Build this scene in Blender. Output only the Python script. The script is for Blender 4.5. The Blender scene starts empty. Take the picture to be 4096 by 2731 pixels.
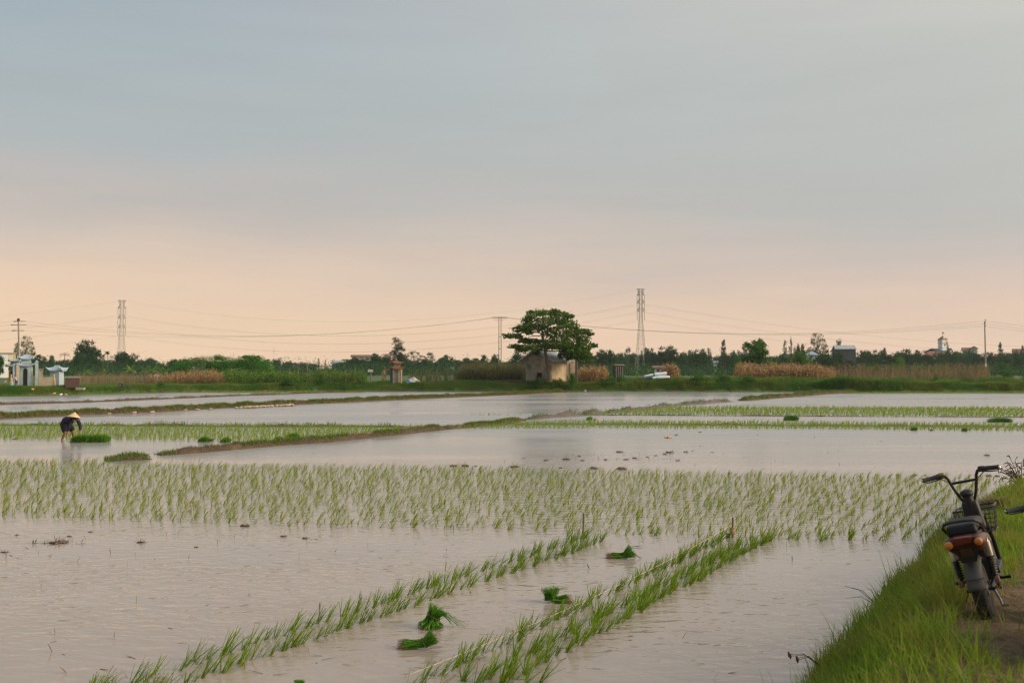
import bpy, bmesh, math, random
import numpy as np
from mathutils import Vector, Matrix, Euler, noise
from math import radians, sin, cos, pi, atan, sqrt

scn = bpy.context.scene
COL = scn.collection
random.seed(11)
RNG = np.random.default_rng(11)

# ------------------------------------------------------------------ camera
F, CX, CY, HOR, H = 4000.0, 2048.0, 1365.5, 1475.0, 2.4
PITCH = atan((HOR - CY) / F)
cam_d = bpy.data.cameras.new("camera")
cam = bpy.data.objects.new("camera", cam_d)
COL.objects.link(cam)
cam.location = (0, 0, H)
cam.rotation_euler = (pi / 2 + PITCH, 0, 0)
cam_d.sensor_width = 36.0
cam_d.lens = 36.0 * F / 4096.0
cam_d.clip_start = 0.05
cam_d.clip_end = 9000.0
cam_d.dof.use_dof = True
cam_d.dof.focus_distance = 15.0
cam_d.dof.aperture_fstop = 2.4
scn.camera = cam

# ------------------------------------------------------------------ light, sky, exposure
SUN_EL, SUN_AZ = radians(21), radians(104)      # azimuth clockwise from the view direction
sun_d = bpy.data.lights.new("sun", 'SUN')
sun_d.energy = 3.4
sun_d.angle = radians(24)
sun_d.color = (1.0, 0.80, 0.56)
sun = bpy.data.objects.new("sun", sun_d)
COL.objects.link(sun)
sd = Vector((cos(SUN_EL) * sin(SUN_AZ), cos(SUN_EL) * cos(SUN_AZ), sin(SUN_EL)))
sun.rotation_euler = (-sd).to_track_quat('-Z', 'Y').to_euler()
sun.location = sd * 200

def lin(r, g, b):
    f = lambda c: (c / 255.0) / 12.92 if c / 255.0 <= 0.04045 else ((c / 255.0 + 0.055) / 1.055) ** 2.4
    return (f(r), f(g), f(b), 1.0)

world = bpy.data.worlds.new("World")
scn.world = world
world.use_nodes = True
wt = world.node_tree
wt.nodes.clear()
def wn(t, **kw):
    n = wt.nodes.new(t)
    for k, v in kw.items():
        setattr(n, k, v)
    return n
wl = wt.links.new
w_out = wn('ShaderNodeOutputWorld')
w_bg = wn('ShaderNodeBackground'); w_bg.inputs['Strength'].default_value = 0.115
sky = wn('ShaderNodeTexSky', sky_type='NISHITA', sun_disc=False)
sky.sun_elevation = SUN_EL; sky.sun_rotation = SUN_AZ; sky.dust_density = 3.0
w_tc = wn('ShaderNodeTexCoord')
w_sep = wn('ShaderNodeSeparateXYZ'); wl(w_tc.outputs['Generated'], w_sep.inputs[0])
# stretched noise makes the faint stratus bands wander
w_map = wn('ShaderNodeMapping'); w_map.inputs['Scale'].default_value = (1.6, 1.6, 11.0)
wl(w_tc.outputs['Generated'], w_map.inputs[0])
w_noi = wn('ShaderNodeTexNoise'); w_noi.inputs['Scale'].default_value = 1.7; w_noi.inputs['Detail'].default_value = 5.0
w_noi.inputs['Roughness'].default_value = 0.55
wl(w_map.outputs[0], w_noi.inputs['Vector'])
w_nm = wn('ShaderNodeMath', operation='MULTIPLY_ADD'); wl(w_noi.outputs['Fac'], w_nm.inputs[0])
w_nm.inputs[1].default_value = 0.085; w_nm.inputs[2].default_value = -0.0425
w_z = wn('ShaderNodeMath', operation='ADD'); wl(w_sep.outputs['Z'], w_z.inputs[0]); wl(w_nm.outputs[0], w_z.inputs[1])
def ramp(stops):
    r = wn('ShaderNodeValToRGB'); r.color_ramp.interpolation = 'LINEAR'
    e = r.color_ramp.elements
    while len(e) < len(stops):
        e.new(0.5)
    for el, (p, c) in zip(e, stops):
        el.position = p; el.color = lin(*c)
    wl(w_z.outputs[0], r.inputs[0])
    return r
ramp_l = ramp([(0.0, (230, 196, 164)), (0.045, (231, 199, 167)), (0.09, (221, 194, 171)), (0.125, (203, 186, 172)),
               (0.16, (182, 176, 172)), (0.21, (166, 173, 174)), (0.30, (158, 170, 176)), (0.37, (151, 162, 173)), (0.6, (165, 180, 194)), (1.0, (174, 190, 206))])
ramp_r = ramp([(0.0, (224, 193, 168)), (0.03, (224, 194, 170)), (0.065, (209, 186, 171)), (0.10, (189, 178, 172)),
               (0.15, (177, 177, 174)), (0.26, (181, 183, 179)), (0.37, (196, 193, 187)), (0.6, (190, 194, 198)), (1.0, (184, 194, 206))])
w_az = wn('ShaderNodeMapRange'); w_az.inputs['From Min'].default_value = -0.55; w_az.inputs['From Max'].default_value = 0.55
w_az.interpolation_type = 'SMOOTHSTEP'
wl(w_sep.outputs['X'], w_az.inputs['Value'])
w_mix = wn('ShaderNodeMix', data_type='RGBA')
wl(w_az.outputs['Result'], w_mix.inputs['Factor']); wl(ramp_l.outputs[0], w_mix.inputs['A']); wl(ramp_r.outputs[0], w_mix.inputs['B'])
# unseen sky brightened to light the ground: overhead, and warm round the low sun (right, behind the camera)
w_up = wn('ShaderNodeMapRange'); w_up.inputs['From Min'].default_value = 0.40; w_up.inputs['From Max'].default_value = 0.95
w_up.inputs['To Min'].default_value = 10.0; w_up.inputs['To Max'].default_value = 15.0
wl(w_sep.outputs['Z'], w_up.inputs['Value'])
w_sc = wn('ShaderNodeVectorMath', operation='SCALE')
# thin streaks of stratus, a touch lighter or darker than the veil round them
w_mp2 = wn('ShaderNodeMapping'); w_mp2.inputs['Scale'].default_value = (2.2, 2.2, 24.0); w_mp2.inputs['Rotation'].default_value = (0, radians(3), 0)
wl(w_tc.outputs['Generated'], w_mp2.inputs[0])
w_n2 = wn('ShaderNodeTexNoise'); w_n2.inputs['Scale'].default_value = 1.3; w_n2.inputs['Detail'].default_value = 7.0; w_n2.inputs['Roughness'].default_value = 0.6; wl(w_mp2.outputs[0], w_n2.inputs['Vector'])
w_sk = wn('ShaderNodeMapRange'); w_sk.inputs['From Min'].default_value = 0.3; w_sk.inputs['From Max'].default_value = 0.7; w_sk.inputs['To Min'].default_value = 0.975; w_sk.inputs['To Max'].default_value = 1.025; wl(w_n2.outputs['Fac'], w_sk.inputs['Value'])
w_str = wn('ShaderNodeVectorMath', operation='SCALE'); wl(w_mix.outputs['Result'], w_str.inputs[0]); wl(w_sk.outputs[0], w_str.inputs['Scale'])
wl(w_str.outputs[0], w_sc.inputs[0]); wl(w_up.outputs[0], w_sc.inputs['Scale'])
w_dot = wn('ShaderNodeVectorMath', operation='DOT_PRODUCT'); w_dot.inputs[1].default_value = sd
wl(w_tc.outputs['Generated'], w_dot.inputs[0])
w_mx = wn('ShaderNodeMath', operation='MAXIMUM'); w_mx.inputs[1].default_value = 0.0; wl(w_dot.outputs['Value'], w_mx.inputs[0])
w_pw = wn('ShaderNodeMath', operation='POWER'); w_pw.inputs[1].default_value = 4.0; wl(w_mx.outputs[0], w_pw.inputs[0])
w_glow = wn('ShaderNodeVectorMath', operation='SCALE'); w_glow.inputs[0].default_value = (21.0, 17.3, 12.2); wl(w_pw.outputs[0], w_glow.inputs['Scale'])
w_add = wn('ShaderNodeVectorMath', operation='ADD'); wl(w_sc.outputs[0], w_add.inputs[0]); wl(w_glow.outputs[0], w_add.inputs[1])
# the cloud veil (scaled to the sky's units) covers most of the clear sky
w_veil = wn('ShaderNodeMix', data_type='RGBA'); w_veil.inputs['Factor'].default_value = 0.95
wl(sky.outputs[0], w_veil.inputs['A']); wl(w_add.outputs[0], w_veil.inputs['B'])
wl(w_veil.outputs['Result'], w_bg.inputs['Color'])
wl(w_bg.outputs[0], w_out.inputs['Surface'])

scn.view_settings.view_transform = 'Standard'
scn.view_settings.look = 'None'
scn.view_settings.exposure = 0.0
scn.view_settings.gamma = 1.0
scn.view_settings.use_curve_mapping = False
scn.render.engine = 'CYCLES'
scn.cycles.filter_width = 1.15
scn.cycles.max_bounces = 8
scn.cycles.diffuse_bounces = 3
scn.cycles.glossy_bounces = 3
scn.cycles.transmission_bounces = 4
scn.cycles.volume_bounces = 1
scn.cycles.transparent_max_bounces = 8
scn.cycles.sample_clamp_indirect = 4.0

# ------------------------------------------------------------------ projection helpers (photo pixel -> world point)
SP, CP = sin(PITCH), cos(PITCH)
def ray(px, py):
    r = (px - CX) / F; u = -(py - CY) / F
    return Vector((r, CP - u * SP, SP + u * CP))
def G(px, py, z=0.0):
    d = ray(px, py); t = (z - H) / d.z
    return Vector((d.x * t, d.y * t, z))
def A(px, py, Y):
    d = ray(px, py); t = Y / d.y
    return Vector((d.x * t, Y, H + d.z * t))
def sc(Y):
    return Y / F
GZ = 0.72                                           # level of the far fields above the paddy water

# ------------------------------------------------------------------ materials
MATS = {}
def nodes(name):
    m = bpy.data.materials.new(name); m.use_nodes = True
    return m, m.node_tree, m.node_tree.nodes['Principled BSDF']
def mat(name, c1, c2=None, scale=4.0, rough=0.7, metal=0.0, bump=0.0, bscale=30.0, spec=0.3, detail=6.0, stretch=None, objrand=0.0):
    if name in MATS: return MATS[name]
    m, t, p = nodes(name)
    p.inputs['Roughness'].default_value = rough; p.inputs['Metallic'].default_value = metal
    p.inputs['Specular IOR Level'].default_value = spec
    tc = t.nodes.new('ShaderNodeTexCoord'); src = tc.outputs['Object']
    if stretch:
        mp = t.nodes.new('ShaderNodeMapping'); mp.inputs['Scale'].default_value = stretch
        t.links.new(src, mp.inputs[0]); src = mp.outputs[0]
    if c2 is None: c2 = tuple(x * 0.72 for x in c1)
    n = t.nodes.new('ShaderNodeTexNoise'); n.inputs['Scale'].default_value = scale; n.inputs['Detail'].default_value = detail
    n.inputs['Roughness'].default_value = 0.65
    t.links.new(src, n.inputs['Vector'])
    r = t.nodes.new('ShaderNodeValToRGB')
    r.color_ramp.elements[0].position = 0.33; r.color_ramp.elements[1].position = 0.67
    r.color_ramp.elements[0].color = (*c2, 1); r.color_ramp.elements[1].color = (*c1, 1)
    t.links.new(n.outputs['Fac'], r.inputs[0]); out = r.outputs[0]
    if objrand:
        oi = t.nodes.new('ShaderNodeObjectInfo')
        mr = t.nodes.new('ShaderNodeMapRange'); mr.inputs['To Min'].default_value = 1 - objrand; mr.inputs['To Max'].default_value = 1 + objrand
        t.links.new(oi.outputs['Random'], mr.inputs['Value'])
        vm = t.nodes.new('ShaderNodeVectorMath'); vm.operation = 'SCALE'
        t.links.new(out, vm.inputs[0]); t.links.new(mr.outputs[0], vm.inputs['Scale']); out = vm.outputs[0]
    t.links.new(out, p.inputs['Base Color'])
    if bump:
        n2 = t.nodes.new('ShaderNodeTexNoise'); n2.inputs['Scale'].default_value = bscale; n2.inputs['Detail'].default_value = 8
        t.links.new(src, n2.inputs['Vector'])
        b = t.nodes.new('ShaderNodeBump'); b.inputs['Strength'].default_value = bump; b.inputs['Distance'].default_value = 0.05
        t.links.new(n2.outputs['Fac'], b.inputs['Height']); t.links.new(b.outputs[0], p.inputs['Normal'])
    MATS[name] = m
    return m
def leafmat(name, cols, trans=0.35, rough=0.55, objrand=0.18, patch=None):
    """leaf colours drawn per leaf; patch=(scale, colour) adds broad natural drifts of another plant colour"""
    if name in MATS: return MATS[name]
    m, t, p = nodes(name)
    p.inputs['Roughness'].default_value = rough; p.inputs['Specular IOR Level'].default_value = 0.06
    g = t.nodes.new('ShaderNodeNewGeometry')
    r = t.nodes.new('ShaderNodeValToRGB'); e = r.color_ramp.elements
    while len(e) < len(cols): e.new(0.5)
    for i, c in enumerate(cols):
        e[i].position = i / max(1, len(cols) - 1); e[i].color = (*c, 1)
    t.links.new(g.outputs['Random Per Island'], r.inputs[0]); out = r.outputs[0]
    if patch:
        tc = t.nodes.new('ShaderNodeTexCoord')
        n = t.nodes.new('ShaderNodeTexNoise'); n.inputs['Scale'].default_value = patch[0]; n.inputs['Detail'].default_value = 3
        t.links.new(tc.outputs['Object'], n.inputs['Vector'])
        mr = t.nodes.new('ShaderNodeMapRange'); mr.inputs['From Min'].default_value = 0.42; mr.inputs['From Max'].default_value = 0.66
        t.links.new(n.outputs['Fac'], mr.inputs['Value'])
        mx = t.nodes.new('ShaderNodeMix'); mx.data_type = 'RGBA'
        mm = t.nodes.new('ShaderNodeMath'); mm.operation = 'MULTIPLY'; mm.inputs[1].default_value = patch[2] if len(patch) > 2 else 0.75
        t.links.new(mr.outputs[0], mm.inputs[0])
        t.links.new(mm.outputs[0], mx.inputs['Factor']); t.links.new(out, mx.inputs['A']); mx.inputs['B'].default_value = (*patch[1], 1)
        out = mx.outputs['Result']
    oi = t.nodes.new('ShaderNodeObjectInfo')
    mr = t.nodes.new('ShaderNodeMapRange'); mr.inputs['To Min'].default_value = 1 - objrand; mr.inputs['To Max'].default_value = 1 + objrand
    t.links.new(oi.outputs['Random'], mr.inputs['Value'])
    vm = t.nodes.new('ShaderNodeVectorMath'); vm.operation = 'SCALE'
    t.links.new(out, vm.inputs[0]); t.links.new(mr.outputs[0], vm.inputs['Scale']); out = vm.outputs[0]
    t.links.new(out, p.inputs['Base Color'])
    tr = t.nodes.new('ShaderNodeBsdfTranslucent'); t.links.new(out, tr.inputs['Color'])
    ms = t.nodes.new('ShaderNodeMixShader'); ms.inputs[0].default_value = trans
    t.links.new(p.outputs[0], ms.inputs[1]); t.links.new(tr.outputs[0], ms.inputs[2])
    t.links.new(ms.outputs[0], t.nodes['Material Output'].inputs['Surface'])
    MATS[name] = m
    return m

# ------------------------------------------------------------------ object helpers
def tag(o, label=None, cat=None, group=None, kind=None):
    if label: o['label'] = label
    if cat: o['category'] = cat
    if group: o['group'] = group
    if kind: o['kind'] = kind
    return o
def link(o, parent=None):
    COL.objects.link(o)
    if parent is not None: o.parent = parent
    return o
def empty(name, loc=(0, 0, 0), rot=(0, 0, 0), scale=(1, 1, 1)):
    o = bpy.data.objects.new(name, None); o.empty_display_size = 0.1
    o.location = loc; o.rotation_euler = rot; o.scale = scale
    return link(o)
CHILD = {}
def reg(o, parent):
    if parent is not None: CHILD.setdefault(parent.name, []).append(o)
def copy_tree(o, parent=None):
    c = o.copy(); COL.objects.link(c)
    if parent is not None: c.parent = parent; reg(c, parent)
    for ch in CHILD.get(o.name, []): copy_tree(ch, c)
    return c
def mesh_np(name, V, Q, material, parent=None, smooth=False):
    me = bpy.data.meshes.new(name)
    V = np.ascontiguousarray(V, dtype=np.float32); Q = np.ascontiguousarray(Q, dtype=np.int32)
    k = Q.shape[1]
    me.vertices.add(len(V)); me.vertices.foreach_set('co', V.ravel())
    me.loops.add(Q.size); me.loops.foreach_set('vertex_index', Q.ravel())
    me.polygons.add(len(Q))
    me.polygons.foreach_set('loop_start', np.arange(len(Q), dtype=np.int32) * k)
    me.polygons.foreach_set('loop_total', np.full(len(Q), k, dtype=np.int32))
    if smooth: me.polygons.foreach_set('use_smooth', np.ones(len(Q), dtype=bool))
    me.update(calc_edges=True); me.validate()
    me.materials.append(material)
    o = bpy.data.objects.new(name, me)
    link(o, parent); reg(o, parent)
    return o

class MB:
    def __init__(s): s.v = []; s.f = []
    def add(s, v, f, M=None):
        b = len(s.v)
        s.v += [tuple((M @ Vector(p)) if M is not None else p) for p in v]
        s.f += [tuple(i + b for i in q) for q in f]
        return s
    def box(s, c, d, rot=None, top=(1, 1)):
        x, y, z = d[0] / 2, d[1] / 2, d[2] / 2
        v = [(-x, -y, -z), (x, -y, -z), (x, y, -z), (-x, y, -z),
             (-x * top[0], -y * top[1], z), (x * top[0], -y * top[1], z), (x * top[0], y * top[1], z), (-x * top[0], y * top[1], z)]
        f = [(0, 3, 2, 1), (4, 5, 6, 7), (0, 1, 5, 4), (1, 2, 6, 5), (2, 3, 7, 6), (3, 0, 4, 7)]
        M = Matrix.Translation(c)
        if rot: M = M @ Euler(rot).to_matrix().to_4x4()
        return s.add(v, f, M)
    def rbox(s, c, d, bev, rot=None, top=(1, 1), seg=2):
        bm = bmesh.new(); t = MB().box((0, 0, 0), d, None, top)
        vs = [bm.verts.new(p) for p in t.v]
        for q in t.f: bm.faces.new([vs[i] for i in q])
        bmesh.ops.bevel(bm, geom=bm.edges[:], offset=bev, segments=seg, affect='EDGES', profile=0.6)
        bm.verts.index_update()
        v = [tuple(p.co) for p in bm.verts]; f = [tuple(p.index for p in q.verts) for q in bm.faces]; bm.free()
        M = Matrix.Translation(c)
        if rot: M = M @ Euler(rot).to_matrix().to_4x4()
        return s.add(v, f, M)
    def tube(s, pts, r, n=8, caps=True, closed=False, flat=1.0):
        pts = [Vector(p) for p in pts]; m = len(pts)
        rs = r if isinstance(r, (list, tuple)) else [r] * m
        b = len(s.v); up = None
        for i, p in enumerate(pts):
            if closed: t = pts[(i + 1) % m] - pts[i - 1]
            else: t = pts[min(i + 1, m - 1)] - pts[max(i - 1, 0)]
            if t.length < 1e-9: t = Vector((0, 0, 1))
            t.normalize()
            if up is None:
                up = Vector((0, 0, 1)) if abs(t.z) < 0.9 else Vector((1, 0, 0))
            a = t.cross(up)
            if a.length < 1e-6: a = t.cross(Vector((0, 1, 0)))
            a.normalize(); c = a.cross(t).normalized(); up = c
            for k in range(n):
                th = 2 * pi * k / n
                s.v.append(tuple(p + a * (rs[i] * cos(th)) + c * (rs[i] * flat * sin(th))))
        for i in range(m if closed else m - 1):
            j = (i + 1) % m
            for k in range(n):
                s.f.append((b + i * n + k, b + i * n + (k + 1) % n, b + j * n + (k + 1) % n, b + j * n + k))
        if caps and not closed:
            s.f.append(tuple(b + k for k in range(n))[::-1]); s.f.append(tuple(b + (m - 1) * n + k for k in range(n)))
        return s
    def lathe(s, prof, n=16, M=None):
        v = []; f = []; m = len(prof)
        for (r, z) in prof:
            for k in range(n):
                v.append((r * cos(2 * pi * k / n), r * sin(2 * pi * k / n), z))
        for i in range(m - 1):
            for k in range(n):
                f.append((i * n + k, i * n + (k + 1) % n, (i + 1) * n + (k + 1) % n, (i + 1) * n + k))
        f.append(tuple(range(n))[::-1]); f.append(tuple((m - 1) * n + k for k in range(n)))
        return s.add(v, f, M)
    def ball(s, c, r, nu=12, nv=8, jitter=0.0, rot=None):
        if not isinstance(r, (tuple, list)): r = (r, r, r)
        v = []; f = []
        for i in range(nv + 1):
            th = pi * i / nv
            for k in range(nu):
                ph = 2 * pi * k / nu
                j = 1 + jitter * noise.noise(Vector((cos(ph) * sin(th) * 2 + c[0] * 7, sin(ph) * sin(th) * 2 + c[1] * 7, cos(th) * 2)))
                v.append((r[0] * sin(th) * cos(ph) * j, r[1] * sin(th) * sin(ph) * j, r[2] * cos(th) * j))
        for i in range(nv):
            for k in range(nu):
                f.append((i * nu + k, (i + 1) * nu + k, (i + 1) * nu + (k + 1) % nu, i * nu + (k + 1) % nu))
        M = Matrix.Translation(c)
        if rot: M = M @ Euler(rot).to_matrix().to_4x4()
        return s.add(v, f, M)
    def prism(s, poly, y0, y1, M=None):
        """poly in the x-z plane, extruded along y"""
        n = len(poly)
        v = [(x, y0, z) for x, z in poly] + [(x, y1, z) for x, z in poly]
        f = [tuple(range(n)), tuple(range(2 * n - 1, n - 1, -1))]
        f += [(i, i + n, (i + 1) % n + n, (i + 1) % n) for i in range(n)]
        return s.add(v, f, M)
    def slab(s, quad, th):
        """a thick sheet: quad corners, thickness along its normal (downwards)"""
        q = [Vector(p) for p in quad]
        nrm = (q[1] - q[0]).cross(q[3] - q[0]).normalized() * th
        v = [tuple(p) for p in q] + [tuple(p - nrm) for p in q]
        f = [(0, 1, 2, 3), (7, 6, 5, 4), (0, 4, 5, 1), (1, 5, 6, 2), (2, 6, 7, 3), (3, 7, 4, 0)]
        return s.add(v, f)
    def build(s, name, material, parent=None, smooth=False, angle=40):
        me = bpy.data.meshes.new(name); me.from_pydata(s.v, [], s.f); me.update()
        bm = bmesh.new(); bm.from_mesh(me); bmesh.ops.recalc_face_normals(bm, faces=bm.faces[:]); bm.to_mesh(me); bm.free()
        if smooth:
            me.polygons.foreach_set('use_smooth', np.ones(len(me.polygons), dtype=bool))
            me.set_sharp_from_angle(angle=radians(angle))
        me.materials.append(material)
        o = bpy.data.objects.new(name, me)
        link(o, parent); reg(o, parent)
        return o

# ------------------------------------------------------------------ blades and leaves in bulk
def blades(pos, h, w, az, lean, curl, seg=3, phi=None):
    """tapering grass blades: base pos, length h, width w, lean direction az, start lean and curl (radians)"""
    N = len(pos); V = np.zeros((N, seg + 1, 2, 3))
    if phi is None: phi = az + pi / 2 + RNG.normal(0, 0.5, N)
    wd = np.stack([np.cos(phi), np.sin(phi), np.zeros(N)], 1)
    p = np.array(pos, dtype=float).copy()
    hd = np.stack([np.cos(az), np.sin(az), np.zeros(N)], 1)
    for i in range(seg + 1):
        t = i / seg
        ww = w * (0.75 + 0.5 * t if t < 0.4 else 1.0 - 0.93 * ((t - 0.4) / 0.6) ** 1.5) * 0.5
        V[:, i, 0] = p - wd * ww[:, None]; V[:, i, 1] = p + wd * ww[:, None]
        a = lean + curl * (t + 0.5 / seg)
        p = p + (hd * np.sin(a)[:, None] + np.array([0, 0, 1.0]) * np.cos(a)[:, None]) * (h / seg)[:, None]
    V = V.reshape(N * (seg + 1) * 2, 3)
    base = (np.arange(N) * (seg + 1) * 2)[:, None, None] + (np.arange(seg) * 2)[None, :, None]
    Q = base + np.array([0, 1, 3, 2])[None, None, :]
    return V, Q.reshape(-1, 4)
def leaves(c, size, up=0.4, aspect=0.5):
    """rhombic leaves at points c, random orientation (up biases the normal upwards)"""
    N = len(c)
    n = RNG.normal(size=(N, 3)); n[:, 2] = np.abs(n[:, 2]) + up; n /= np.linalg.norm(n, axis=1)[:, None]
    a = np.cross(n, RNG.normal(size=(N, 3))); a /= np.linalg.norm(a, axis=1)[:, None]
    b = np.cross(n, a); s = np.asarray(size)
    s = np.full(N, s) if s.ndim == 0 else s
    s = (s * RNG.uniform(0.7, 1.3, N))[:, None]
    V = np.stack([c - a * s * 0.5, c + b * s * aspect * 0.5 + n * s * 0.06, c + a * s * 0.5, c - b * s * aspect * 0.5 + n * s * 0.06], 1)
    return V.reshape(-1, 3), np.arange(N * 4).reshape(N, 4)
def cat_vq(parts):
    Vs, Qs, b = [], [], 0
    for V, Q in parts:
        Vs.append(V); Qs.append(Q + b); b += len(V)
    return np.concatenate(Vs), np.concatenate(Qs)
def scatter(protos, pos, scale, rot, zs=None):
    """one big array of prototype plants (V, Q) set at pos with a turn and a scale"""
    pick = RNG.integers(0, len(protos), len(pos)); out = []
    for k, (V, Q) in enumerate(protos):
        idx = np.nonzero(pick == k)[0]
        if len(idx) == 0: continue
        c, s = np.cos(rot[idx]), np.sin(rot[idx]); S = scale[idx]
        X = V[None, :, 0] * c[:, None] - V[None, :, 1] * s[:, None]
        Yy = V[None, :, 0] * s[:, None] + V[None, :, 1] * c[:, None]
        Z = np.repeat(V[None, :, 2], len(idx), 0)
        W = np.stack([X, Yy, Z], 2) * S[:, None, None] + pos[idx][:, None, :]
        QQ = Q[None] + (np.arange(len(idx)) * len(V))[:, None, None]
        out.append((W.reshape(-1, 3), QQ.reshape(-1, 4)))
    return cat_vq(out)
def n2(x, y, s=1.0, o=0.0):
    return noise.noise(Vector((x * s + o, y * s - o, o * 0.37)))
def crown_points(blobs, per, sub=14, spread=0.34, shell=0.75):
    """clumps of leaf positions over ellipsoid blobs (x, y, z, rx, ry, rz)"""
    out = []
    for (x, y, z, rx, ry, rz) in blobs:
        d = RNG.normal(size=(sub, 3)); d /= np.linalg.norm(d, axis=1)[:, None]
        r = RNG.uniform(0, 1, sub) ** (1 / 3) * (1 - shell) + shell * RNG.uniform(0.75, 1.08, sub)
        cc = d * r[:, None]
        k = max(1, per // sub)
        pts = cc[:, None, :] + np.clip(RNG.normal(size=(sub, k, 3)), -2, 2) * spread * RNG.uniform(0.5, 1.1, (sub, 1, 1))
        pts = pts.reshape(-1, 3) * np.array([rx, ry, rz]) + np.array([x, y, z])
        out.append(pts)
    return np.concatenate(out)

# ------------------------------------------------------------------ haze
def build_haze():
    m = bpy.data.materials.new('haze_air'); m.use_nodes = True
    t = m.node_tree; t.nodes.clear()
    o = t.nodes.new('ShaderNodeOutputMaterial'); v = t.nodes.new('ShaderNodeVolumePrincipled')
    v.inputs['Color'].default_value = (0.78, 0.85, 0.86, 1); v.inputs['Density'].default_value = 0.00014
    v.inputs['Anisotropy'].default_value = 0.2
    t.links.new(v.outputs[0], o.inputs['Volume'])
    hz = MB().box((0, 350, 22.6), (1400, 900, 48)).build('haze', m)
    tag(hz, 'thin pale evening haze over the paddies and the distant tree line', 'haze', kind='stuff')
    return hz
build_haze()

# ------------------------------------------------------------------ ground, water
bank_px = [(-1400, 1600), (-400, 1592), (0, 1587), (200, 1583), (350, 1579), (600, 1573), (800, 1569), (1000, 1568), (1500, 1567),
           (2500, 1567), (3300, 1569), (3500, 1571), (4096, 1572), (4600, 1573), (5600, 1575)]
bank_pts = [G(*p) for p in bank_px]
BX = np.array([p.x for p in bank_pts]); BY = np.array([p.y for p in bank_pts])
def bank_y(x): return float(np.interp(x, BX, BY)) + 0.5 * n2(x, 3.1, 0.35) + 0.25 * n2(x, 9.1, 1.3)

earth_m = mat('bank_earth', (0.115, 0.075, 0.045), (0.055, 0.038, 0.024), scale=1.6, rough=0.9, bump=0.6, bscale=9)
field_m = mat('field_soil_and_grass', (0.042, 0.095, 0.016), (0.068, 0.070, 0.026), scale=0.35, rough=0.95, bump=0.5, bscale=3)
xs = np.concatenate([[-3000, -1200, -600, -300, -180, -120], np.arange(-90, 90.1, 1.0), [120, 180, 300, 600, 1200, 3000]])
prof = [(None, -60, -0.25), (None, 40, -0.25), (-4, 0, -0.22), (-0.3, 0, -0.06), (0.25, 0, 0.18), (0.7, 0, 0.42), (1.3, 0, 0.60), (2.4, 0, GZ),
        (6, 0, GZ), (14, 0, GZ), (40, 0, GZ), (120, 0, GZ), (400, 0, GZ), (1200, 0, GZ), (3500, 0, GZ)]
V, Q = [], []
for (e, y, z) in prof:
    for x in xs:
        yy = y if e is None else bank_y(x) + e
        zz = z + (0.10 * n2(x, yy, 0.5) if e is not None and 0.2 < e < 30 else 0)
        V.append((x, yy, zz))
nx = len(xs)
for i in range(len(prof) - 1):
    for k in range(nx - 1):
        Q.append((i * nx + k, i * nx + k + 1, (i + 1) * nx + k + 1, (i + 1) * nx + k))
ground = mesh_np('ground', V, Q, field_m, smooth=True)
tag(ground, 'flat farm ground of earth and weeds reaching to the distant trees', 'ground', kind='structure')

# raw earth face of the bank at the water line
V, Q = [], []
bx = np.arange(-88, 88.1, 0.4)
bp = [(-0.35, -0.05), (-0.08, 0.03), (0.05, 0.14), (0.16, 0.27), (0.30, 0.38), (0.55, 0.45), (0.95, 0.47)]
for (e, z) in bp:
    for x in bx:
        k = 1.0 if x > -36 else 0.45
        V.append((x, bank_y(x) + e + 0.08 * n2(x, e * 5, 1.1), (0.50 if z > 0 else 1) * z * k * (1 + 0.35 * n2(x, z * 3, 0.7, 4)) + 0.03 * n2(x, e, 3.0, 2)))
nb = len(bx)
for i in range(len(bp) - 1):
    for k in range(nb - 1):
        Q.append((i * nb + k, i * nb + k + 1, (i + 1) * nb + k + 1, (i + 1) * nb + k))
bank = mesh_np('bank', V, Q, earth_m, smooth=True)
tag(bank, 'low raw brown earth bank along the far edge of the flooded paddies', 'bank', kind='structure')

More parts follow.
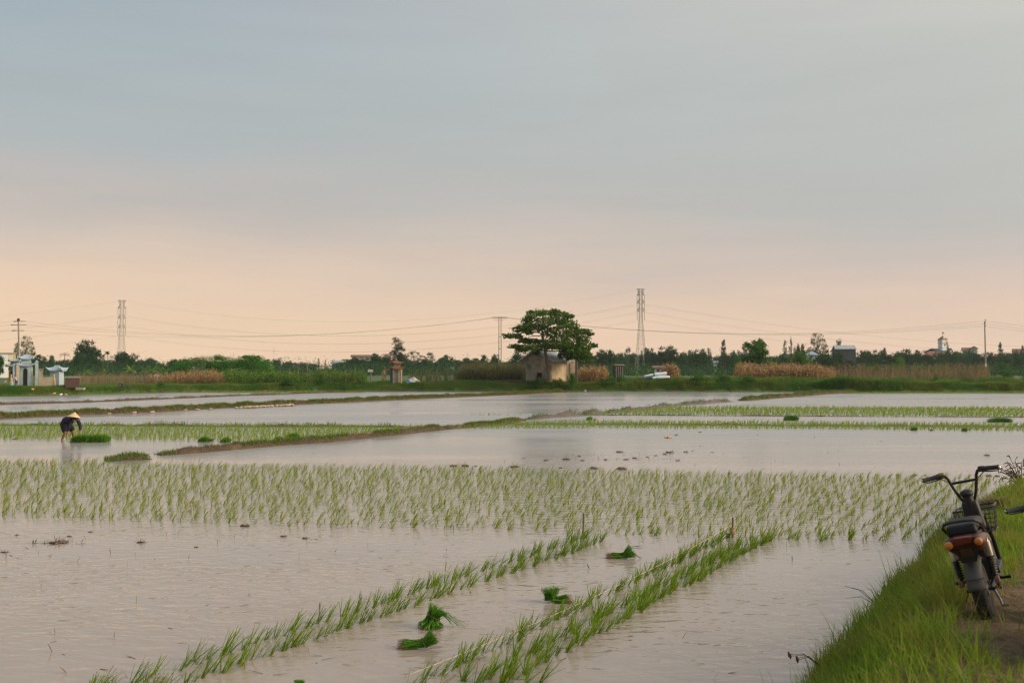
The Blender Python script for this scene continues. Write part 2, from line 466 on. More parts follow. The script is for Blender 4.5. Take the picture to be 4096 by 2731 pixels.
def water_mat():
    m, t, p = nodes('paddy_water')
    L = t.links.new
    p.inputs['IOR'].default_value = 1.40
    p.inputs['Specular IOR Level'].default_value = 0.5
    tc = t.nodes.new('ShaderNodeTexCoord')
    # muddy suspended silt
    n = t.nodes.new('ShaderNodeTexNoise'); n.inputs['Scale'].default_value = 0.35; n.inputs['Detail'].default_value = 4
    L(tc.outputs['Object'], n.inputs['Vector'])
    r = t.nodes.new('ShaderNodeValToRGB'); r.color_ramp.elements[0].position = 0.3; r.color_ramp.elements[1].position = 0.7
    r.color_ramp.elements[0].color = (0.262, 0.206, 0.163, 1); r.color_ramp.elements[1].color = (0.305, 0.242, 0.195, 1)
    L(n.outputs['Fac'], r.inputs[0])
    # silt brown nearby; farther out the sky's grey reflection is mixed into the colour
    sx_ = t.nodes.new('ShaderNodeSeparateXYZ'); L(tc.outputs['Object'], sx_.inputs[0])
    fs = t.nodes.new('ShaderNodeMapRange'); fs.inputs['From Min'].default_value = 9; fs.inputs['From Max'].default_value = 34; L(sx_.outputs['Y'], fs.inputs['Value'])
    sm = t.nodes.new('ShaderNodeMix'); sm.data_type = 'RGBA'; L(fs.outputs[0], sm.inputs['Factor']); L(r.outputs[0], sm.inputs['A']); sm.inputs['B'].default_value = (0.265, 0.255, 0.24, 1)
    L(sm.outputs['Result'], p.inputs['Base Color'])
    # wind: ruffled and calm patches drawn out across the paddies
    mp = t.nodes.new('ShaderNodeMapping'); mp.inputs['Scale'].default_value = (0.035, 0.16, 1); mp.inputs['Rotation'].default_value = (0, 0, radians(-4))
    L(tc.outputs['Object'], mp.inputs[0])
    nw = t.nodes.new('ShaderNodeTexNoise'); nw.inputs['Scale'].default_value = 1.0; nw.inputs['Detail'].default_value = 3; nw.inputs['Roughness'].default_value = 0.6
    L(mp.outputs[0], nw.inputs['Vector'])
    calm = t.nodes.new('ShaderNodeMapRange'); calm.inputs['From Min'].default_value = 0.38; calm.inputs['From Max'].default_value = 0.62
    L(nw.outputs['Fac'], calm.inputs['Value'])
    rr = t.nodes.new('ShaderNodeMapRange'); rr.inputs['To Min'].default_value = 0.03; rr.inputs['To Max'].default_value = 0.11
    # the open water farther out is more wind ruffled
    fy = t.nodes.new('ShaderNodeMapRange'); fy.inputs['From Min'].default_value = 14; fy.inputs['From Max'].default_value = 42
    fy.inputs['To Min'].default_value = 0.10; fy.inputs['To Max'].default_value = 0.38; L(sx_.outputs['Y'], fy.inputs['Value'])
    fz = t.nodes.new('ShaderNodeMapRange'); fz.inputs['From Min'].default_value = 14; fz.inputs['From Max'].default_value = 30
    fz.inputs['To Min'].default_value = 0.05; fz.inputs['To Max'].default_value = 0.15; L(sx_.outputs['Y'], fz.inputs['Value'])
    L(fz.outputs[0], rr.inputs['To Min']); L(fy.outputs[0], rr.inputs['To Max'])
    L(calm.outputs[0], rr.inputs['Value']); L(rr.outputs[0], p.inputs['Roughness'])
    # ripples: two crossing trains, crests longer than they are wide
    def train(rot, s, det, seed):
        mp = t.nodes.new('ShaderNodeMapping'); mp.inputs['Scale'].default_value = s; mp.inputs['Rotation'].default_value = (0, 0, radians(rot))
        mp.inputs['Location'].default_value = (seed, seed * 0.7, 0)
        L(tc.outputs['Object'], mp.inputs[0])
        n = t.nodes.new('ShaderNodeTexNoise'); n.inputs['Scale'].default_value = 1.0; n.inputs['Detail'].default_value = det
        n.inputs['Roughness'].default_value = 0.45; n.inputs['Distortion'].default_value = 0.35
        L(mp.outputs[0], n.inputs['Vector']); return n.outputs['Fac']
    a = train(-28, (3.6, 7.0, 1), 2.0, 0.0); b = train(22, (5.0, 9.5, 1), 2.0, 5.0)
    ad = t.nodes.new('ShaderNodeMath'); ad.operation = 'MULTIPLY_ADD'; ad.inputs[1].default_value = 0.55
    L(b, ad.inputs[0]); L(a, ad.inputs[2])
    bs = t.nodes.new('ShaderNodeMapRange'); bs.inputs['To Min'].default_value = 0.30; bs.inputs['To Max'].default_value = 1.0
    fb = t.nodes.new('ShaderNodeMapRange'); fb.inputs['From Min'].default_value = 16; fb.inputs['From Max'].default_value = 45
    fb.inputs['To Min'].default_value = 1.0; fb.inputs['To Max'].default_value = 0.30; L(sx_.outputs['Y'], fb.inputs['Value']); L(fb.outputs[0], bs.inputs['To Max'])
    bs.inputs['To Min'].default_value = 0.22
    L(calm.outputs[0], bs.inputs['Value'])
    bm = t.nodes.new('ShaderNodeBump'); bm.inputs['Distance'].default_value = 0.019
    L(ad.outputs[0], bm.inputs['Height']); L(bs.outputs[0], bm.inputs['Strength'])
    L(bm.outputs[0], p.inputs['Normal'])
    return m
wx = [-500, -120, -60, -30, 0, 30, 60, 120, 500]; wy = [-30, 0, 10, 25, 50, 80, 106]
V = [(x, y, 0.0) for y in wy for x in wx]
Q = [(i * 9 + k, i * 9 + k + 1, (i + 1) * 9 + k + 1, (i + 1) * 9 + k) for i in range(6) for k in range(8)]
water = mesh_np('water', V, Q, water_mat())
tag(water, 'shallow muddy water flooding the rice paddies and mirroring the evening sky', 'water', kind='structure')

# ------------------------------------------------------------------ low earth dikes between the paddies
mud_m = mat('dike_mud', (0.090, 0.060, 0.035), (0.042, 0.029, 0.019), scale=3.0, rough=0.85, bump=0.7, bscale=12)
wetmud_m = mat('wet_mud', (0.10, 0.068, 0.044), (0.05, 0.034, 0.024), scale=5.0, rough=0.5, bump=0.6, bscale=14, spec=0.5)
def resample(pts, step):
    out = [pts[0].copy()]; acc = 0.0
    for a, b in zip(pts[:-1], pts[1:]):
        d = (b - a).length; n = max(1, int(d / step))
        for i in range(1, n + 1): out.append(a.lerp(b, i / n))
    return out
DK = {}
def dike(pix, width, height, label, material, seed=0.0, step=0.12, gaps=(), rag=0.5, taper=0.8):
    P = resample([G(*p) for p in pix], step); n = len(P)
    V, Q = [], []; prof = [(-0.62, -0.12), (-0.48, 0.02), (-0.33, 0.62), (-0.14, 0.96), (0.1, 1.0), (0.32, 0.66), (0.48, 0.05), (0.62, -0.12)]
    L = sum((b - a).length for a, b in zip(P[:-1], P[1:])); s = 0
    for i, p in enumerate(P):
        t = (P[min(i + 1, n - 1)] - P[max(i - 1, 0)]).normalized(); nr = Vector((-t.y, t.x, 0))
        if i: s += (p - P[i - 1]).length
        k = 1 + rag * n2(p.x, p.y, 0.9, seed) + 0.5 * rag * n2(p.x, p.y, 3.1, seed + 3)
        k *= min(1, (s + 0.05) / taper, (L - s + 0.05) / taper)
        for (g0, g1) in gaps:
            f = s / L
            if g0 < f < g1: k *= 0.12
        wv = 1 + 0.3 * n2(p.x, p.y, 0.6, seed + 8)
        DK[(round(p.x, 4), round(p.y, 4))] = (max(0.0, k) * height, width * wv)
        for (u, z) in prof:
            j = 0.05 * n2(p.x + u * 3, p.y, 4.0, seed + 2)
            q = p + nr * (u * width * wv) 
            V.append((q.x + j, q.y + j, (z * height * k if z > 0 else z) + ((0.22 * n2(q.x, q.y, 6.0, seed + 5) + 0.30 * n2(q.x, q.y, 2.6, seed + 6)) * height * k if z > 0.3 else 0)))
    m = len(prof)
    for i in range(n - 1):
        for c in range(m - 1):
            Q.append((i * m + c, i * m + c + 1, (i + 1) * m + c + 1, (i + 1) * m + c))
    o = mesh_np('dike', V, Q, material, smooth=True)
    tag(o, label, 'dike', kind='structure')
    return P
pxA = [(-500, 1706), (-200, 1690), (0, 1674), (344, 1658), (600, 1648), (900, 1631), (1200, 1617), (1550, 1600), (1900, 1585), (2070, 1578), (2210, 1570.5), (2260, 1569)]
pxB = [(-500, 1634), (0, 1618), (344, 1609), (600, 1598), (900, 1585), (1100, 1578), (1300, 1571), (1450, 1568)]
pxC1 = [(421, 1840), (470, 1838), (590, 1832)]
pxC2 = [(637, 1819), (760, 1810), (900, 1799), (1090, 1781), (1290, 1768), (1530, 1743), (1800, 1714), (2000, 1698), (2090, 1681)]
pxC3 = [(2110, 1678), (2200, 1670), (2330, 1661), (2480, 1646), (2600, 1635), (2720, 1621), (2920, 1606)]
pxC4 = [(2968, 1602), (3100, 1592), (3300, 1576), (3420, 1571)]
PA = dike(pxA, 0.85, 0.19, 'grassy earth dike with white sandbags running behind the bent planter', mud_m, 1)
PB = dike(pxB, 0.7, 0.11, 'thin bare mud dike nearest the far bank on the left', mud_m, 2)
PC1 = dike(pxC1, 1.1, 0.22, 'small grassy mud islet where the diagonal dike begins', mud_m, 3, taper=0.9)
PC2 = dike(pxC2, 0.60, 0.14, 'diagonal mud dike crossing the middle of the paddies', mud_m, 4)
PC3 = dike(pxC3, 0.8, 0.15, 'low muddy stretch of the dike beside the far young rice', wetmud_m, 5, rag=0.8)
PC4 = dike(pxC4, 0.9, 0.22, 'far broken end of the diagonal dike near the bank', mud_m, 6)
# thin mud lips at the edges of the planted plots
lipL = dike([(-300, 1699), (0, 1701), (450, 1703), (900, 1706), (1500, 1707), (1740, 1711)], 0.35, 0.07, 'thin dark mud lip behind the young rice on the left', wetmud_m, 7, rag=1.0)
lipR = dike([(1960, 1697), (2200, 1697), (2600, 1698), (3300, 1703), (4096, 1707), (4700, 1710)], 0.35, 0.06, 'thin dark mud lip through the narrow rice strip on the right', wetmud_m, 8, rag=1.2)
lipR2 = dike([(2330, 1661), (2600, 1661.5), (3300, 1665), (4096, 1668), (4700, 1671)], 0.22, 0.035, 'thin dark mud lip in front of the far rice strip', wetmud_m, 9, rag=1.3)
# grass along the dikes: one stuff object
grass_m = leafmat('dike_grass_blade', [(0.066, 0.1581, 0.018), (0.088, 0.1771, 0.0225), (0.132, 0.1771, 0.0315), (0.1848, 0.1834, 0.054), (0.0484, 0.1265, 0.0144)], trans=0.3, objrand=0)
strawgrass_m = leafmat('dike_straw_blade', [(0.24, 0.165, 0.075), (0.19, 0.13, 0.055), (0.13, 0.12, 0.035), (0.10, 0.12, 0.025)], trans=0.3, objrand=0)
def dike_grass(P, dens, hgt, width, thr, seed, lateral=0.3):
    pos = []
    for a, b in zip(P[:-1], P[1:]):
        n = np.random.default_rng(int(abs(a.x * 91 + a.y * 57)) + seed).poisson(dens * (b - a).length)
        t = (b - a).normalized(); nr = Vector((-t.y, t.x, 0))
        for _ in range(n):
            hk, wk = DK[(round(a.x, 4), round(a.y, 4))]; u_ = random.gauss(-0.03, lateral * .8)
            if abs(u_) > .47: continue
            q = a.lerp(b, random.random()) + nr * u_ * wk; zq = hk * float(np.interp(u_, [-.48, -.33, -.14, .1, .32, .48], [0, .62, .96, 1.0, .66, .05])) - 0.01
            if n2(q.x, q.y, 0.55, seed) + 0.4 * n2(q.x, q.y, 2.0, seed) > thr: pos.append((q.x, q.y, zq))
    return np.array(pos)
def blade_set(pos, hmin, hmax, w):
    N = len(pos)
    return blades(pos, RNG.uniform(hmin, hmax, N), np.full(N, w) * RNG.uniform(0.7, 1.3, N), RNG.uniform(0, 2 * pi, N), RNG.uniform(0.0, 0.5, N), RNG.uniform(0.2, 1.3, N), 3)
parts = []; sparts = []
for P, d, h, w, thr, sd_ in [(PA, 420, 0.3, 1.0, -0.25, 1), (PC1, 900, 0.3, 0.6, -0.3, 3), (PC2, 620, 0.25, 0.55, 0.0, 4), (PC3, 60, 0.2, 0.6, 0.05, 5), (PC4, 300, 0.25, 0.8, -0.1, 6), (lipL, 60, 0.1, 0.5, -0.1, 7)]:
    g = dike_grass(P, d, h, w, thr, sd_)
    if len(g): parts.append(blade_set(g, *((0.05, 0.16, 0.012) if P in (PC1, PC2) else (0.10, 0.26, 0.02))))
for P, d, h, w, thr, sd_ in [(PA, 420, 0.25, 1.0, -0.7, 11), (PB, 120, 0.1, 0.6, -0.1, 12), (PC1, 180, 0.2, 0.9, -0.6, 13), (PC2, 260, 0.2, 0.9, -0.5, 14), (PC4, 120, 0.2, 0.8, -0.5, 15)]:
    g = dike_grass(P, d, h, w, thr, sd_, 0.4)
    if len(g): sparts.append(blade_set(g, *((0.04, 0.13, 0.012) if P in (PC1, PC2) else (0.08, 0.20, 0.02))))
V, Q = cat_vq(parts); o = mesh_np('dike_grass', V, Q, grass_m)
tag(o, 'short green grass tufts growing along the earth dikes', 'grass', kind='stuff')
V, Q = cat_vq(sparts); o = mesh_np('dike_straw', V, Q, strawgrass_m)
tag(o, 'dry straw coloured grass hanging over the sides of the dikes', 'dry grass', kind='stuff')

# ------------------------------------------------------------------ rice: individual clumps in the new rows, drifts of young plants behind
rice_row_m = leafmat('rice_leaf_fresh', [(0.0775, 0.1725, 0.005), (0.1225, 0.2242, 0.007), (0.1725, 0.2587, 0.01), (0.225, 0.2587, 0.018)], trans=0.4, rough=0.45, objrand=0.12)
rice_m = leafmat('rice_leaf_young', [(0.1386, 0.225, 0.006), (0.1914, 0.2687, 0.008), (0.2508, 0.2937, 0.012), (0.2904, 0.2625, 0.024)], trans=0.45, rough=0.7, objrand=0.0)
rice_far_m = leafmat('rice_leaf_distant', [(0.1426, 0.2434, 0.008), (0.202, 0.2858, 0.012), (0.2732, 0.2964, 0.02)], trans=0.4, rough=0.5, objrand=0.0)
def seedling(n, hmin, hmax, w, lean_mu, lean_sd, curl_mu, az_sd, droop=0.12, blunt=False, seg=3):
    pos = np.stack([RNG.normal(0, 0.012, n), RNG.normal(0, 0.012, n), np.full(n, -0.01)], 1)
    az = RNG.normal(0.25, az_sd, n); lean = RNG.normal(lean_mu, lean_sd, n); curl = np.abs(RNG.normal(curl_mu, 0.25, n))
    h = RNG.uniform(hmin, hmax, n)
    k = RNG.uniform(size=n) < droop
    lean[k] += 0.7; curl[k] += 0.5
    V, Q = blades(pos, h, np.full(n, w) * RNG.uniform(0.8, 1.25, n), az, lean, curl, seg, phi=az + pi / 2 + RNG.normal(0, 0.6, n))
    if blunt:
        V = V.reshape(n, seg + 1, 2, 3); mid = V[:, seg].mean(1, keepdims=True); V[:, seg] = mid + (V[:, seg - 1] - V[:, seg - 1].mean(1, keepdims=True)) * 0.75
        V = V.reshape(-1, 3)
    return V, Q
row_protos = []
for k in range(16):
    V, Q = seedling(int(RNG.integers(9, 17)), 0.15, 0.25, 0.0092, 0.60, 0.20, 0.10, 0.45, droop=0.10, blunt=True)
    me_o = mesh_np('rice_seedling', V, Q, rice_row_m); row_protos.append(me_o.data); bpy.data.objects.remove(me_o)
def rice_clump(p, scale, label, group, protos=row_protos):
    o = bpy.data.objects.new('rice_seedling', random.choice(protos)); link(o)
    o.location = p; o.rotation_euler = (0, 0, random.gauss(0, 0.35)); s = scale * random.uniform(0.8, 1.15); o.scale = (s, s, s * random.uniform(0.9, 1.1))
    return tag(o, label, 'rice seedling', group)
n_rice = 0
ROWGROUP = 'rice seedlings in the freshly planted rows'
rows = [
    ((330, 2800), (2345, 2150), 'fresh green rice seedling in the upper left row, the one leading to the bare stake'),
    ((499, 2812), (2420, 2163), 'fresh green rice seedling in the second row from the left, running under the bare stake'),
    ((1650, 2750), (2915, 2150), 'fresh green rice seedling in the row under the yellow string'),
    ((1880, 2740), (2985, 2172), 'fresh green rice seedling in the middle row right of the yellow string'),
    ((1985, 2750), (3080, 2158), 'fresh green rice seedling in the rightmost new row beside the open water'),
]
CL = []
for (a, b, lab) in rows:
    p0, p1 = G(*a), G(*b); L = (p1 - p0).length; u = 0.03
    while u < L:
        q = p0.lerp(p1, u / L) + Vector((random.gauss(0, 0.03), random.gauss(0, 0.02), 0))
        if random.random() > 0.02: CL.append((q, lab, ROWGROUP))
        u += random.uniform(0.058, 0.115)
for (x, y) in [(1760, 2742), (1850, 2725), (1900, 2742), (1950, 2716), (2040, 2712), (2100, 2735), (1720, 2700), (2000, 2738), (2160, 2728)]:
    CL.append((G(x, y), 'fresh green rice seedling at the bottom edge between the lower rows', ROWGROUP))
# the first plants of the older plot, right at its near edge
EDGE = [(2270, 2140), (2500, 2140), (2560, 2136), (2620, 2141), (2795, 2148), (3000, 2158), (3050, 2150), (3075, 2166), (3150, 2156), (3190, 2160), (3285, 2165), (3300, 2155), (3395, 2160)]
CL.sort(key=lambda c: c[0].y)
far_cl = CL[287:]; CL = CL[:287] + [(G(x, y), 'dark dense rice seedling at the near edge of the older plot', 'rice seedlings at the edge of the older plot') for (x, y) in EDGE]
for (q, lab, grp) in CL: rice_clump(q, 0.92, lab, grp); n_rice += 1
if far_cl:
    arr = [(np.array([v.co[:] for v in me.vertices]), np.array([p.vertices[:] for p in me.polygons])) for me in row_protos]
    V, Q = scatter(arr, np.array([tuple(c[0]) for c in far_cl]), RNG.uniform(.75, 1.05, len(far_cl)), RNG.normal(0, .35, len(far_cl)))
    tag(mesh_np('row_rice', V, Q, rice_row_m), 'far ends of the freshly planted rows running up to the older plot', 'young rice', kind='stuff')
print('rice clumps', n_rice)

# the older plots, past counting
plot_protos = [seedling(int(RNG.integers(5, 11)), 0.12, 0.26, 0.0110, 0.42, 0.24, 0.95, 0.40, droop=0.15) for _ in range(24)]
far_protos = [seedling(int(RNG.integers(4, 7)), 0.15, 0.24, 0.015, 0.30, 0.22, 0.6, 0.45, droop=0.1, seg=2) for _ in range(12)]
DIR = Vector((0.50, 0.866)); NRM = Vector((0.866, -0.50))
def plot(top, bot, spacing, protos, name, label, material, scale, keep=0.93, jit=0.3):
    tx = [G(x, y) for x, y in top]; bx_ = [G(x, y) for x, y in bot]
    ys = [p.y for p in tx + bx_]; pos = []
    x0 = min(p.x for p in tx + bx_) - 1; x1 = max(p.x for p in tx + bx_) + 1; y0, y1 = min(ys) - 0.5, max(ys) + 0.5
    cs = [Vector((x, y)) for x in (x0, x1) for y in (y0, y1)]
    u0, u1 = min(c.dot(DIR) for c in cs), max(c.dot(DIR) for c in cs); v0, v1 = min(c.dot(NRM) for c in cs), max(c.dot(NRM) for c in cs)
    U, W = np.meshgrid(np.arange(u0, u1, spacing), np.arange(v0, v1, spacing * 1.15), indexing='ij')
    U = U + RNG.normal(0, spacing * jit, U.shape); W = W + RNG.normal(0, spacing * jit * 0.55, W.shape)
    X = (U * DIR.x + W * NRM.x).ravel(); Y = (U * DIR.y + W * NRM.y).ravel()
    k = (Y > 3); X = X[k]; Y = Y[k]
    # back to the ground outline (photo pixels of the planted edge)
    zc = Y * CP - H * SP; yc = -H * CP - Y * SP
    px = CX + F * X / zc; py = CY - F * yc / zc
    t = np.interp(px, [p[0] for p in top], [p[1] for p in top]); b = np.interp(px, [p[0] for p in bot], [p[1] for p in bot])
    k = (py > t) & (py < b) & (px > -260) & (px < 4300) & (RNG.uniform(size=len(px)) < keep)
    pos = np.stack([X[k], Y[k], np.zeros(k.sum())], 1)
    V, Q = scatter(protos, pos, RNG.uniform(0.75, 1.15, len(pos)) * scale, RNG.normal(0, 0.4, len(pos)))
    o = mesh_np(name, V, Q, material)
    tag(o, label, 'young rice', kind='stuff'); print(name, len(pos))
plot([(-300, 1840), (0, 1843), (430, 1845), (440, 1856), (900, 1862), (1800, 1871), (2600, 1888), (3300, 1902), (3900, 1912), (4300, 1918)],
     [(-300, 2055), (0, 2065), (500, 2085), (900, 2103), (1800, 2118), (2300, 2130), (2700, 2146), (3100, 2160), (3560, 2168), (3760, 2140), (3860, 2060), (3990, 1930)],
     0.19, plot_protos, 'young_rice', 'wide plot of young rice bending to the right across the near paddy', rice_m, 0.90)
plot([(-300, 1697), (0, 1700), (900, 1704), (1500, 1706), (1740, 1709), (1800, 1712)],
     [(-300, 1756), (0, 1757), (420, 1759), (800, 1764), (1080, 1768), (1290, 1757), (1530, 1734), (1740, 1712), (1800, 1705)],
     0.20, far_protos, 'young_rice', 'strip of young rice behind the seedling bundles on the left', rice_far_m, 1.0)
plot([(2330, 1660.5), (2480, 1649), (2620, 1635), (2700, 1629), (3300, 1631), (4096, 1634), (4300, 1635)],
     [(2330, 1662), (2600, 1662), (3300, 1665), (4096, 1668), (4300, 1669)],
     0.25, far_protos, 'young_rice', 'farthest strip of young rice on the right', rice_far_m, 1.1)
plot([(1800, 1715), (1960, 1699), (2120, 1690), (2350, 1686), (2600, 1688), (3300, 1693), (4096, 1700), (4300, 1701)],
     [(1800, 1717), (1900, 1716), (2300, 1713), (2600, 1713), (3300, 1717), (4096, 1724), (4300, 1726)],
     0.205, far_protos, 'young_rice', 'narrow strip of young rice split by a mud lip on the right', rice_far_m, 1.0)
# the thin green fringes at the foot of the far bank
fr = []
for (x0, x1, y) in [(600, 1430, 1569.5), (3330, 4300, 1573)]:
    for x in np.arange(x0, x1, 1.6): fr.append(G(x + random.uniform(-1, 1), y + random.uniform(-0.6, 0.5)))
fr = np.array([tuple(p) for p in fr])
V, Q = scatter(far_protos, fr, RNG.uniform(0.9, 1.4, len(fr)), RNG.uniform(0, 6, len(fr)))
tag(mesh_np('fringe_grass', V, Q, rice_far_m), 'thin light green fringe of rice along the foot of the far bank', 'grass', kind='stuff')

# ------------------------------------------------------------------ pulled seedlings: tied sheaves and standing mats
sheaf_m = leafmat('pulled_seedling_leaf', [(0.0335, 0.1104, 0.01), (0.0521, 0.1564, 0.012), (0.0836, 0.2208, 0.016), (0.1488, 0.2944, 0.03)], trans=0.25, rough=0.5, objrand=0.1)
root_m = leafmat('pulled_seedling_root', [(0.17, 0.11, 0.06), (0.23, 0.16, 0.085), (0.12, 0.075, 0.04)], trans=0.1, objrand=0.1)
tie_m = mat('straw_tie', (0.07, 0.09, 0.025), rough=0.8, scale=40)
def strips(P, w):
    """P: (N, k, 3) polylines -> thin strips"""
    N, k, _ = P.shape
    d = np.gradient(P, axis=1); s = np.cross(d, RNG.normal(size=(N, 1, 3))); s /= (np.linalg.norm(s, axis=2, keepdims=True) + 1e-9)
    prof = np.linspace(1, 0.35, k)[None, :, None]
    V = np.stack([P - s * w * 0.5 * prof, P + s * w * 0.5 * prof], 2).reshape(-1, 3)
    base = (np.arange(N) * k * 2)[:, None, None] + (np.arange(k - 1) * 2)[None, :, None]
    return V, (base + np.array([0, 1, 3, 2])).reshape(-1, 4)
def sheaf(foot, root, tie, top, rr, rt, rtop, label, n=300, stray=(), rootfrac=0.3):
    """foot is the pixel at the water; root/tie/top are pixels of the sheaf's root end, tie and fan"""
    base = G(*foot); Y = base.y
    e = empty('seedling_bundle', base)
    loc = lambda p: np.array(A(p[0], p[1], Y) - base)
    r, t, c = loc(root), loc(tie), loc(top)
    k = sc(Y)
    ax = c - t; ax /= np.linalg.norm(ax)
    def disc(rad, ax, m):
        v = RNG.normal(size=(m, 3)); v -= (v @ ax)[:, None] * ax; v /= np.linalg.norm(v, axis=1)[:, None]
        return v * (np.sqrt(RNG.uniform(size=m)) * rad)[:, None], v
    axr = (t - r); axr /= np.linalg.norm(axr)
    dr, _ = disc(rr * k, axr, n); dt, _ = disc(rt * k, ax, n); dc, dv = disc(rtop * k, ax, n)
    L = np.linalg.norm(c - t)
    pts = []
    R0 = r + dr + axr * RNG.normal(0, 4 * k, (n, 1)); T0 = t + dt; C0 = c + dc + ax * (RNG.normal(0, 0.10, (n, 1)) * L)
    for u in (0, 0.5, 1.0): pts.append(R0 * (1 - u) + T0 * u)
    for u in (0.4, 0.75, 1.0): pts.append(T0 + (C0 - T0) * u + dc * (0.35 * u * (1 - u)))
    P = np.stack(pts, 1); P[:, :, 2] = np.maximum(P[:, :, 2], 0.004 + RNG.uniform(0, 0.012, (n, 1)))
    VQ = [strips(P, 0.0062)]
    for (x, y) in stray:
        s = loc((x, y)); m = 7
        S = np.stack([T0[:m], t * 0.6 + s * 0.4 + np.array([0, 0, 0.06]) + RNG.normal(0, 0.01, (m, 3)), s + RNG.normal(0, 0.015, (m, 3))], 1)
        S[:, :, 2] = np.maximum(S[:, :, 2], 0.004); VQ.append(strips(S, 0.008))
    V, Q = cat_vq(VQ); mesh_np('leaves', V, Q, sheaf_m, e)
    m = n // 2
    P = np.stack([R0[:m] - axr * RNG.uniform(8, 26, (m, 1)) * k + RNG.normal(0, 5 * k, (m, 3)), R0[:m], R0[:m] * (1 - rootfrac) + T0[:m] * rootfrac], 1)
    P[:, :, 2] = np.maximum(P[:, :, 2], 0.003); V, Q = strips(P, 0.004); mesh_np('roots', V, Q, root_m, e)
    mb = MB(); M = Matrix.Translation(Vector(t)) @ Vector(ax).to_track_quat('Z', 'Y').to_matrix().to_4x4()
    ring = [M @ Vector((rt * k * 1.08 * cos(a), rt * k * 1.08 * sin(a), 0)) for a in np.linspace(0, 2 * pi, 14)[:-1]]
    mb.tube(ring, 0.004, 5, closed=True); mb.build('tie', tie_m, e, smooth=True)
    return tag(e, label, 'seedling bundle', 'tied seedling bundles waiting in the near water')
sheaf((1665, 2592), (1618, 2582), (1698, 2570), (1736, 2545), 28, 20, 33, 'tied green seedling bundle lying on its side, nearest the bottom, roots to the left')
sheaf((1725, 2508), (1722, 2506), (1735, 2462), (1752, 2434), 54, 27, 46, 'upright seedling bundle shaped like an hourglass with long leaves drooping right', n=380, stray=[(1865, 2502), (1840, 2500), (1815, 2494), (1800, 2480)], rootfrac=0.1)
sheaf((2215, 2408), (2262, 2402), (2203, 2394), (2200, 2352), 26, 26, 40, 'tied seedling bundle standing with its fan tipped up left and brown roots to the right', stray=[(2268, 2354)])
sheaf((2500, 2232), (2450, 2223), (2500, 2220), (2530, 2202), 16, 14, 32, 'tied seedling bundle lying flat with its dark fan to the right, below the bare stake', stray=[(2565, 2234), (2570, 2188)])
sheaf((1195, 2752), (1195, 2752), (1196, 2738), (1198, 2722), 24, 14, 24, 'dark seedling bundle cut off by the bottom edge of the photo')
sheaf((2920, 2150), (2912, 2156), (2912, 2142), (2914, 2132), 10, 8, 11, 'small dark seedling bundle leaning beside the stake with the ball of twine', n=120)
def seedling_mat(cx, y0, w, h, depth, label, group, n=1600, lean=0.25, dome=0.3, gap=None):
    base = G(cx, y0); Y = base.y; k = sc(Y); e = empty('seedling_mat', base)
    W = w * k; hh = h * k
    x = RNG.uniform(-0.5, 0.5, n); y = RNG.uniform(0, 1, n)
    prof_h = 1 - dome * (np.abs(x) * 2) ** 3
    if gap is not None: prof_h *= 1 - 0.25 * np.exp(-((x - gap) / 0.05) ** 2)
    pos = np.stack([x * W, y * depth, np.full(n, 0.0)], 1)
    V, Q = blades(pos, hh * prof_h * RNG.uniform(0.75, 1.08, n), np.full(n, max(0.008, 0.35 * k)), RNG.normal(0.1, 0.5, n), RNG.normal(lean, 0.12, n), np.abs(RNG.normal(0.25, 0.15, n)), 3)
    mesh_np('leaves', V, Q, sheaf_m, e)
    mb = MB().rbox((0, depth / 2, 0.005), (W * 0.92, depth * 0.9, 0.05), 0.02); mb.build('root_block', root_m, e)
    return tag(e, label, 'seedling bundle', group)
MG = 'standing seedling bundles in the middle paddies'
seedling_mat(310, 1771, 68, 36, 0.45, 'left half of the large seedling block beside the bent planter, close to the hands', MG, 1500)
seedling_mat(378, 1770, 84, 36, 0.45, 'right half of the large seedling block, the end away from the bent planter', MG, 1700)
seedling_mat(808, 1768, 40, 26, 0.35, 'rounded seedling bundle in open water left of the diagonal dike', MG, 700, dome=0.5)
seedling_mat(836, 1767, 20, 15, 0.25, 'little seedling bundle leaning on the rounded one in open water', MG, 250)
seedling_mat(896, 1770, 38, 24, 0.3, 'seedling bundle standing in open water just left of the diagonal dike', MG, 600, dome=0.5)
seedling_mat(1110, 1760, 30, 17, 0.3, 'small seedling bundle lying on the diagonal dike left of a larger one', MG, 400, dome=0.6)
seedling_mat(1164, 1757, 50, 29, 0.4, 'dark seedling bundle standing on the diagonal dike beside the pale sacks', MG, 900, dome=0.5)
seedling_mat(2358, 1681, 22, 17, 0.35, 'seedling bundle in the water at the left tip of the far rice strips', MG, 400)
seedling_mat(3170, 1682, 52, 24, 0.6, 'large dark seedling block in the water strip right of centre', MG, 1200, dome=0.25)
seedling_mat(4012, 1690, 82, 22, 0.6, 'long seedling block near the right edge of the photo', MG, 1500, dome=0.25)
seedling_mat(3661, 1722, 20, 17, 0.25, 'small seedling bundle in front of the narrow rice strip', MG, 300)
seedling_mat(3863, 1725, 14, 18, 0.25, 'upright little seedling bundle on the edge of open water, far right', MG, 250, lean=0.35)
seedling_mat(3727, 1723, 6, 9, 0.15, 'tiny seedling bundle between the two small ones on the right', MG, 80)
seedling_mat(2430, 1653, 18, 14, 0.3, 'seedling bundle on the tip of the farthest rice strip', MG, 300, dome=0.5)
seedling_mat(2484, 1659, 6, 9, 0.2, 'tiny dark seedling bundle, leftmost in the farthest rice strip', MG, 80)
seedling_mat(2554, 1661, 6, 7, 0.2, 'tiny dark seedling bundle left of the lone one in the farthest rice strip', MG, 80)
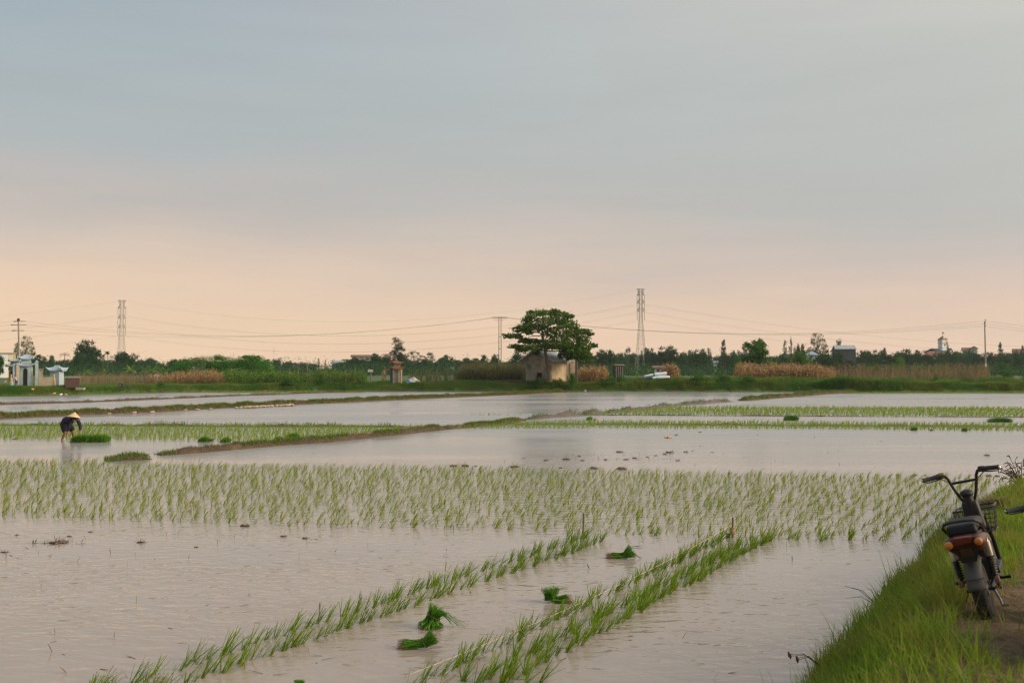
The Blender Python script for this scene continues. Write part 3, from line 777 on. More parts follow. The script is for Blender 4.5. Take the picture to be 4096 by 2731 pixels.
seedling_mat(2674, 1661, 7, 8, 0.2, 'tiny dark seedling bundle standing alone in the farthest rice strip', MG, 80)
seedling_mat(2738, 1661, 8, 9, 0.2, 'left one of the tiny pair of seedling bundles in the farthest rice strip', MG, 80)
seedling_mat(2758, 1661, 8, 8, 0.2, 'right one of the tiny pair of seedling bundles in the farthest rice strip', MG, 80)
seedling_mat(56, 1757, 16, 6, 0.2, 'little flat seedling bundle at the rice edge left of the planter', MG, 120)

# ------------------------------------------------------------------ stakes, string, litter on the water
wood_m = mat('weathered_bamboo', (0.20, 0.145, 0.095), (0.11, 0.08, 0.055), scale=6, rough=0.8, stretch=(8, 8, 1), bump=0.3)
def stake(px, y0, y1, label):
    b = G(px, y0); top = A(px + 2, y1, b.y); mb = MB()
    L = top.z
    mb.tube([(0, 0, -0.12), (0.002, 0, L * 0.3), (0.006, 0, L * 0.7), (0.008, 0, L)], [0.015, 0.015, 0.014, 0.013], 8)
    for z in (0.3, 0.62): mb.tube([(0.003, 0, L * z - 0.006), (0.003, 0, L * z + 0.006)], 0.0175, 8)
    o = mb.build('stake', wood_m, None, True); o.location = b
    return tag(o, label, 'stake'), b
s1, b1 = stake(2333, 2146, 2050, 'bare bamboo stake standing at the end of the left seedling rows')
s2, b2 = stake(2930, 2150, 2069, 'bamboo stake with a ball of twine wound round its foot')
twine_m = mat('yellow_twine', (0.42, 0.30, 0.12), (0.25, 0.16, 0.07), rough=0.8, scale=30)
mb = MB()
for k in range(26):
    a0 = random.uniform(0, pi); tl = random.uniform(-0.9, 0.9); zc = random.uniform(0.07, 0.14); r = (0.035 if abs(zc - 0.10) < 0.03 else 0.026) * random.uniform(0.8, 1.1)
    mb.tube([(r * cos(a), r * sin(a), zc + 0.8 * r * tl * cos(a + a0)) for a in np.linspace(0, 2 * pi, 13)[:-1]], 0.0035, 4, closed=True)
mb.ball((0, 0, 0.10), (0.03, 0.03, 0.05), 10, 8, 0.2)
o = mb.build('twine_ball', twine_m, None, True); o.location = b2
tag(o, 'brown and yellow ball of twine wound at the foot of the right stake', 'twine')
e_ = G(1640, 2760) - b2
mb = MB(); mb.tube([(0, 0, 0.19)] + [tuple(Vector((0, 0, 0.19)).lerp(Vector((e_.x, e_.y, 0.12)), u) - Vector((0, 0, 0.14 * 4 * u * (1 - u) * 0.6))) for u in np.linspace(0.05, 1, 16)], 0.0022, 5)
o = mb.build('guide_string', mat('pale_string', (0.60, 0.42, 0.20), rough=0.7), None, True); o.location = b2
tag(o, 'thin yellow guide string running from the right stake along the new row', 'string')

clod_m = mat('wet_clod', (0.12, 0.080, 0.052), (0.06, 0.042, 0.030), scale=30, rough=0.55, spec=0.5, bump=0.5, bscale=60)
straw_m = leafmat('dead_straw', [(0.20, 0.13, 0.07), (0.13, 0.085, 0.05), (0.07, 0.045, 0.03)], trans=0.1, objrand=0.1)
clods = []
for k in range(7):
    mb = MB()
    for j in range(random.randint(2, 5)):
        mb.ball((random.uniform(-0.05, 0.05), random.uniform(-0.03, 0.03), random.uniform(-0.004, 0.012)), (random.uniform(0.02, 0.05), random.uniform(0.02, 0.035), random.uniform(0.010, 0.028)), 10, 7, 0.7)
    o = mb.build('mud_clod', clod_m, None, True)
    pos = np.stack([RNG.normal(0, 0.045, 26), RNG.normal(0, 0.02, 26), RNG.uniform(0.002, 0.02, 26)], 1)
    V, Q = blades(pos, RNG.uniform(0.04, 0.12, 26), np.full(26, 0.006), RNG.uniform(0, 6.28, 26), RNG.uniform(0.9, 1.5, 26), RNG.normal(0, 0.3, 26), 2)
    so = mesh_np('straw', V, Q, straw_m); clods.append((o.data, so.data))
    bpy.data.objects.remove(o); bpy.data.objects.remove(so)
def clod(px, py, w, label, group, kind=None):
    p = G(px, py); me, sm = clods[kind if kind is not None else random.randrange(7)]
    o = bpy.data.objects.new('mud_clod', me); link(o); s = w * sc(p.y) / 0.15
    o.location = p; o.scale = (s, s, s * random.uniform(0.7, 1.1)); o.rotation_euler = (0, 0, random.uniform(-0.5, 0.5))
    c = bpy.data.objects.new('straw', sm); link(c, o)
    return tag(o, label, 'mud clod', group)
CG = 'mud clods poking out of the water'
clod(220, 2172, 74, 'long straw-strewn mud clod on the far left of the near water', CG, 0)
clod(363, 2127, 20, 'pointed little mud clod beyond the long straw-strewn one', CG)
clod(275, 2145, 22, 'low round mud clod between the long one and the pointed one', CG)
clod(565, 2170, 36, 'flat straw-topped mud clod in the near water below the young rice', CG, 2)
clod(1135, 2145, 30, 'bristly mud clod with loose stalks in the middle of the near water', CG, 3)
clod(1222, 2153, 22, 'flat sliver of mud right of the bristly clod', CG)
clod(18, 2209, 34, 'dark mud clod at the left edge of the photo', CG)
clod(68, 2140, 20, 'small brown mud clod above the dark one at the left edge', CG)
clod(980, 2104, 36, 'scattered mud and straw right at the lower edge of the young rice', CG)
clod(782, 2188, 18, 'small mud clod right of the flat straw-topped one', CG)
for (x, y, w) in [(2095, 1833, 20), (2185, 1842, 30), (2260, 1838, 44), (2330, 1842, 22), (2420, 1839, 24), (2505, 1838, 34), (2540, 1832, 26), (2620, 1822, 22), (2680, 1810, 52),
                  (2745, 1808, 26), (2712, 1842, 26), (2770, 1803, 12), (2850, 1809, 14), (2838, 1819, 8), (2315, 1825, 22), (2480, 1808, 36), (2590, 1828, 18), (2660, 1816, 22)]:
    clod(x, y, w * .72, 'dark lump of mud and straw in the shallow bar beyond the near rice', 'mud lumps of the shallow bar')
for (x, y, w) in [(2800, 1729, 12), (2802, 1783, 9), (1254, 1814, 7), (1150, 1784, 4), (2154, 1784, 6), (3030, 1570 + 170, 8), (3525, 1765, 9), (3950, 1822, 26), (2705, 1740, 14)]:
    clod(x, y, w, 'tiny lone speck of mud on the open water of the middle paddy', 'lone mud specks')
for (x, y, w) in [(1338, 1858, 12), (1815, 1864, 30), (1856, 1864, 36), (1901, 1864, 12), (2052, 1868, 40), (2240, 1872, 16), (2380, 1874, 30), (2490, 1876, 50), (3590, 1899, 16), (3660, 1900, 18), (3700, 1900, 12), (3950, 1903, 26), (3990, 1904, 18)]:
    clod(x, y, w, 'low dark lump of mud along the far edge of the near rice plot', 'mud lumps edging the near rice plot')
# floating straw, stubble and specks past counting
P = []
for _ in range(800):
    x = random.uniform(-50, 3900); y = random.choice([random.uniform(1730, 1860), random.uniform(2090, 2250), random.uniform(1585, 1690), random.uniform(2100, 2720), random.uniform(1880, 2100)])
    if 1690 < y < 1730: continue
    p = G(x, y); P.append((p.x, p.y, 0.002, y))
for (x0, x1, y) in [(1900, 2250, 1602), (2050, 2200, 1603), (1600, 1900, 1658), (1500, 1800, 1665), (3540, 3800, 1600), (1400, 1700, 1618), (3500, 3700, 1596), (1000, 1150, 1688), (200, 360, 1631), (2200, 2750, 1836), (2250, 2700, 1820), (2600, 3300, 1663), (120, 330, 2172)]:
    for _ in range(int((x1 - x0) / 5)):
        p = G(random.uniform(x0, x1), y + random.gauss(0, 1.5)); P.append((p.x, p.y, 0.002, y))
P = np.array(P); N = len(P)
up = RNG.uniform(size=N) < 0.25
V, Q = blades(P[:, :3], np.where(up, RNG.uniform(0.03, 0.10, N), RNG.uniform(0.03, 0.16, N)), RNG.uniform(0.006, 0.018, N), RNG.choice([0, pi], N) + RNG.normal(0, 0.5, N), np.where(up, RNG.normal(0.2, 0.3, N), RNG.uniform(1.40, 1.54, N)), np.where(up, 0.2, 0.0), 2)
tag(mesh_np('floating_straw', V, Q, straw_m), 'bits of dead straw and stubble scattered over the muddy water', 'debris', kind='stuff')

# drink bottle adrift
b = G(2672, 1752); e = empty('bottle', b, (0, 0, 0)); s = 28 * sc(b.y)
Mx = Matrix.Translation((0, 0, 0.02)) @ Euler((0, radians(-88), 0)).to_matrix().to_4x4()
mb = MB(); mb.lathe([(0.001, -s * .5), (s * .13, -s * .5), (s * .14, -s * .2), (s * .13, 0.0), (s * .14, s * .2), (s * .07, s * .38), (s * .055, s * .43)], 14, Mx); mb.build('bottle_body', mat('orange_plastic', (0.62, 0.33, 0.10), (0.5, 0.27, 0.09), rough=0.3), e, True)
mb = MB(); mb.lathe([(s * .145, -s * .02), (s * .147, s * .12)], 14, Mx); mb.build('label_band', mat('dark_label', (0.05, 0.07, 0.05), rough=0.5), e, True)
mb = MB(); mb.lathe([(s * .07, s * .42), (s * .07, s * .5)], 12, Mx); mb.build('cap', mat('dark_cap', (0.03, 0.03, 0.03), rough=0.5), e, True)
tag(e, 'orange plastic bottle floating in the middle paddy', 'bottle')

# sandbags along the grassy dike, sacks on the diagonal dike
sack_m = mat('pale_woven_sack', (0.40, 0.31, 0.215), (0.20, 0.15, 0.10), scale=5, rough=0.85, bump=0.4, bscale=40, objrand=0.12)
def sack_mesh(L, W, T):
    mb = MB(); nu, nv = 12, 10; v = []; f = []
    for i in range(nu + 1):
        u = i / nu * 2 - 1; pf = (1 - abs(u) ** 4) ** 0.5 * 0.9 + 0.1
        for k in range(nv):
            a = 2 * pi * k / nv; j = 1 + 0.12 * noise.noise(Vector((u * 2, cos(a), sin(a) + L * 5)))
            v.append((u * L / 2, W / 2 * cos(a) * pf * j, T / 2 * sin(a) * (pf if abs(u) < 0.8 else pf * 0.7) * j))
    for i in range(nu):
        for k in range(nv): f.append((i * nv + k, i * nv + (k + 1) % nv, (i + 1) * nv + (k + 1) % nv, (i + 1) * nv + k))
    mb.add(v, f); return mb
so = sack_mesh(0.75, 0.48, 0.28).build('sandbag', sack_m, None, True); SACK = so.data; bpy.data.objects.remove(so)
def sack(px, py, z, s, rz, label, group, tilt=0.0):
    p = G(px, py, 0); o = bpy.data.objects.new('sandbag', SACK); link(o)
    o.location = (p.x, p.y, z); o.scale = (s, s, s); o.rotation_euler = (random.gauss(0, 0.1) + tilt, random.gauss(0, 0.1), rz)
    return tag(o, label, 'sandbag', group)
SG = 'pale sandbags shoring up the grassy dike'
for i, x in enumerate([945, 962, 979, 994, 1009, 1024, 1040, 1055, 1071, 1086, 1106, 1119, 1131, 1143, 1155, 1166]):
    y = np.interp(x, [932, 1172], [1636.5, 1624]); sack(x, y, 0.09, random.uniform(0.42, 0.62), radians(75) + random.gauss(0, 0.25), 'pale sandbag in the packed row on the grassy dike', SG)
for x, y, lab in [(608, 1651, 'lone pale sandbag on the grassy dike, leftmost of three spaced out'), (740, 1643.5, 'pale sandbag alone in the grass between the packed row and the leftmost one'),
                  (788, 1641, 'pale sandbag with its end tipped up, left of the packed row'), (841, 1639, 'small pale sandbag just left of the packed row'),
                  (536, 1654, 'half buried pale sandbag in the grass right of the planter'), (436, 1658, 'dirty sandbag almost hidden in the dike grass near the planter')]:
    sack(x, y, 0.05, random.uniform(0.32, 0.45), random.uniform(0.3, 1.2), lab, SG)
sack(1232, 1771, 0.06, 0.52, 0.9, 'grey brown sack slumped into the water on the diagonal dike', 'sacks on the diagonal dike', 0.3)
sack(1212, 1767, 0.12, 0.45, -0.5, 'crumpled tan sack lying behind the slumped one on the diagonal dike', 'sacks on the diagonal dike')
sack(2388, 1680, 0.02, 0.45, 0.1, 'white sack half sunk in the water beside the far rice strip', 'sacks on the diagonal dike')

# ------------------------------------------------------------------ the dike path on the right
P0 = Vector((2.30, 7.64))
def bend(t): return 0.13 * max(0.0, t - 9.0) ** 1.5              # the dike turns off to the right farther on
def st(s, t): q = P0 + NRM * (s + bend(t)) + DIR * t; return q.x, q.y
def sstep(x): x = min(1, max(0, x)); return x * x * (3 - 2 * x)
def dike_h(s, t):
    wob = 0.14 * n2(t, 1.0, 0.6, 2) + 0.07 * n2(t, 4.0, 1.7, 3)
    s2_ = s + wob
    z = -0.25 + 0.33 * sstep((s2_ + 0.45) / 0.55) + 0.54 * sstep((s2_ - 0.05) / 0.85)
    rut = -0.05 * math.exp(-((s - 1.75) / 0.30) ** 2) + 0.04 * sstep((s - 2.3) / 0.6)
    return z + rut + 0.035 * n2(s * 1.2, t, 1.3, 5) + (0.015 * n2(s, t, 5.0, 6) if s > 0.1 else 0)
ss = np.concatenate([np.arange(-0.6, 3.6, 0.07), [3.8, 4.4, 6, 9, 14]])
ts = np.concatenate([[-14, -11], np.arange(-9.5, 8, 0.09), np.arange(8, 26, 0.25), [27, 30, 35, 42, 55]])
V = []
for t in ts:
    for s in ss:
        x, y = st(s, t); V.append((x, y, dike_h(s, t)))
ns = len(ss)
Q = [(i * ns + k, i * ns + k + 1, (i + 1) * ns + k + 1, (i + 1) * ns + k) for i in range(len(ts) - 1) for k in range(ns - 1)]
def path_mat():
    m, t, p = nodes('path_earth'); L = t.links.new
    p.inputs['Roughness'].default_value = 0.95; p.inputs['Specular IOR Level'].default_value = 0.15
    tc = t.nodes.new('ShaderNodeTexCoord')
    def noi(s, d):
        n = t.nodes.new('ShaderNodeTexNoise'); n.inputs['Scale'].default_value = s; n.inputs['Detail'].default_value = d; n.inputs['Roughness'].default_value = 0.7
        L(tc.outputs['Object'], n.inputs['Vector']); return n.outputs['Fac']
    r = t.nodes.new('ShaderNodeValToRGB'); e = r.color_ramp.elements; e.new(0.5); e.new(0.5)
    for el, pc in zip(e, [(0.3, (0.045, 0.030, 0.020, 1)), (0.45, (0.095, 0.062, 0.038, 1)), (0.58, (0.14, 0.095, 0.055, 1)), (0.75, (0.20, 0.14, 0.08, 1))]):
        el.position, el.color = pc
    L(noi(5.0, 9), r.inputs[0]); L(r.outputs[0], p.inputs['Base Color'])
    b = t.nodes.new('ShaderNodeBump'); b.inputs['Strength'].default_value = 0.9; b.inputs['Distance'].default_value = 0.04
    L(noi(22.0, 8), b.inputs['Height']); L(b.outputs[0], p.inputs['Normal'])
    return m
path = mesh_np('path', V, Q, path_mat(), smooth=True)
tag(path, 'trodden earth path on top of the grassy dike at the right', 'path', kind='structure')

near_grass_m = leafmat('bank_grass_blade', [(0.086, 0.198, 0.009), (0.1265, 0.24, 0.0126), (0.172, 0.282, 0.0198), (0.2125, 0.264, 0.027), (0.0607, 0.156, 0.009), (0.1518, 0.24, 0.0162), (0.2429, 0.216, 0.045)],
                       trans=0.4, rough=0.5, objrand=0, patch=(1.3, (0.22, 0.18, 0.035), 0.75))
dry_grass_m = leafmat('bank_dry_blade', [(0.26, 0.19, 0.095), (0.20, 0.14, 0.07), (0.14, 0.10, 0.05), (0.30, 0.23, 0.12)], trans=0.25, objrand=0)
def dens(s, t):
    """how thick the grass stands: thick on the slope, thin on the trodden path"""
    if s < -0.12: return 0.0
    e = float(np.interp(t, [-4, -1.8, -0.9, 0, 3], [1.75, 1.55, 1.2, 0.98, 0.95])) + 0.20 * n2(t, 7.0, 0.55, 9) + 0.14 * n2(t, 2.0, 1.9, 4)
    d = 1.0 if s < e else math.exp(-((s - e) / 0.22) ** 2)
    d = max(d, 0.42 * sstep((n2(s, t, 0.9, 13) + 0.02) * 4) * (1.0 if t > 1.2 else 0.7))
    if s > 2.35: d = max(d, 0.7)
    if s < e: d *= 0.75 + 0.5 * n2(s, t, 1.5, 21)
    if t > 4.0: d = max(d, 0.26)
    if 1.0 < s < 1.6 and -0.9 < t < 1.3: d *= 0.12
    return max(0.0, d)
pos = []; hs = []; ws = []
for (t0, t1, rate, wv) in [(-6, -1.2, 1900, 0.0055), (-1.2, 2.5, 2600, 0.0055), (2.5, 7, 1900, 0.007), (7, 16, 1200, 0.010), (16, 24, 450, 0.016)]:
    n = int(rate * (t1 - t0) * 3.4)
    S = RNG.uniform(-0.15, 3.25, n); T = RNG.uniform(t0, t1, n); U = RNG.uniform(size=n)
    for s, t, u in zip(S, T, U):
        d = dens(s, t)
        if u < d * (1.0 if s < 1.5 else 0.55):
            x, y = st(s, t); pos.append((x, y, dike_h(s, t) - 0.01))
            hh = (0.09 + 0.20 * random.random() ** 1.5) * (1.0 if s < 1.25 else 0.55) * (0.8 + 0.45 * n2(s, t, 1.0, 31)) * (1.15 if t < 0.5 else 0.95)
            if s < 0.35 and random.random() < 0.05: hh *= 1.9
            hs.append(max(0.04, hh)); ws.append(wv * random.uniform(0.7, 1.4))
pos = np.array(pos); N = len(pos); print('near grass', N)
V, Q = blades(pos, np.array(hs), np.array(ws), RNG.uniform(0, 2 * pi, N), np.abs(RNG.normal(0.22, 0.25, N)), RNG.uniform(0.1, 1.1, N), 4)
tag(mesh_np('grass', V, Q, near_grass_m), 'lush green grass covering the slope of the right hand dike', 'grass', kind='stuff')
pos = []
for _ in range(20000):
    s = random.uniform(0.0, 3.2); t = random.uniform(-5, 16)
    if random.random() < (0.9 if s > 1.1 else 0.6) * (0.4 + 0.9 * max(0, n2(s, t, 1.2, 41) + 0.35)):
        x, y = st(s, t); pos.append((x, y, dike_h(s, t) + (0.006 if s > 1.1 else random.uniform(0, 0.08))))
pos = np.array(pos); N = len(pos)
V, Q = blades(pos, RNG.uniform(0.05, 0.22, N), RNG.uniform(0.003, 0.008, N), RNG.uniform(0, 6.28, N), RNG.uniform(1.1, 1.5, N), RNG.uniform(-0.2, 0.25, N), 3)
tag(mesh_np('dry_grass', V, Q, dry_grass_m), 'dead straw and withered blades trodden into the path on the right', 'dry grass', kind='stuff')

# a heap of dry straw and a pale clod on the path edge, a dry weed over the water
def on_dike(px, py):
    z = 0.6
    for _ in range(12):
        p = G(px, py, z); v = Vector((p.x, p.y)) - P0; z = dike_h(v.dot(NRM) - bend(v.dot(DIR)), v.dot(DIR))
    return p
hb = on_dike(3985, 2035); n = 700
pos = np.stack([RNG.normal(0, 0.11, n), RNG.normal(0, 0.10, n), np.zeros(n)], 1); pos[:, 2] = 0.13 * np.exp(-(pos[:, 0] ** 2 + pos[:, 1] ** 2) / 0.05) * RNG.uniform(0.3, 1, n)
V, Q = blades(pos, RNG.uniform(0.1, 0.32, n), np.full(n, 0.009), RNG.uniform(0, 6.28, n), RNG.uniform(1.0, 1.6, n), RNG.uniform(0, 0.5, n), 3)
o = mesh_np('straw_heap', V, Q, dry_grass_m); o.location = hb; tag(o, 'small heap of dry straw lying on the grass beside the basket moped', 'straw')
mb = MB(); mb.ball((0, 0, 0.02), (0.13, 0.06, 0.035), 12, 8, 0.5); o = mb.build('pale_stone', mat('pale_clay', (0.48, 0.38, 0.28), rough=0.9, bump=0.5), None, True); o.location = on_dike(3968, 2055)
tag(o, 'flat pale clod of clay in front of the straw heap', 'stone')
wb = G(4085, 1945, 0.35); mb = MB()
for k in range(17):
    a = radians(random.uniform(95, 265)) if k < 13 else random.uniform(0, 6.28); L = random.uniform(0.25, 0.62); el = random.uniform(0.25, 1.3)
    d = Vector((cos(a) * cos(el) * 1.1, sin(a) * cos(el) * 0.6, sin(el)))
    pts = [(0, 0, 0), tuple(d * L * 0.5 + Vector((0, 0, 0.05))), tuple(d * L + Vector((0, 0, 0.03)))]
    mb.tube(pts, [0.008, 0.006, 0.003], 5)
    for j in range(4):
        q = Vector(pts[1]).lerp(Vector(pts[2]), random.uniform(0, 1)); w = Vector((random.gauss(0, 1), random.gauss(0, 1), random.gauss(0, .6))).normalized()
        mb.tube([tuple(q), tuple(q + w * 0.07), tuple(q + w * 0.12 - Vector((0, 0, 0.03)))], [0.004, 0.010, 0.002], 4)
o = mb.build('dry_weed', mat('dry_weed_stem', (0.14, 0.09, 0.055), (0.08, 0.05, 0.035), rough=0.9), None, True); o.location = wb
tag(o, 'withered brown weed spreading its twigs over the water at the right edge', 'weed')
for (bp, lab, sd2) in [((3480, 2395), 'bent dry stalks reaching over the water halfway up the grassy slope', 5), ((3262, 2640), 'brown seed head on a dry stalk leaning over the water near the bottom', 9)]:
    random.seed(sd2); wb = G(bp[0] + 40, bp[1] + 35, 0.12); mb = MB()
    for k in range(4):
        d = Vector((-random.uniform(0.12, 0.32), random.uniform(-0.1, 0.15), random.uniform(0.05, 0.2)))
        mb.tube([(0, 0, 0), tuple(d * 0.6 + Vector((0, 0, 0.05))), tuple(d)], [0.004, 0.003, 0.002], 5)
        if sd2 == 9: mb.ball(tuple(d), (0.009, 0.007, 0.022), 8, 6, 0.5)
    o = mb.build('dry_stalk', MATS['dry_weed_stem'], None, True); o.location = wb; tag(o, lab, 'weed')
random.seed(21)

# ------------------------------------------------------------------ mopeds
blk = mat('black_plastic', (0.014, 0.015, 0.015), (0.024, 0.021, 0.018), rough=0.5, scale=12, spec=0.28)
blkm = mat('black_metal', (0.011, 0.012, 0.012), (0.022, 0.016, 0.012), rough=0.42, scale=20, spec=0.32)
rub = mat('tyre_rubber', (0.022, 0.022, 0.021), (0.050, 0.043, 0.036), rough=0.85, scale=9, bump=0.3, bscale=60)
fen_m = mat('dusty_fender', (0.026, 0.030, 0.029), (0.060, 0.054, 0.044), rough=0.6, scale=8)
red_m = mat('maroon_paint', (0.065, 0.020, 0.011), (0.026, 0.011, 0.008), rough=0.4, scale=9, spec=0.35)
chrome = mat('worn_chrome', (0.55, 0.52, 0.48), (0.35, 0.31, 0.27), rough=0.3, metal=0.9, scale=25)
steel = mat('grey_steel', (0.30, 0.29, 0.28), (0.18, 0.16, 0.14), rough=0.45, metal=0.8, scale=25)
redl = mat('red_lens', (0.15, 0.024, 0.017), rough=0.25, spec=0.6)
orgl = mat('orange_lens', (0.42, 0.115, 0.008), (0.30, 0.08, 0.006), rough=0.3, spec=0.6)
seat_m = mat('black_vinyl', (0.010, 0.011, 0.012), rough=0.6, scale=30, bump=0.1, spec=0.22)
grip_m = mat('grip_rubber', (0.030, 0.033, 0.032), rough=0.7)
mirr = mat('mirror_glass', (0.72, 0.74, 0.74), (0.68, 0.70, 0.70), rough=0.06, metal=1.0)
cream = mat('cream_switch', (0.52, 0.38, 0.16), rough=0.5)
def make_moped(loc, heading, lean, label, mirrors=False, basket=True):
    e = empty('moped', loc, (0, -lean, -heading)); R = 0.215
    RX = Euler((0, pi / 2, 0)).to_matrix().to_4x4()
    def wheel(y):
        M = Matrix.Translation((0, y, R)) @ RX
        mb = MB(); tr, w = R - 0.040, 0.049
        mb.lathe([(tr + 0.036 * cos(a) - 0.004, w * sin(a)) for a in np.linspace(-2.3, 2.3, 15)], 36, M)
        for k in range(36):                                       # tread blocks
            a = 2 * pi * k / 36
            for sx in (-0.024, 0.0, 0.024):
                aa = a + (0.06 if sx == 0 else 0)
                mb.box((sx, y + (R - 0.004 - abs(sx) * 0.28) * sin(aa), R + (R - 0.004 - abs(sx) * 0.28) * cos(aa)), (0.016, 0.024, 0.010), (-aa, 0, 0))
        w_ = mb.build('wheel', rub, e, True)
        mb = MB(); mb.lathe([(0.045, -0.05), (0.05, -0.03), (0.035, 0), (0.05, 0.03), (0.045, 0.05)], 20, M)
        mb.lathe([(tr - 0.022, -0.03), (tr - 0.008, -0.03), (tr - 0.008, 0.03), (tr - 0.022, 0.03)], 32, M)
        for k in range(6):
            a = 2 * pi * k / 6; mb.tube([(0, y + 0.04 * sin(a), R + 0.04 * cos(a)), (0, y + (tr - 0.015) * sin(a), R + (tr - 0.015) * cos(a))], 0.011, 6)
        mb.build('rim', steel, w_, True)
    wheel(0.0); wheel(1.13)
    def fender(y, a0, a1, rad, wdt, name):
        mb = MB(); k = 18; cr = 8; v = []; f = []
        for i in range(k + 1):
            a = a0 + (a1 - a0) * i / k
            for c in range(cr + 1):
                u = c / cr * 2 - 1; r = rad - 0.035 * abs(u) ** 2.6
                v.append((u * wdt / 2, y + r * cos(a), R + r * sin(a)))
        for i in range(k):
            for c in range(cr): f.append((i * (cr + 1) + c, i * (cr + 1) + c + 1, (i + 1) * (cr + 1) + c + 1, (i + 1) * (cr + 1) + c))
        mb.add(v, f)
        o = mb.build(name, fen_m, e, True)
        sol = o.modifiers.new('thick', 'SOLIDIFY'); sol.thickness = 0.004
        return o
    fr_ = fender(0, radians(172), radians(60), 0.252, 0.122, 'rear_fender')
    mb = MB(); mb.tube([(u * 0.062, -0.245 + 0.03 * abs(u) ** 2.6, R + 0.115) for u in np.linspace(-1, 1, 9)], 0.004, 5); mb.build('fender_rib', blk, fr_, True)
    fender(1.13, radians(150), radians(30), 0.245, 0.11, 'front_fender')
    # swing arm, frame, floorboard
    mb = MB()
    for sx in (-1, 1):
        mb.tube([(sx * 0.075, 0.0, R), (sx * 0.085, 0.2, R + 0.02), (sx * 0.07, 0.42, 0.27)], 0.016, 8)
        mb.tube([(sx * 0.09, -0.12, 0.56), (sx * 0.10, 0.15, 0.52), (sx * 0.09, 0.38, 0.34), (sx * 0.07, 0.72, 0.28), (0.0, 0.84, 0.50)], 0.016, 8)
    mb.tube([(0, 0.84, 0.42), (0, 0.80, 0.62), (0, 0.77, 0.74)], 0.028, 10)
    mb.tube([(-0.10, 0, R), (0.10, 0, R)], 0.010, 8)
    mb.build('frame', blkm, e, True)
    MB().rbox((0, 0.58, 0.27), (0.24, 0.36, 0.05), 0.012).build('floorboard', blk, e, True)
    MB().rbox((0, 0.30, 0.36), (0.19, 0.22, 0.24), 0.03).build('battery_box', blk, e, True)
    # shock absorbers
    for sx in (-1, 1):
        t0 = Vector((sx * 0.118, 0.0, 0.575)); t1 = Vector((sx * 0.113, 0.02, 0.275)); d = t1 - t0
        mb = MB(); mb.tube([t0, t0 + d * 0.08, t0 + d * 0.10, t0 + d * 0.43, t0 + d * 0.45], [0.018, 0.020, 0.028, 0.028, 0.020], 12)
        so_ = mb.build('shock_absorber', chrome, e, True)
        mb = MB(); mb.tube([t0 + d * 0.42, t0 + d * 0.93], 0.016, 8)
        pts = [t0 + d * (0.45 + 0.42 * i / 56) + Vector((0.026 * cos(i * 0.78), 0.026 * sin(i * 0.78), 0)) for i in range(57)]
        mb.tube(pts, 0.006, 5); mb.build('spring', blkm, so_, True)
        mb = MB(); mb.rbox((t1.x + sx * 0.008, t1.y, t1.z - 0.005), (0.035, 0.05, 0.05), 0.01); mb.build('lower_mount', mat('rusty_mount', (0.24, 0.12, 0.08), (0.14, 0.07, 0.05), rough=0.6), so_, True)
    # tail: body, lamps, seat, grab rail
    mb = MB()
    prof_ = [(-0.26, 0.600, 0.100, 0.030), (-0.23, 0.590, 0.125, 0.055), (-0.12, 0.575, 0.135, 0.075), (0.05, 0.56, 0.135, 0.075), (0.25, 0.52, 0.125, 0.09), (0.40, 0.46, 0.09, 0.09)]
    v = []; f = []; m = 14
    for (y, z, a, b_) in prof_:
        for k in range(m):
            th = 2 * pi * k / m; v.append((a * np.sign(cos(th)) * abs(cos(th)) ** 0.6, y, z + b_ * np.sign(sin(th)) * abs(sin(th)) ** 0.7))
    for i in range(len(prof_) - 1):
        for k in range(m): f.append((i * m + k, i * m + (k + 1) % m, (i + 1) * m + (k + 1) % m, (i + 1) * m + k))
    f.append(tuple(range(m))[::-1]); f.append(tuple((len(prof_) - 1) * m + k for k in range(m)))
    mb.add(v, f); tail = mb.build('tail_fairing', red_m, e, True, 60)
    MB().rbox((0, -0.262, 0.612), (0.118, 0.03, 0.058), 0.012, (0.25, 0, 0)).build('tail_light', redl, tail, True)
    mb = MB(); mb.box((0, -0.205, 0.515), (0.10, 0.035, 0.13), (0.25, 0, 0), top=(1.9, 1)); mb.box((0, -0.12, 0.52), (0.09, 0.14, 0.10)); mb.build('rear_mudguard_panel', blk, tail)
    MB().rbox((0, -0.230, 0.525), (0.080, 0.012, 0.070), 0.006, (0.25, 0, 0)).build('reflector_plate', mat('dull_brown_plate', (0.060, 0.028, 0.013), (0.03, 0.018, 0.01), rough=0.4), tail, True)
    for sx in (-1, 1):
        mb = MB(); mb.tube([(sx * 0.07, -0.22, 0.588), (sx * 0.095, -0.245, 0.588)], 0.010, 8)
        st_ = mb.build('indicator_stalk', blk, e, True)
        mb = MB(); mb.lathe([(0.004, -0.03), (0.022, -0.024), (0.029, -0.006), (0.029, 0.006), (0.022, 0.02), (0.006, 0.026)], 16, Matrix.Translation((sx * 0.098, -0.268, 0.590)) @ Euler((pi / 2, 0, 0)).to_matrix().to_4x4())
        mb.build('turn_signal', orgl, st_, True)
    mb = MB(); mb.rbox((0, -0.03, 0.685), (0.215, 0.36, 0.075), 0.034, (0.06, 0, 0), top=(0.9, 0.92), seg=4); mb.rbox((0, 0.26, 0.665), (0.20, 0.34, 0.075), 0.034, (-0.05, 0, 0), top=(0.9, 0.95), seg=4)
    mb.build('seat', seat_m, e, True, 60)
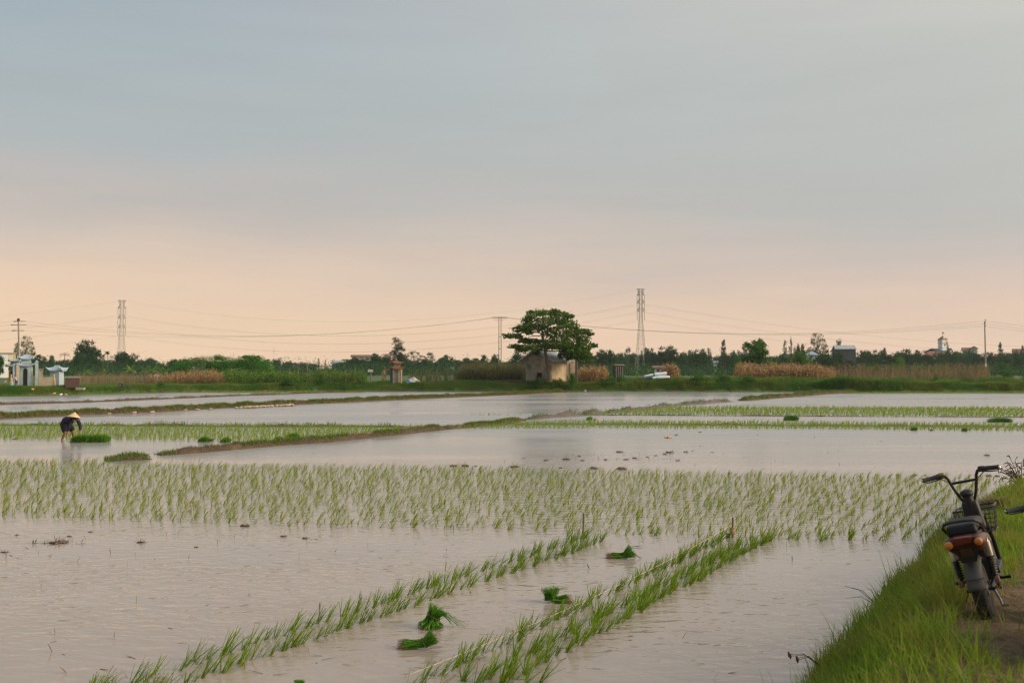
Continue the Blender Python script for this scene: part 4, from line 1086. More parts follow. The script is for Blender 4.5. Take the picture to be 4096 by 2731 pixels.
    mb = MB(); mb.tube([(-0.115, 0.10, 0.60), (-0.125, -0.02, 0.655), (-0.128, -0.14, 0.70), (-0.10, -0.225, 0.735), (-0.05, -0.25, 0.745), (0.05, -0.25, 0.745), (0.10, -0.225, 0.735), (0.128, -0.14, 0.70), (0.125, -0.02, 0.655), (0.115, 0.10, 0.60)], 0.011, 8)
    mb.build('grab_rail', blkm, e, True)
    # pegs, kickstand, pedal
    for sx in (-1, 1):
        mb = MB(); mb.tube([(sx * 0.08, 0.30, 0.25), (sx * 0.135, 0.27, 0.235), (sx * 0.20, 0.25, 0.24)], 0.012, 8); mb.build('foot_peg', blkm, e, True)
    mb = MB(); mb.tube([(-0.08, 0.42, 0.26), (-0.16, 0.38, 0.10), (-0.19, 0.35, 0.012)], 0.011, 8); mb.rbox((-0.195, 0.345, 0.012), (0.05, 0.04, 0.012), 0.004); mb.build('kickstand', blkm, e, True)
    mb = MB(); mb.tube([(0.085, 0.02, 0.20), (0.11, -0.03, 0.14), (0.12, -0.08, 0.105), (0.165, -0.09, 0.105)], 0.010, 8); mb.build('brake_lever_arm', steel, e, True)
    # front fork, column, basket, lamp
    mb = MB()
    for sx in (-1, 1): mb.tube([(sx * 0.07, 1.13, R), (sx * 0.075, 1.02, 0.42), (sx * 0.06, 0.90, 0.62)], 0.017, 10)
    mb.tube([(-0.075, 0.905, 0.61), (0.075, 0.905, 0.61)], 0.02, 8); mb.tube([(-0.09, 1.13, R), (0.09, 1.13, R)], 0.010, 8)
    mb.build('front_fork', blkm, e, True)
    mb = MB(); mb.rbox((0, 0.80, 0.66), (0.15, 0.09, 0.24), 0.03, (0.12, 0, 0), top=(0.8, 1), seg=3); mb.build('front_cowl', blk, e, True)
    mb = MB(); mb.ball((0, 0.765, 0.835), (0.052, 0.050, 0.034), 16, 10); mb.tube([(0, 0.79, 0.70), (0, 0.77, 0.84)], [0.045, 0.038], 12); mb.build('instrument_cap', blk, e, True)
    mb = MB(); mb.ball((0, 0.93, 0.60), (0.07, 0.06, 0.07), 16, 10); mb.build('headlight', chrome, e, True)
    if basket:
        mb = MB(); y0, y1, z0, z1, w0, w1 = 0.90, 1.14, 0.50, 0.69, 0.12, 0.155
        def ringb(z, r, extra=0.0):
            u = (z - z0) / (z1 - z0); w = w0 + (w1 - w0) * u; ya, yb = y0 - 0.02 * u, y1 + 0.03 * u
            c = 0.04; pts = [(-w + c, ya), (w - c, ya), (w, ya + c), (w, yb - c), (w - c, yb), (-w + c, yb), (-w, yb - c), (-w, ya + c)]
            mb.tube([(x, y, z) for x, y in pts], r, 6, closed=True)
        ringb(z1, 0.008); ringb(z0, 0.006)
        for z in (0.535, 0.57, 0.605, 0.64): ringb(z, 0.0024)
        for k in range(10):
            u = k / 9 * 2 - 1
            mb.tube([(u * w1, y0 - 0.02, z1), (u * w0, y0, z0), (u * w0, y1, z0), (u * w1, y1 + 0.03, z1)], 0.0024, 5)
        for k in range(8):
            v_ = k / 7
            mb.tube([(-w1, y0 + (y1 - y0) * v_, z1), (-w0, y0 + (y1 - y0) * v_, z0), (w0, y0 + (y1 - y0) * v_, z0), (w1, y0 + (y1 - y0) * v_, z1)], 0.0024, 5)
        mb.build('basket', blkm, e, True)
    # handlebar with brace, grips, levers
    mb = MB(); half = [(0.045, 0.785, 0.78), (0.070, 0.78, 0.84), (0.095, 0.775, 0.92), (0.105, 0.77, 0.965), (0.122, 0.765, 0.995), (0.152, 0.757, 1.008), (0.195, 0.74, 1.005), (0.285, 0.70, 1.0)]
    mb.tube([(-x, y, z) for x, y, z in half[::-1]] + half, 0.0125, 10)
    mb.tube([(-0.097, 0.776, 0.93), (0.097, 0.776, 0.93)], 0.011, 8)
    hb_ = mb.build('handlebar', blkm, e, True)
    for sx in (-1, 1):
        d = Vector((sx * 0.095, -0.045, -0.005)).normalized(); p0 = Vector((sx * 0.170, 0.750, 1.005))
        mb = MB(); mb.tube([p0 + d * u for u in (0, 0.006, 0.012, 0.115, 0.125, 0.130)], [0.019, 0.021, 0.0185, 0.0175, 0.021, 0.018], 12); g_ = mb.build('grip', grip_m, hb_, True)
        mb = MB(); mb.tube([p0 + d * 0.128, p0 + d * 0.140], [0.013, 0.010], 10); mb.build('bar_end', chrome, g_, True)
        mb = MB(); mb.rbox(tuple(p0 - d * 0.018), (0.04, 0.045, 0.045), 0.01, (0, 0, -sx * 0.4)); mb.build('switch_housing', blk, hb_, True)
        if sx < 0: MB().rbox(tuple(p0 - d * 0.03 + Vector((0, -0.02, 0.018))), (0.045, 0.025, 0.02), 0.006).build('switch', cream, hb_, True)
        mb = MB(); q = p0 - d * 0.02; mb.tube([q + Vector((0, 0.02, -0.02)), q + d * 0.05 + Vector((0, 0.055, -0.03)), q + d * 0.13 + Vector((0, 0.045, -0.03))], [0.008, 0.006, 0.005], 6); mb.build('brake_lever', blkm, hb_, True)
        if mirrors:
            q = p0 - d * 0.02
            mb = MB(); mb.tube([q, q + Vector((-sx * 0.03, 0.0, 0.14)), q + Vector((-sx * 0.085, -0.01, 0.26))], 0.006, 6); ms_ = mb.build('mirror_stem', blkm, hb_, True)
            M = Matrix.Translation(q + Vector((-sx * 0.085, -0.015, 0.30))) @ Euler((pi / 2 - 0.12, 0, sx * 0.12)).to_matrix().to_4x4()
            mb = MB(); mb.lathe([(0.02, -0.035), (0.05, -0.02), (0.058, 0.0), (0.056, 0.004)], 20, M); mb.build('mirror_shell', blk, ms_, True)
            mb = MB(); mb.lathe([(0.050, 0.002), (0.050, 0.006)], 20, M); mb.build('mirror', mirr, ms_, True)
    mb = MB(); mb.tube([(-0.19, 0.75, 1.0), (-0.10, 0.83, 0.93), (-0.03, 0.84, 0.74)], 0.004, 5); mb.tube([(0.19, 0.75, 1.0), (0.10, 0.83, 0.93), (0.03, 0.84, 0.74)], 0.004, 5); mb.build('cable', blk, hb_, True)
    return tag(e, label, 'moped')
bw = on_dike(3958, 2470)
moped1 = make_moped(bw - Vector((0, 0, 0.012)), radians(29), radians(14), 'black and maroon moped with a wire front basket parked on the grassy dike')
HB = A(4012, 2046, 7.0)
loc2 = HB - Vector((0, 0, 0)) 
hd = radians(29); ln = radians(10)
R_ = Euler((0, -ln, -hd)).to_matrix()
off = R_ @ Vector((-0.305, 0.69, 1.0))
loc2 = HB - off
moped2 = make_moped(loc2, hd, ln, 'second moped cut by the right edge of the photo, its grip and round mirror showing', mirrors=True)
print('moped2', loc2)

# ------------------------------------------------------------------ people
def skin(name, nodes_, edges, material, parent=None, sub=2):
    """grow one continuous surface round a skeleton: nodes_ = {key: ((x, y, z), radius)}"""
    keys = list(nodes_); ix = {k: i for i, k in enumerate(keys)}
    me = bpy.data.meshes.new(name)
    me.from_pydata([nodes_[k][0] for k in keys], [(ix[a], ix[b]) for a, b in edges], []); me.update()
    o = bpy.data.objects.new(name, me); COL.objects.link(o)
    sk = o.modifiers.new('skin', 'SKIN'); sk.use_smooth_shade = True; sk.branch_smoothing = 0.4
    for i, k in enumerate(keys):
        r = nodes_[k][1]; me.skin_vertices[0].data[i].radius = (r, r) if not isinstance(r, tuple) else r
        me.skin_vertices[0].data[i].use_root = (i == 0)
    ss_ = o.modifiers.new('sub', 'SUBSURF'); ss_.levels = sub; ss_.render_levels = sub
    dg = bpy.context.evaluated_depsgraph_get(); dg.update()
    me2 = bpy.data.meshes.new_from_object(o.evaluated_get(dg)); me2.name = name
    bpy.data.objects.remove(o)
    me2.polygons.foreach_set('use_smooth', np.ones(len(me2.polygons), dtype=bool))
    me2.materials.clear(); me2.materials.append(material)
    o = bpy.data.objects.new(name, me2); link(o, parent); reg(o, parent)
    return o
skin_m = mat('skin', (0.40, 0.22, 0.14), (0.34, 0.18, 0.115), rough=0.6, scale=8)
muddy_skin_m = mat('muddy_skin', (0.27, 0.145, 0.095), (0.13, 0.055, 0.036), rough=0.6, scale=14)
navy_m = mat('navy_cloth', (0.018, 0.022, 0.045), (0.012, 0.014, 0.026), rough=0.9, scale=10, bump=0.3, bscale=14)
blackcloth_m = mat('black_cloth', (0.014, 0.014, 0.020), (0.010, 0.010, 0.013), rough=0.9, scale=10, bump=0.3, bscale=14)
hat_m = mat('palm_leaf_hat', (0.55, 0.43, 0.26), (0.42, 0.32, 0.19), rough=0.75, scale=9, bump=0.3, bscale=40)
hair_m = mat('black_hair', (0.012, 0.010, 0.009), rough=0.5)
def finger_nodes(N, E, root, hand, d, side, curl, r=0.0085):
    """five fingers rooted in the palm, each its own bent chain"""
    d = Vector(d).normalized(); side = Vector(side).normalized(); inn = d.cross(side).normalized() * curl
    for i, (off, L) in enumerate([(-0.030, 0.075), (-0.010, 0.088), (0.010, 0.083), (0.029, 0.064)]):
        p = Vector(hand) + d * 0.045 + side * off
        a = p + d * (L * 0.45) + inn * 0.008; b = a + (d * 0.8 + inn * 0.5).normalized() * L * 0.3; c = b + (d * 0.5 + inn).normalized() * L * 0.25
        for k, q in enumerate((p, a, b, c)): N[f'{root}f{i}{k}'] = (tuple(q), r * (1.0 - 0.12 * k))
        E += [(root, f'{root}f{i}0'), (f'{root}f{i}0', f'{root}f{i}1'), (f'{root}f{i}1', f'{root}f{i}2'), (f'{root}f{i}2', f'{root}f{i}3')]
    p = Vector(hand) - side * 0.038 + d * 0.005; a = p - side * 0.022 + d * 0.028 + inn * 0.012; b = a + d * 0.03 + inn * 0.012
    for k, q in enumerate((p, a, b)): N[f'{root}t{k}'] = (tuple(q), r * 1.1)
    E += [(root, f'{root}t0'), (f'{root}t0', f'{root}t1'), (f'{root}t1', f'{root}t2')]
def conical_hat(parent, c, r, h, rot):
    M = Matrix.Translation(c) @ Euler(rot).to_matrix().to_4x4(); mb = MB(); prof = []
    for i in range(13):
        u = i / 12; prof.append((r * (1 - u) ** 0.95 + 0.004, h * u))
    mb.lathe(prof + [(0.003, h * 0.99)], 32, M)
    for i in range(1, 12):
        u = i / 12; z = h * u; rr = r * (1 - u) ** 0.95 + 0.005
        mb.tube([M @ Vector((rr * cos(a), rr * sin(a), z)) for a in np.linspace(0, 2 * pi, 33)[:-1]], 0.0028, 4, closed=True)
    mb.tube([M @ Vector((r * cos(a), r * sin(a), 0)) for a in np.linspace(0, 2 * pi, 33)[:-1]], 0.006, 6, closed=True)
    return mb.build('conical_hat', hat_m, parent, True, 25)
pb = G(250, 1764); pl = empty('person', pb)
kY = sc(pb.y)
def L_(px, py, dy=0.0):
    """pixel -> planter's local coordinates, dy metres nearer (-) or farther (+)"""
    return tuple(A(px, py, pb.y + dy) - pb)
hip = L_(259, 1688, 0.22); hipL = L_(252, 1696, 0.14); hipR = L_(276, 1698, 0.32)
kneeL = L_(262, 1728, 0.02); ankL = L_(248, 1760, 0.06); kneeR = L_(291, 1722, 0.30); ankR = L_(297, 1758, 0.42)
chest = L_(288, 1672, -0.02); waist = L_(270, 1677, 0.12); neck = L_(303, 1671, -0.14); shL = L_(290, 1680, -0.18); shR = L_(310, 1678, 0.10)
elL = L_(277, 1706, -0.22); wrL = L_(269, 1727, -0.20); haL = L_(268.5, 1735, -0.19)
elR = L_(321, 1700, 0.08); wrR = L_(321, 1724, 0.06); haR = L_(321, 1732, 0.05)
head = L_(300, 1676, -0.26)
N = {'hip': (hip, 0.135), 'waist': (waist, 0.125), 'chest': (chest, 0.135), 'neck': (neck, 0.055), 'head0': (L_(302, 1675, -0.20), 0.075), 'head': (head, 0.088), 'jaw': (L_(298, 1682, -0.30), 0.062),
     'hipL': (hipL, 0.095), 'kneeL': (kneeL, 0.060), 'calfL': (tuple(Vector(kneeL).lerp(Vector(ankL), 0.35) + Vector((-0.02, 0.03, 0))), 0.056), 'ankL': (ankL, 0.036), 'toeL': (tuple(Vector(ankL) + Vector((0.10, -0.10, -0.07))), 0.034),
     'hipR': (hipR, 0.095), 'kneeR': (kneeR, 0.060), 'calfR': (tuple(Vector(kneeR).lerp(Vector(ankR), 0.35) + Vector((-0.02, 0.03, 0))), 0.056), 'ankR': (ankR, 0.036), 'toeR': (tuple(Vector(ankR) + Vector((0.12, -0.08, -0.07))), 0.034),
     'shL': (shL, 0.062), 'elL': (elL, 0.042), 'wrL': (wrL, 0.028), 'haL': (haL, (0.036, 0.020)), 'shR': (shR, 0.062), 'elR': (elR, 0.042), 'wrR': (wrR, 0.028), 'haR': (haR, (0.036, 0.020))}
E = [('hip', 'waist'), ('waist', 'chest'), ('chest', 'neck'), ('neck', 'head0'), ('head0', 'head'), ('head', 'jaw'), ('hip', 'hipL'), ('hipL', 'kneeL'), ('kneeL', 'calfL'), ('calfL', 'ankL'), ('ankL', 'toeL'),
     ('hip', 'hipR'), ('hipR', 'kneeR'), ('kneeR', 'calfR'), ('calfR', 'ankR'), ('ankR', 'toeR'), ('chest', 'shL'), ('shL', 'elL'), ('elL', 'wrL'), ('wrL', 'haL'), ('chest', 'shR'), ('shR', 'elR'), ('elR', 'wrR'), ('wrR', 'haR')]
finger_nodes(N, E, 'haL', haL, (0.1, 0, -1), (0.3, -1, 0), 0.8); finger_nodes(N, E, 'haR', haR, (-0.1, 0, -1), (0.2, 1, 0), 0.8)
skin('body', N, E, muddy_skin_m, pl, 1)
# face under the brim: nose, ears, eyes
mb = MB(); hv = Vector(head); fd = (Vector(L_(296, 1684, -0.36)) - hv).normalized()
mb.ball(tuple(hv + fd * 0.095), (0.014, 0.018, 0.022), 8, 6); mb.build('nose', skin_m, pl, True)
for sgn in (-1, 1): MB().ball(tuple(hv + Vector((0.09 * sgn, 0.02, -0.01))), (0.010, 0.022, 0.032), 8, 6).build('ear', skin_m, pl, True)
mb = MB(); mb.ball(tuple(hv + Vector((0.0, 0.02, 0.035))), (0.098, 0.105, 0.085), 14, 9); mb.build('hair', hair_m, pl, True)
T = {'hip': (tuple(Vector(hip).lerp(Vector(waist), -0.25)), 0.185), 'waist': (waist, 0.165), 'chest': (chest, 0.160), 'collar': (tuple(Vector(chest).lerp(Vector(neck), 0.75)), 0.075),
     'shL': (shL, 0.080), 'elL': (elL, 0.058), 'cuL': (tuple(Vector(elL).lerp(Vector(wrL), 0.92)), 0.043), 'shR': (shR, 0.080), 'elR': (elR, 0.058), 'cuR': (tuple(Vector(elR).lerp(Vector(wrR), 0.92)), 0.043)}
skin('shirt', T, [('hip', 'waist'), ('waist', 'chest'), ('chest', 'collar'), ('chest', 'shL'), ('shL', 'elL'), ('elL', 'cuL'), ('chest', 'shR'), ('shR', 'elR'), ('elR', 'cuR')], navy_m, pl, 2)
T = {'waist': (tuple(Vector(hip).lerp(Vector(waist), 0.75)), 0.165), 'hip': (hip, 0.190), 'hipL': (hipL, 0.125), 'midL': (tuple(Vector(hipL).lerp(Vector(kneeL), 0.55)), 0.108), 'heL': (tuple(Vector(kneeL).lerp(Vector(ankL), 0.12)), 0.098),
     'hipR': (hipR, 0.125), 'midR': (tuple(Vector(hipR).lerp(Vector(kneeR), 0.55)), 0.108), 'heR': (tuple(Vector(kneeR).lerp(Vector(ankR), 0.12)), 0.098)}
skin('trousers', T, [('waist', 'hip'), ('hip', 'hipL'), ('hipL', 'midL'), ('midL', 'heL'), ('hip', 'hipR'), ('hipR', 'midR'), ('midR', 'heR')], blackcloth_m, pl, 2)
conical_hat(pl, L_(295, 1670, -0.26), 0.23, 0.185, (radians(-12), radians(6), 0))
tag(pl, 'rice planter in dark clothes and a pale conical hat bent over the seedling block', 'person')

def far_person(px, foot_y, Y, hgt_px, label, top_m, low_m, hat=None, bend=0.2, facing=0.0):
    b = A(px, foot_y, Y); k = hgt_px * sc(Y) / 1.6; e = empty('person', b, (0, 0, facing), (k, k, k))
    b1, z1 = 0.30 * bend / 0.2 * 0.5, 1.0
    N = {'hip': ((0, 0, 0.88), 0.12), 'waist': ((0.02 + b1 * 0.3, 0, 1.05), 0.115), 'chest': ((0.03 + b1, 0, 1.25), 0.13), 'neck': ((0.03 + b1 * 1.5, 0, 1.42), 0.05), 'head': ((0.05 + b1 * 1.8, 0, 1.52), 0.085), 'crown': ((0.05 + b1 * 1.8, 0, 1.60), 0.06)}
    E = [('hip', 'waist'), ('waist', 'chest'), ('chest', 'neck'), ('neck', 'head'), ('head', 'crown')]
    for s, q in ((-1, 'L'), (1, 'R')):
        N.update({'hip' + q: ((0, s * 0.09, 0.82), 0.085), 'knee' + q: ((0.04, s * 0.11, 0.46), 0.058), 'ank' + q: ((0, s * 0.12, 0.08), 0.04), 'toe' + q: ((0.13, s * 0.13, 0.03), 0.035),
                  'sh' + q: ((0.03 + b1, s * 0.17, 1.32), 0.06), 'el' + q: ((0.10 + b1, s * 0.21, 1.06), 0.042), 'wr' + q: ((0.20 + b1 * 1.4, s * 0.17, 0.86), 0.03), 'ha' + q: ((0.22 + b1 * 1.4, s * 0.16, 0.79), 0.035)})
        E += [('hip', 'hip' + q), ('hip' + q, 'knee' + q), ('knee' + q, 'ank' + q), ('ank' + q, 'toe' + q), ('chest', 'sh' + q), ('sh' + q, 'el' + q), ('el' + q, 'wr' + q), ('wr' + q, 'ha' + q)]
    skin('body', N, E, skin_m, e, 1)
    T = {'waist': ((0.01, 0, 0.92), 0.145), 'mid': (N['waist'][0], 0.14), 'chest': (N['chest'][0], 0.15), 'collar': ((0.03 + b1 * 1.3, 0, 1.38), 0.07)}
    ET = [('waist', 'mid'), ('mid', 'chest'), ('chest', 'collar')]
    for q in 'LR':
        T.update({'sh' + q: (N['sh' + q][0], 0.078), 'el' + q: (N['el' + q][0], 0.056), 'wr' + q: (tuple(Vector(N['el' + q][0]).lerp(Vector(N['wr' + q][0]), 0.9)), 0.044)}); ET += [('chest', 'sh' + q), ('sh' + q, 'el' + q), ('el' + q, 'wr' + q)]
    skin('shirt', T, ET, top_m, e, 1)
    T = {'hip': ((0, 0, 0.90), 0.15)}; ET = []
    for q in 'LR':
        T.update({'hip' + q: (N['hip' + q][0], 0.11), 'knee' + q: (N['knee' + q][0], 0.085), 'ank' + q: (tuple(Vector(N['ank' + q][0]) + Vector((0, 0, 0.06))), 0.07)}); ET += [('hip', 'hip' + q), ('hip' + q, 'knee' + q), ('knee' + q, 'ank' + q)]
    skin('trousers', T, ET, low_m, e, 1)
    if hat: conical_hat(e, (0.05 + b1 * 1.8, 0, 1.57), 0.26, 0.17, (0, 0, 0))
    else: mb = MB(); mb.ball((0.04 + b1 * 1.8, 0, 1.57), (0.095, 0.095, 0.075), 12, 8); mb.build('hair', hair_m, e, True)
    return tag(e, label, 'person')
far_person(66, 1545, 89, 42, 'far person in a lilac shirt and blue trousers standing in the grass before the shrine', mat('lilac_cloth', (0.33, 0.29, 0.42), (0.24, 0.21, 0.32), rough=0.9), mat('blue_cloth', (0.05, 0.08, 0.17), rough=0.9), bend=0.3, facing=2.6)
far_person(9, 1562, 88, 36, 'far person in a pale sun hat low in the grass at the left edge', mat('brown_shirt', (0.16, 0.10, 0.07), rough=0.9), mat('dark_trousers', (0.05, 0.05, 0.05), rough=0.9), hat=True, bend=0.3, facing=0.6)

# ------------------------------------------------------------------ pylons, poles and wires
galv = mat('galvanised_steel', (0.33, 0.32, 0.29), (0.25, 0.245, 0.22), rough=0.6, metal=0.2, scale=1)
conc = mat('weathered_concrete', (0.30, 0.28, 0.235), (0.19, 0.175, 0.145), scale=1.2, rough=0.9, bump=0.2)
dark_iron = mat('dark_iron', (0.055, 0.055, 0.05), rough=0.6)
ceram = mat('dark_ceramic', (0.09, 0.055, 0.045), rough=0.3)
wire_m = mat('power_line', (0.30, 0.27, 0.24), rough=0.6)
def pylon(px, top_y, Y, wpx_base, wpx_top, arms, armw, label):
    zt = A(px, top_y, Y).z; k = sc(Y); base = Vector((A(px, 1490, Y).x, Y, GZ)); e = empty('lattice_pylon', base, (0, 0, radians(8)))
    Hh = zt - GZ; wb, wt_ = wpx_base * k / 2, wpx_top * k / 2; waist = 0.66 * Hh
    def half(z): return wb + (wt_ - wb) * min(1, z / waist) ** 0.95
    mb = MB(); r = 0.058
    lev = [0]; z = 0
    while z < Hh - 0.4:
        z += max(1.55, half(z) * (1.9 if z < 0.2 * Hh else 1.45)); lev.append(min(z, Hh))
    cs = [(-1, -1), (1, -1), (1, 1), (-1, 1)]
    for a, b in zip(lev[:-1], lev[1:]):
        ha, hb2 = half(a), half(b)
        for i in range(4):
            c0, c1 = cs[i], cs[(i + 1) % 4]
            mb.tube([(c0[0] * ha, c0[1] * ha, a), (c0[0] * hb2, c0[1] * hb2, b)], r, 4, False)
            mb.tube([(c0[0] * ha, c0[1] * ha, a), (c1[0] * hb2, c1[1] * hb2, b)], r * 0.5, 4, False)
            mb.tube([(c1[0] * ha, c1[1] * ha, a), (c0[0] * hb2, c0[1] * hb2, b)], r * 0.5, 4, False)
            mb.tube([(c0[0] * hb2, c0[1] * hb2, b), (c1[0] * hb2, c1[1] * hb2, b)], r * 0.45, 4, False)
    mb.build('tower_body', galv, e)
    tips = []; aw = armw * k / 2
    for i, ay in enumerate(arms):
        z = A(px, ay, Y).z - GZ; w = aw
        for s in (-1, 1):
            mb = MB()
            for yy in (-wt_, wt_):
                mb.tube([(s * wt_ * .9, yy, z), (s * w, 0, z)], r * 2.0, 4, False)
                mb.tube([(s * wt_ * .9, yy, z + (1.4 if i else -1.8)), (s * w, 0, z)], r * 1.3, 4, False)
            mb.tube([(s * (w + wt_) / 2, 0, z), (s * wt_, 0, z + (0.9 if i else -1.0))], r * 0.8, 4, False)
            ar = mb.build('cross_arm', galv, e)
            if i:
                mb = MB(); mb.tube([(s * w, 0, z), (s * w, 0, z - 2.9)], 0.07, 5); mb.build('insulator', ceram, ar)
            tips.append(e.matrix_basis @ Vector((s * w, 0, z - (2.9 if i else 0))))
    return tag(e, label, 'pylon'), tips
pyL, tipL = pylon(485, 1201, 380, 36, 13, [1201, 1231, 1271, 1310], 30, 'tall grey lattice pylon above the banana plants on the left')
pyR, tipR = pylon(2564, 1155, 330, 43, 12, [1156, 1180, 1212, 1244], 30, 'tall grey lattice pylon right of the big tree by the hut')
def sag_wire(a, b, sag, r, label, group, n=26):
    a, b = Vector(a), Vector(b); mb = MB()
    pts = [a.lerp(b, u) - Vector((0, 0, sag * 4 * u * (1 - u))) for u in np.linspace(0, 1, n)]
    org = pts[0]
    mb.tube([p - org for p in pts], r, 5); o = mb.build('power_line', wire_m); o.location = org
    return tag(o, label, 'power line', group)
HG = 'high voltage conductors between the lattice pylons'
for i, (a, b) in enumerate(zip(tipL, tipR)):
    sag_wire(a, b, 9.5 - 0.35 * (i // 2), 0.015 if i > 1 else 0.010, 'faint high voltage line sagging between the two tall lattice pylons', HG)
for i, a in enumerate(tipL):
    if i in (1, 3, 5, 7, 2, 4):
        sag_wire(a, Vector((a.x - 260, a.y + 40, a.z - 6)), 7, 0.015, 'faint high voltage line leaving the left pylon towards the left edge', HG)
for i, a in enumerate(tipR):
    if i > 1:
        sag_wire(a, Vector((a.x + 330, a.y + 120, a.z - 4)), 11, 0.015, 'faint high voltage line falling from the right pylon to the right edge', HG)
def pole_obj(px, top_y, Y, rb, rt, name, label):
    zt = A(px, top_y, Y).z; base = Vector((A(px, 1490, Y).x, Y, GZ - 0.1)); e = empty(name, base)
    return e, base, zt - base.z
# left pole with three cross arms
eP, bP, hP = pole_obj(74, 1279, 150, .2, .12, 'utility_pole', '')
MB().tube([(0.18, 0, 0), (-0.12, 0, hP)], [0.17, 0.11], 12).build('pole', conc, eP, True)
att1 = []
for i, (y, l, rr) in enumerate([(1285, 0.62, 0.9), (1299, 1.0, 1.0), (1322, 0.85, 0.65)]):
    z = A(74, y, 150).z - bP.z; x0 = 0.18 - 0.30 * z / hP; mb = MB(); mb.box((x0, 0.12, z), (l + rr, 0.09, 0.09)); ar = mb.build('cross_arm', dark_iron, eP)
    for s in (-1, 1):
        xx = x0 + (-l if s < 0 else rr); mb = MB()
        mb.tube([(xx + 0.25 * s * -1, 0, z), (xx - 0.12, 0, z - 0.03)] if s < 0 else [(xx - 0.1, 0, z), (xx + 0.2, 0, z)], 0.07 if s < 0 else 0.04, 7); mb.build('insulator', ceram, ar)
        att1.append(bP + Vector((xx, 0, z)))
mb = MB(); mb.ball((-0.12, 0, hP), (0.22, 0.2, 0.25), 10, 7); mb.build('pole_cap', dark_iron, eP, True)
tag(eP, 'tapering concrete utility pole with three cross arms behind the large shrine', 'utility pole')
# twin pole
YT = 160; eT = empty('twin_utility_pole', Vector((A(2000, 1490, YT).x, YT, GZ - 0.1))); zT = A(2000, 1266, YT).z - (GZ - 0.1); k = sc(YT)
for s, wb_ in ((-1, 0.0), (1, 0.0)):
    MB().tube([(s * 5.0 * k, 0, 0), (s * 4.2 * k, 0, zT)], [0.085, 0.06], 12).build('pole', conc, eT, True)
mb = MB()
for y in (1347, 1395): z = A(2000, y, YT).z - (GZ - .1); mb.box((0, 0, z), (9 * k, 0.12, 0.12))
mb.build('cross_brace', conc, eT)
zA = A(2000, 1270, YT).z - (GZ - .1); att2 = []
MB().box((0, 0.16, zA), (48 * k, 0.10, 0.10)).build('cross_arm', dark_iron, eT); ar = MB().box((0, -0.16, zA), (48 * k, 0.10, 0.10)).build('cross_arm', dark_iron, eT)
for s in (-1, 1):
    for x in (30, 22, 14):
        mb = MB(); mb.tube([(s * x * k, 0, zA + 0.02), (s * x * k * 0.82, 0, zA + 0.05)], 0.055, 7); mb.build('insulator', ceram, ar)
        mb = MB(); mb.tube([(s * x * k, 0, zA), (s * x * k * 0.8, 0, zA - 0.35), (s * x * k * 0.45, 0, zA - 0.5), (s * 4 * k, 0, zA - 0.3)], 0.012, 4); mb.build('jumper_wire', wire_m, ar)
    att2.append([eT.location + Vector((s * x * k, 0, zA)) for x in (30, 22, 14)])
tag(eT, 'pair of concrete poles joined by one cross arm left of the big tree', 'utility pole')
# right single pole
YR = 150; eR, bR, hR = pole_obj(3942, 1283, YR, .2, .1, 'utility_pole', ''); k = sc(YR)
MB().tube([(0.06, 0, 0), (-0.02, 0, hR * 0.99)], [0.13, 0.08], 12).build('pole', conc, eR, True)
mb = MB(); zz = A(3940, 1290, YR).z - bR.z; mb.tube([(0.06, 0, zz + 0.55), (0.06, 0.0, zz - 0.5)], 0.04, 6); mb.box((-0.02, 0, zz), (0.16, 0.3, 0.10)); mb.box((0.04, 0, zz - 0.55), (0.14, 0.2, 0.10)); mb.build('bracket', dark_iron, eR)
zz = A(3940, 1459, YR).z - bR.z; MB().box((-0.02, -0.16, zz), (0.22, 0.04, 0.46)).build('notice_plate', mat('white_plate', (0.62, 0.62, 0.60), (0.5, 0.5, 0.5), rough=0.6), eR)
tag(eR, 'single slim concrete pole with a white plate at the right', 'utility pole')
attR = [bR + Vector((0.06, 0, hR - 0.02)), bR + Vector((0.06, 0.1, hR - 0.45)), bR + Vector((0.02, 0.1, hR - 0.8))]
MG2 = 'wires strung between the utility poles'
def mv(a, b, mid_y, r, label):
    """sag so that the wire's middle shows at photo height mid_y"""
    m = (Vector(a) + Vector(b)) / 2; d = m - Vector((0, 0, H)); zc = ray(CX + 0, mid_y); zt = H + zc.z / zc.y * d.y
    sag_wire(a, b, m.z - zt, r, label, MG2)
for i, a in enumerate([att1[1], att1[3], att1[5]]):
    mv(a, att2[0][i], 1343 + 1.5 * i, 0.013, 'thin wire sagging between the pole by the shrine and the twin pole')
for i in range(3):
    mv(att2[1][i], attR[i], 1334 + 1.8 * i, 0.013, 'thin wire sagging from the twin pole past the big tree to the single right pole')
    sag_wire(attR[i], attR[i] + Vector((60, 4, -0.4)), 1.9, 0.013, 'thin wire leaving the single right pole for the right edge', MG2)
for i, a in enumerate([att1[0], att1[2], att1[4]]):
    sag_wire(a, a + Vector((-70, 8, -0.3)), 1.6, 0.013, 'thin wire leaving the pole by the shrine for the left edge', MG2)
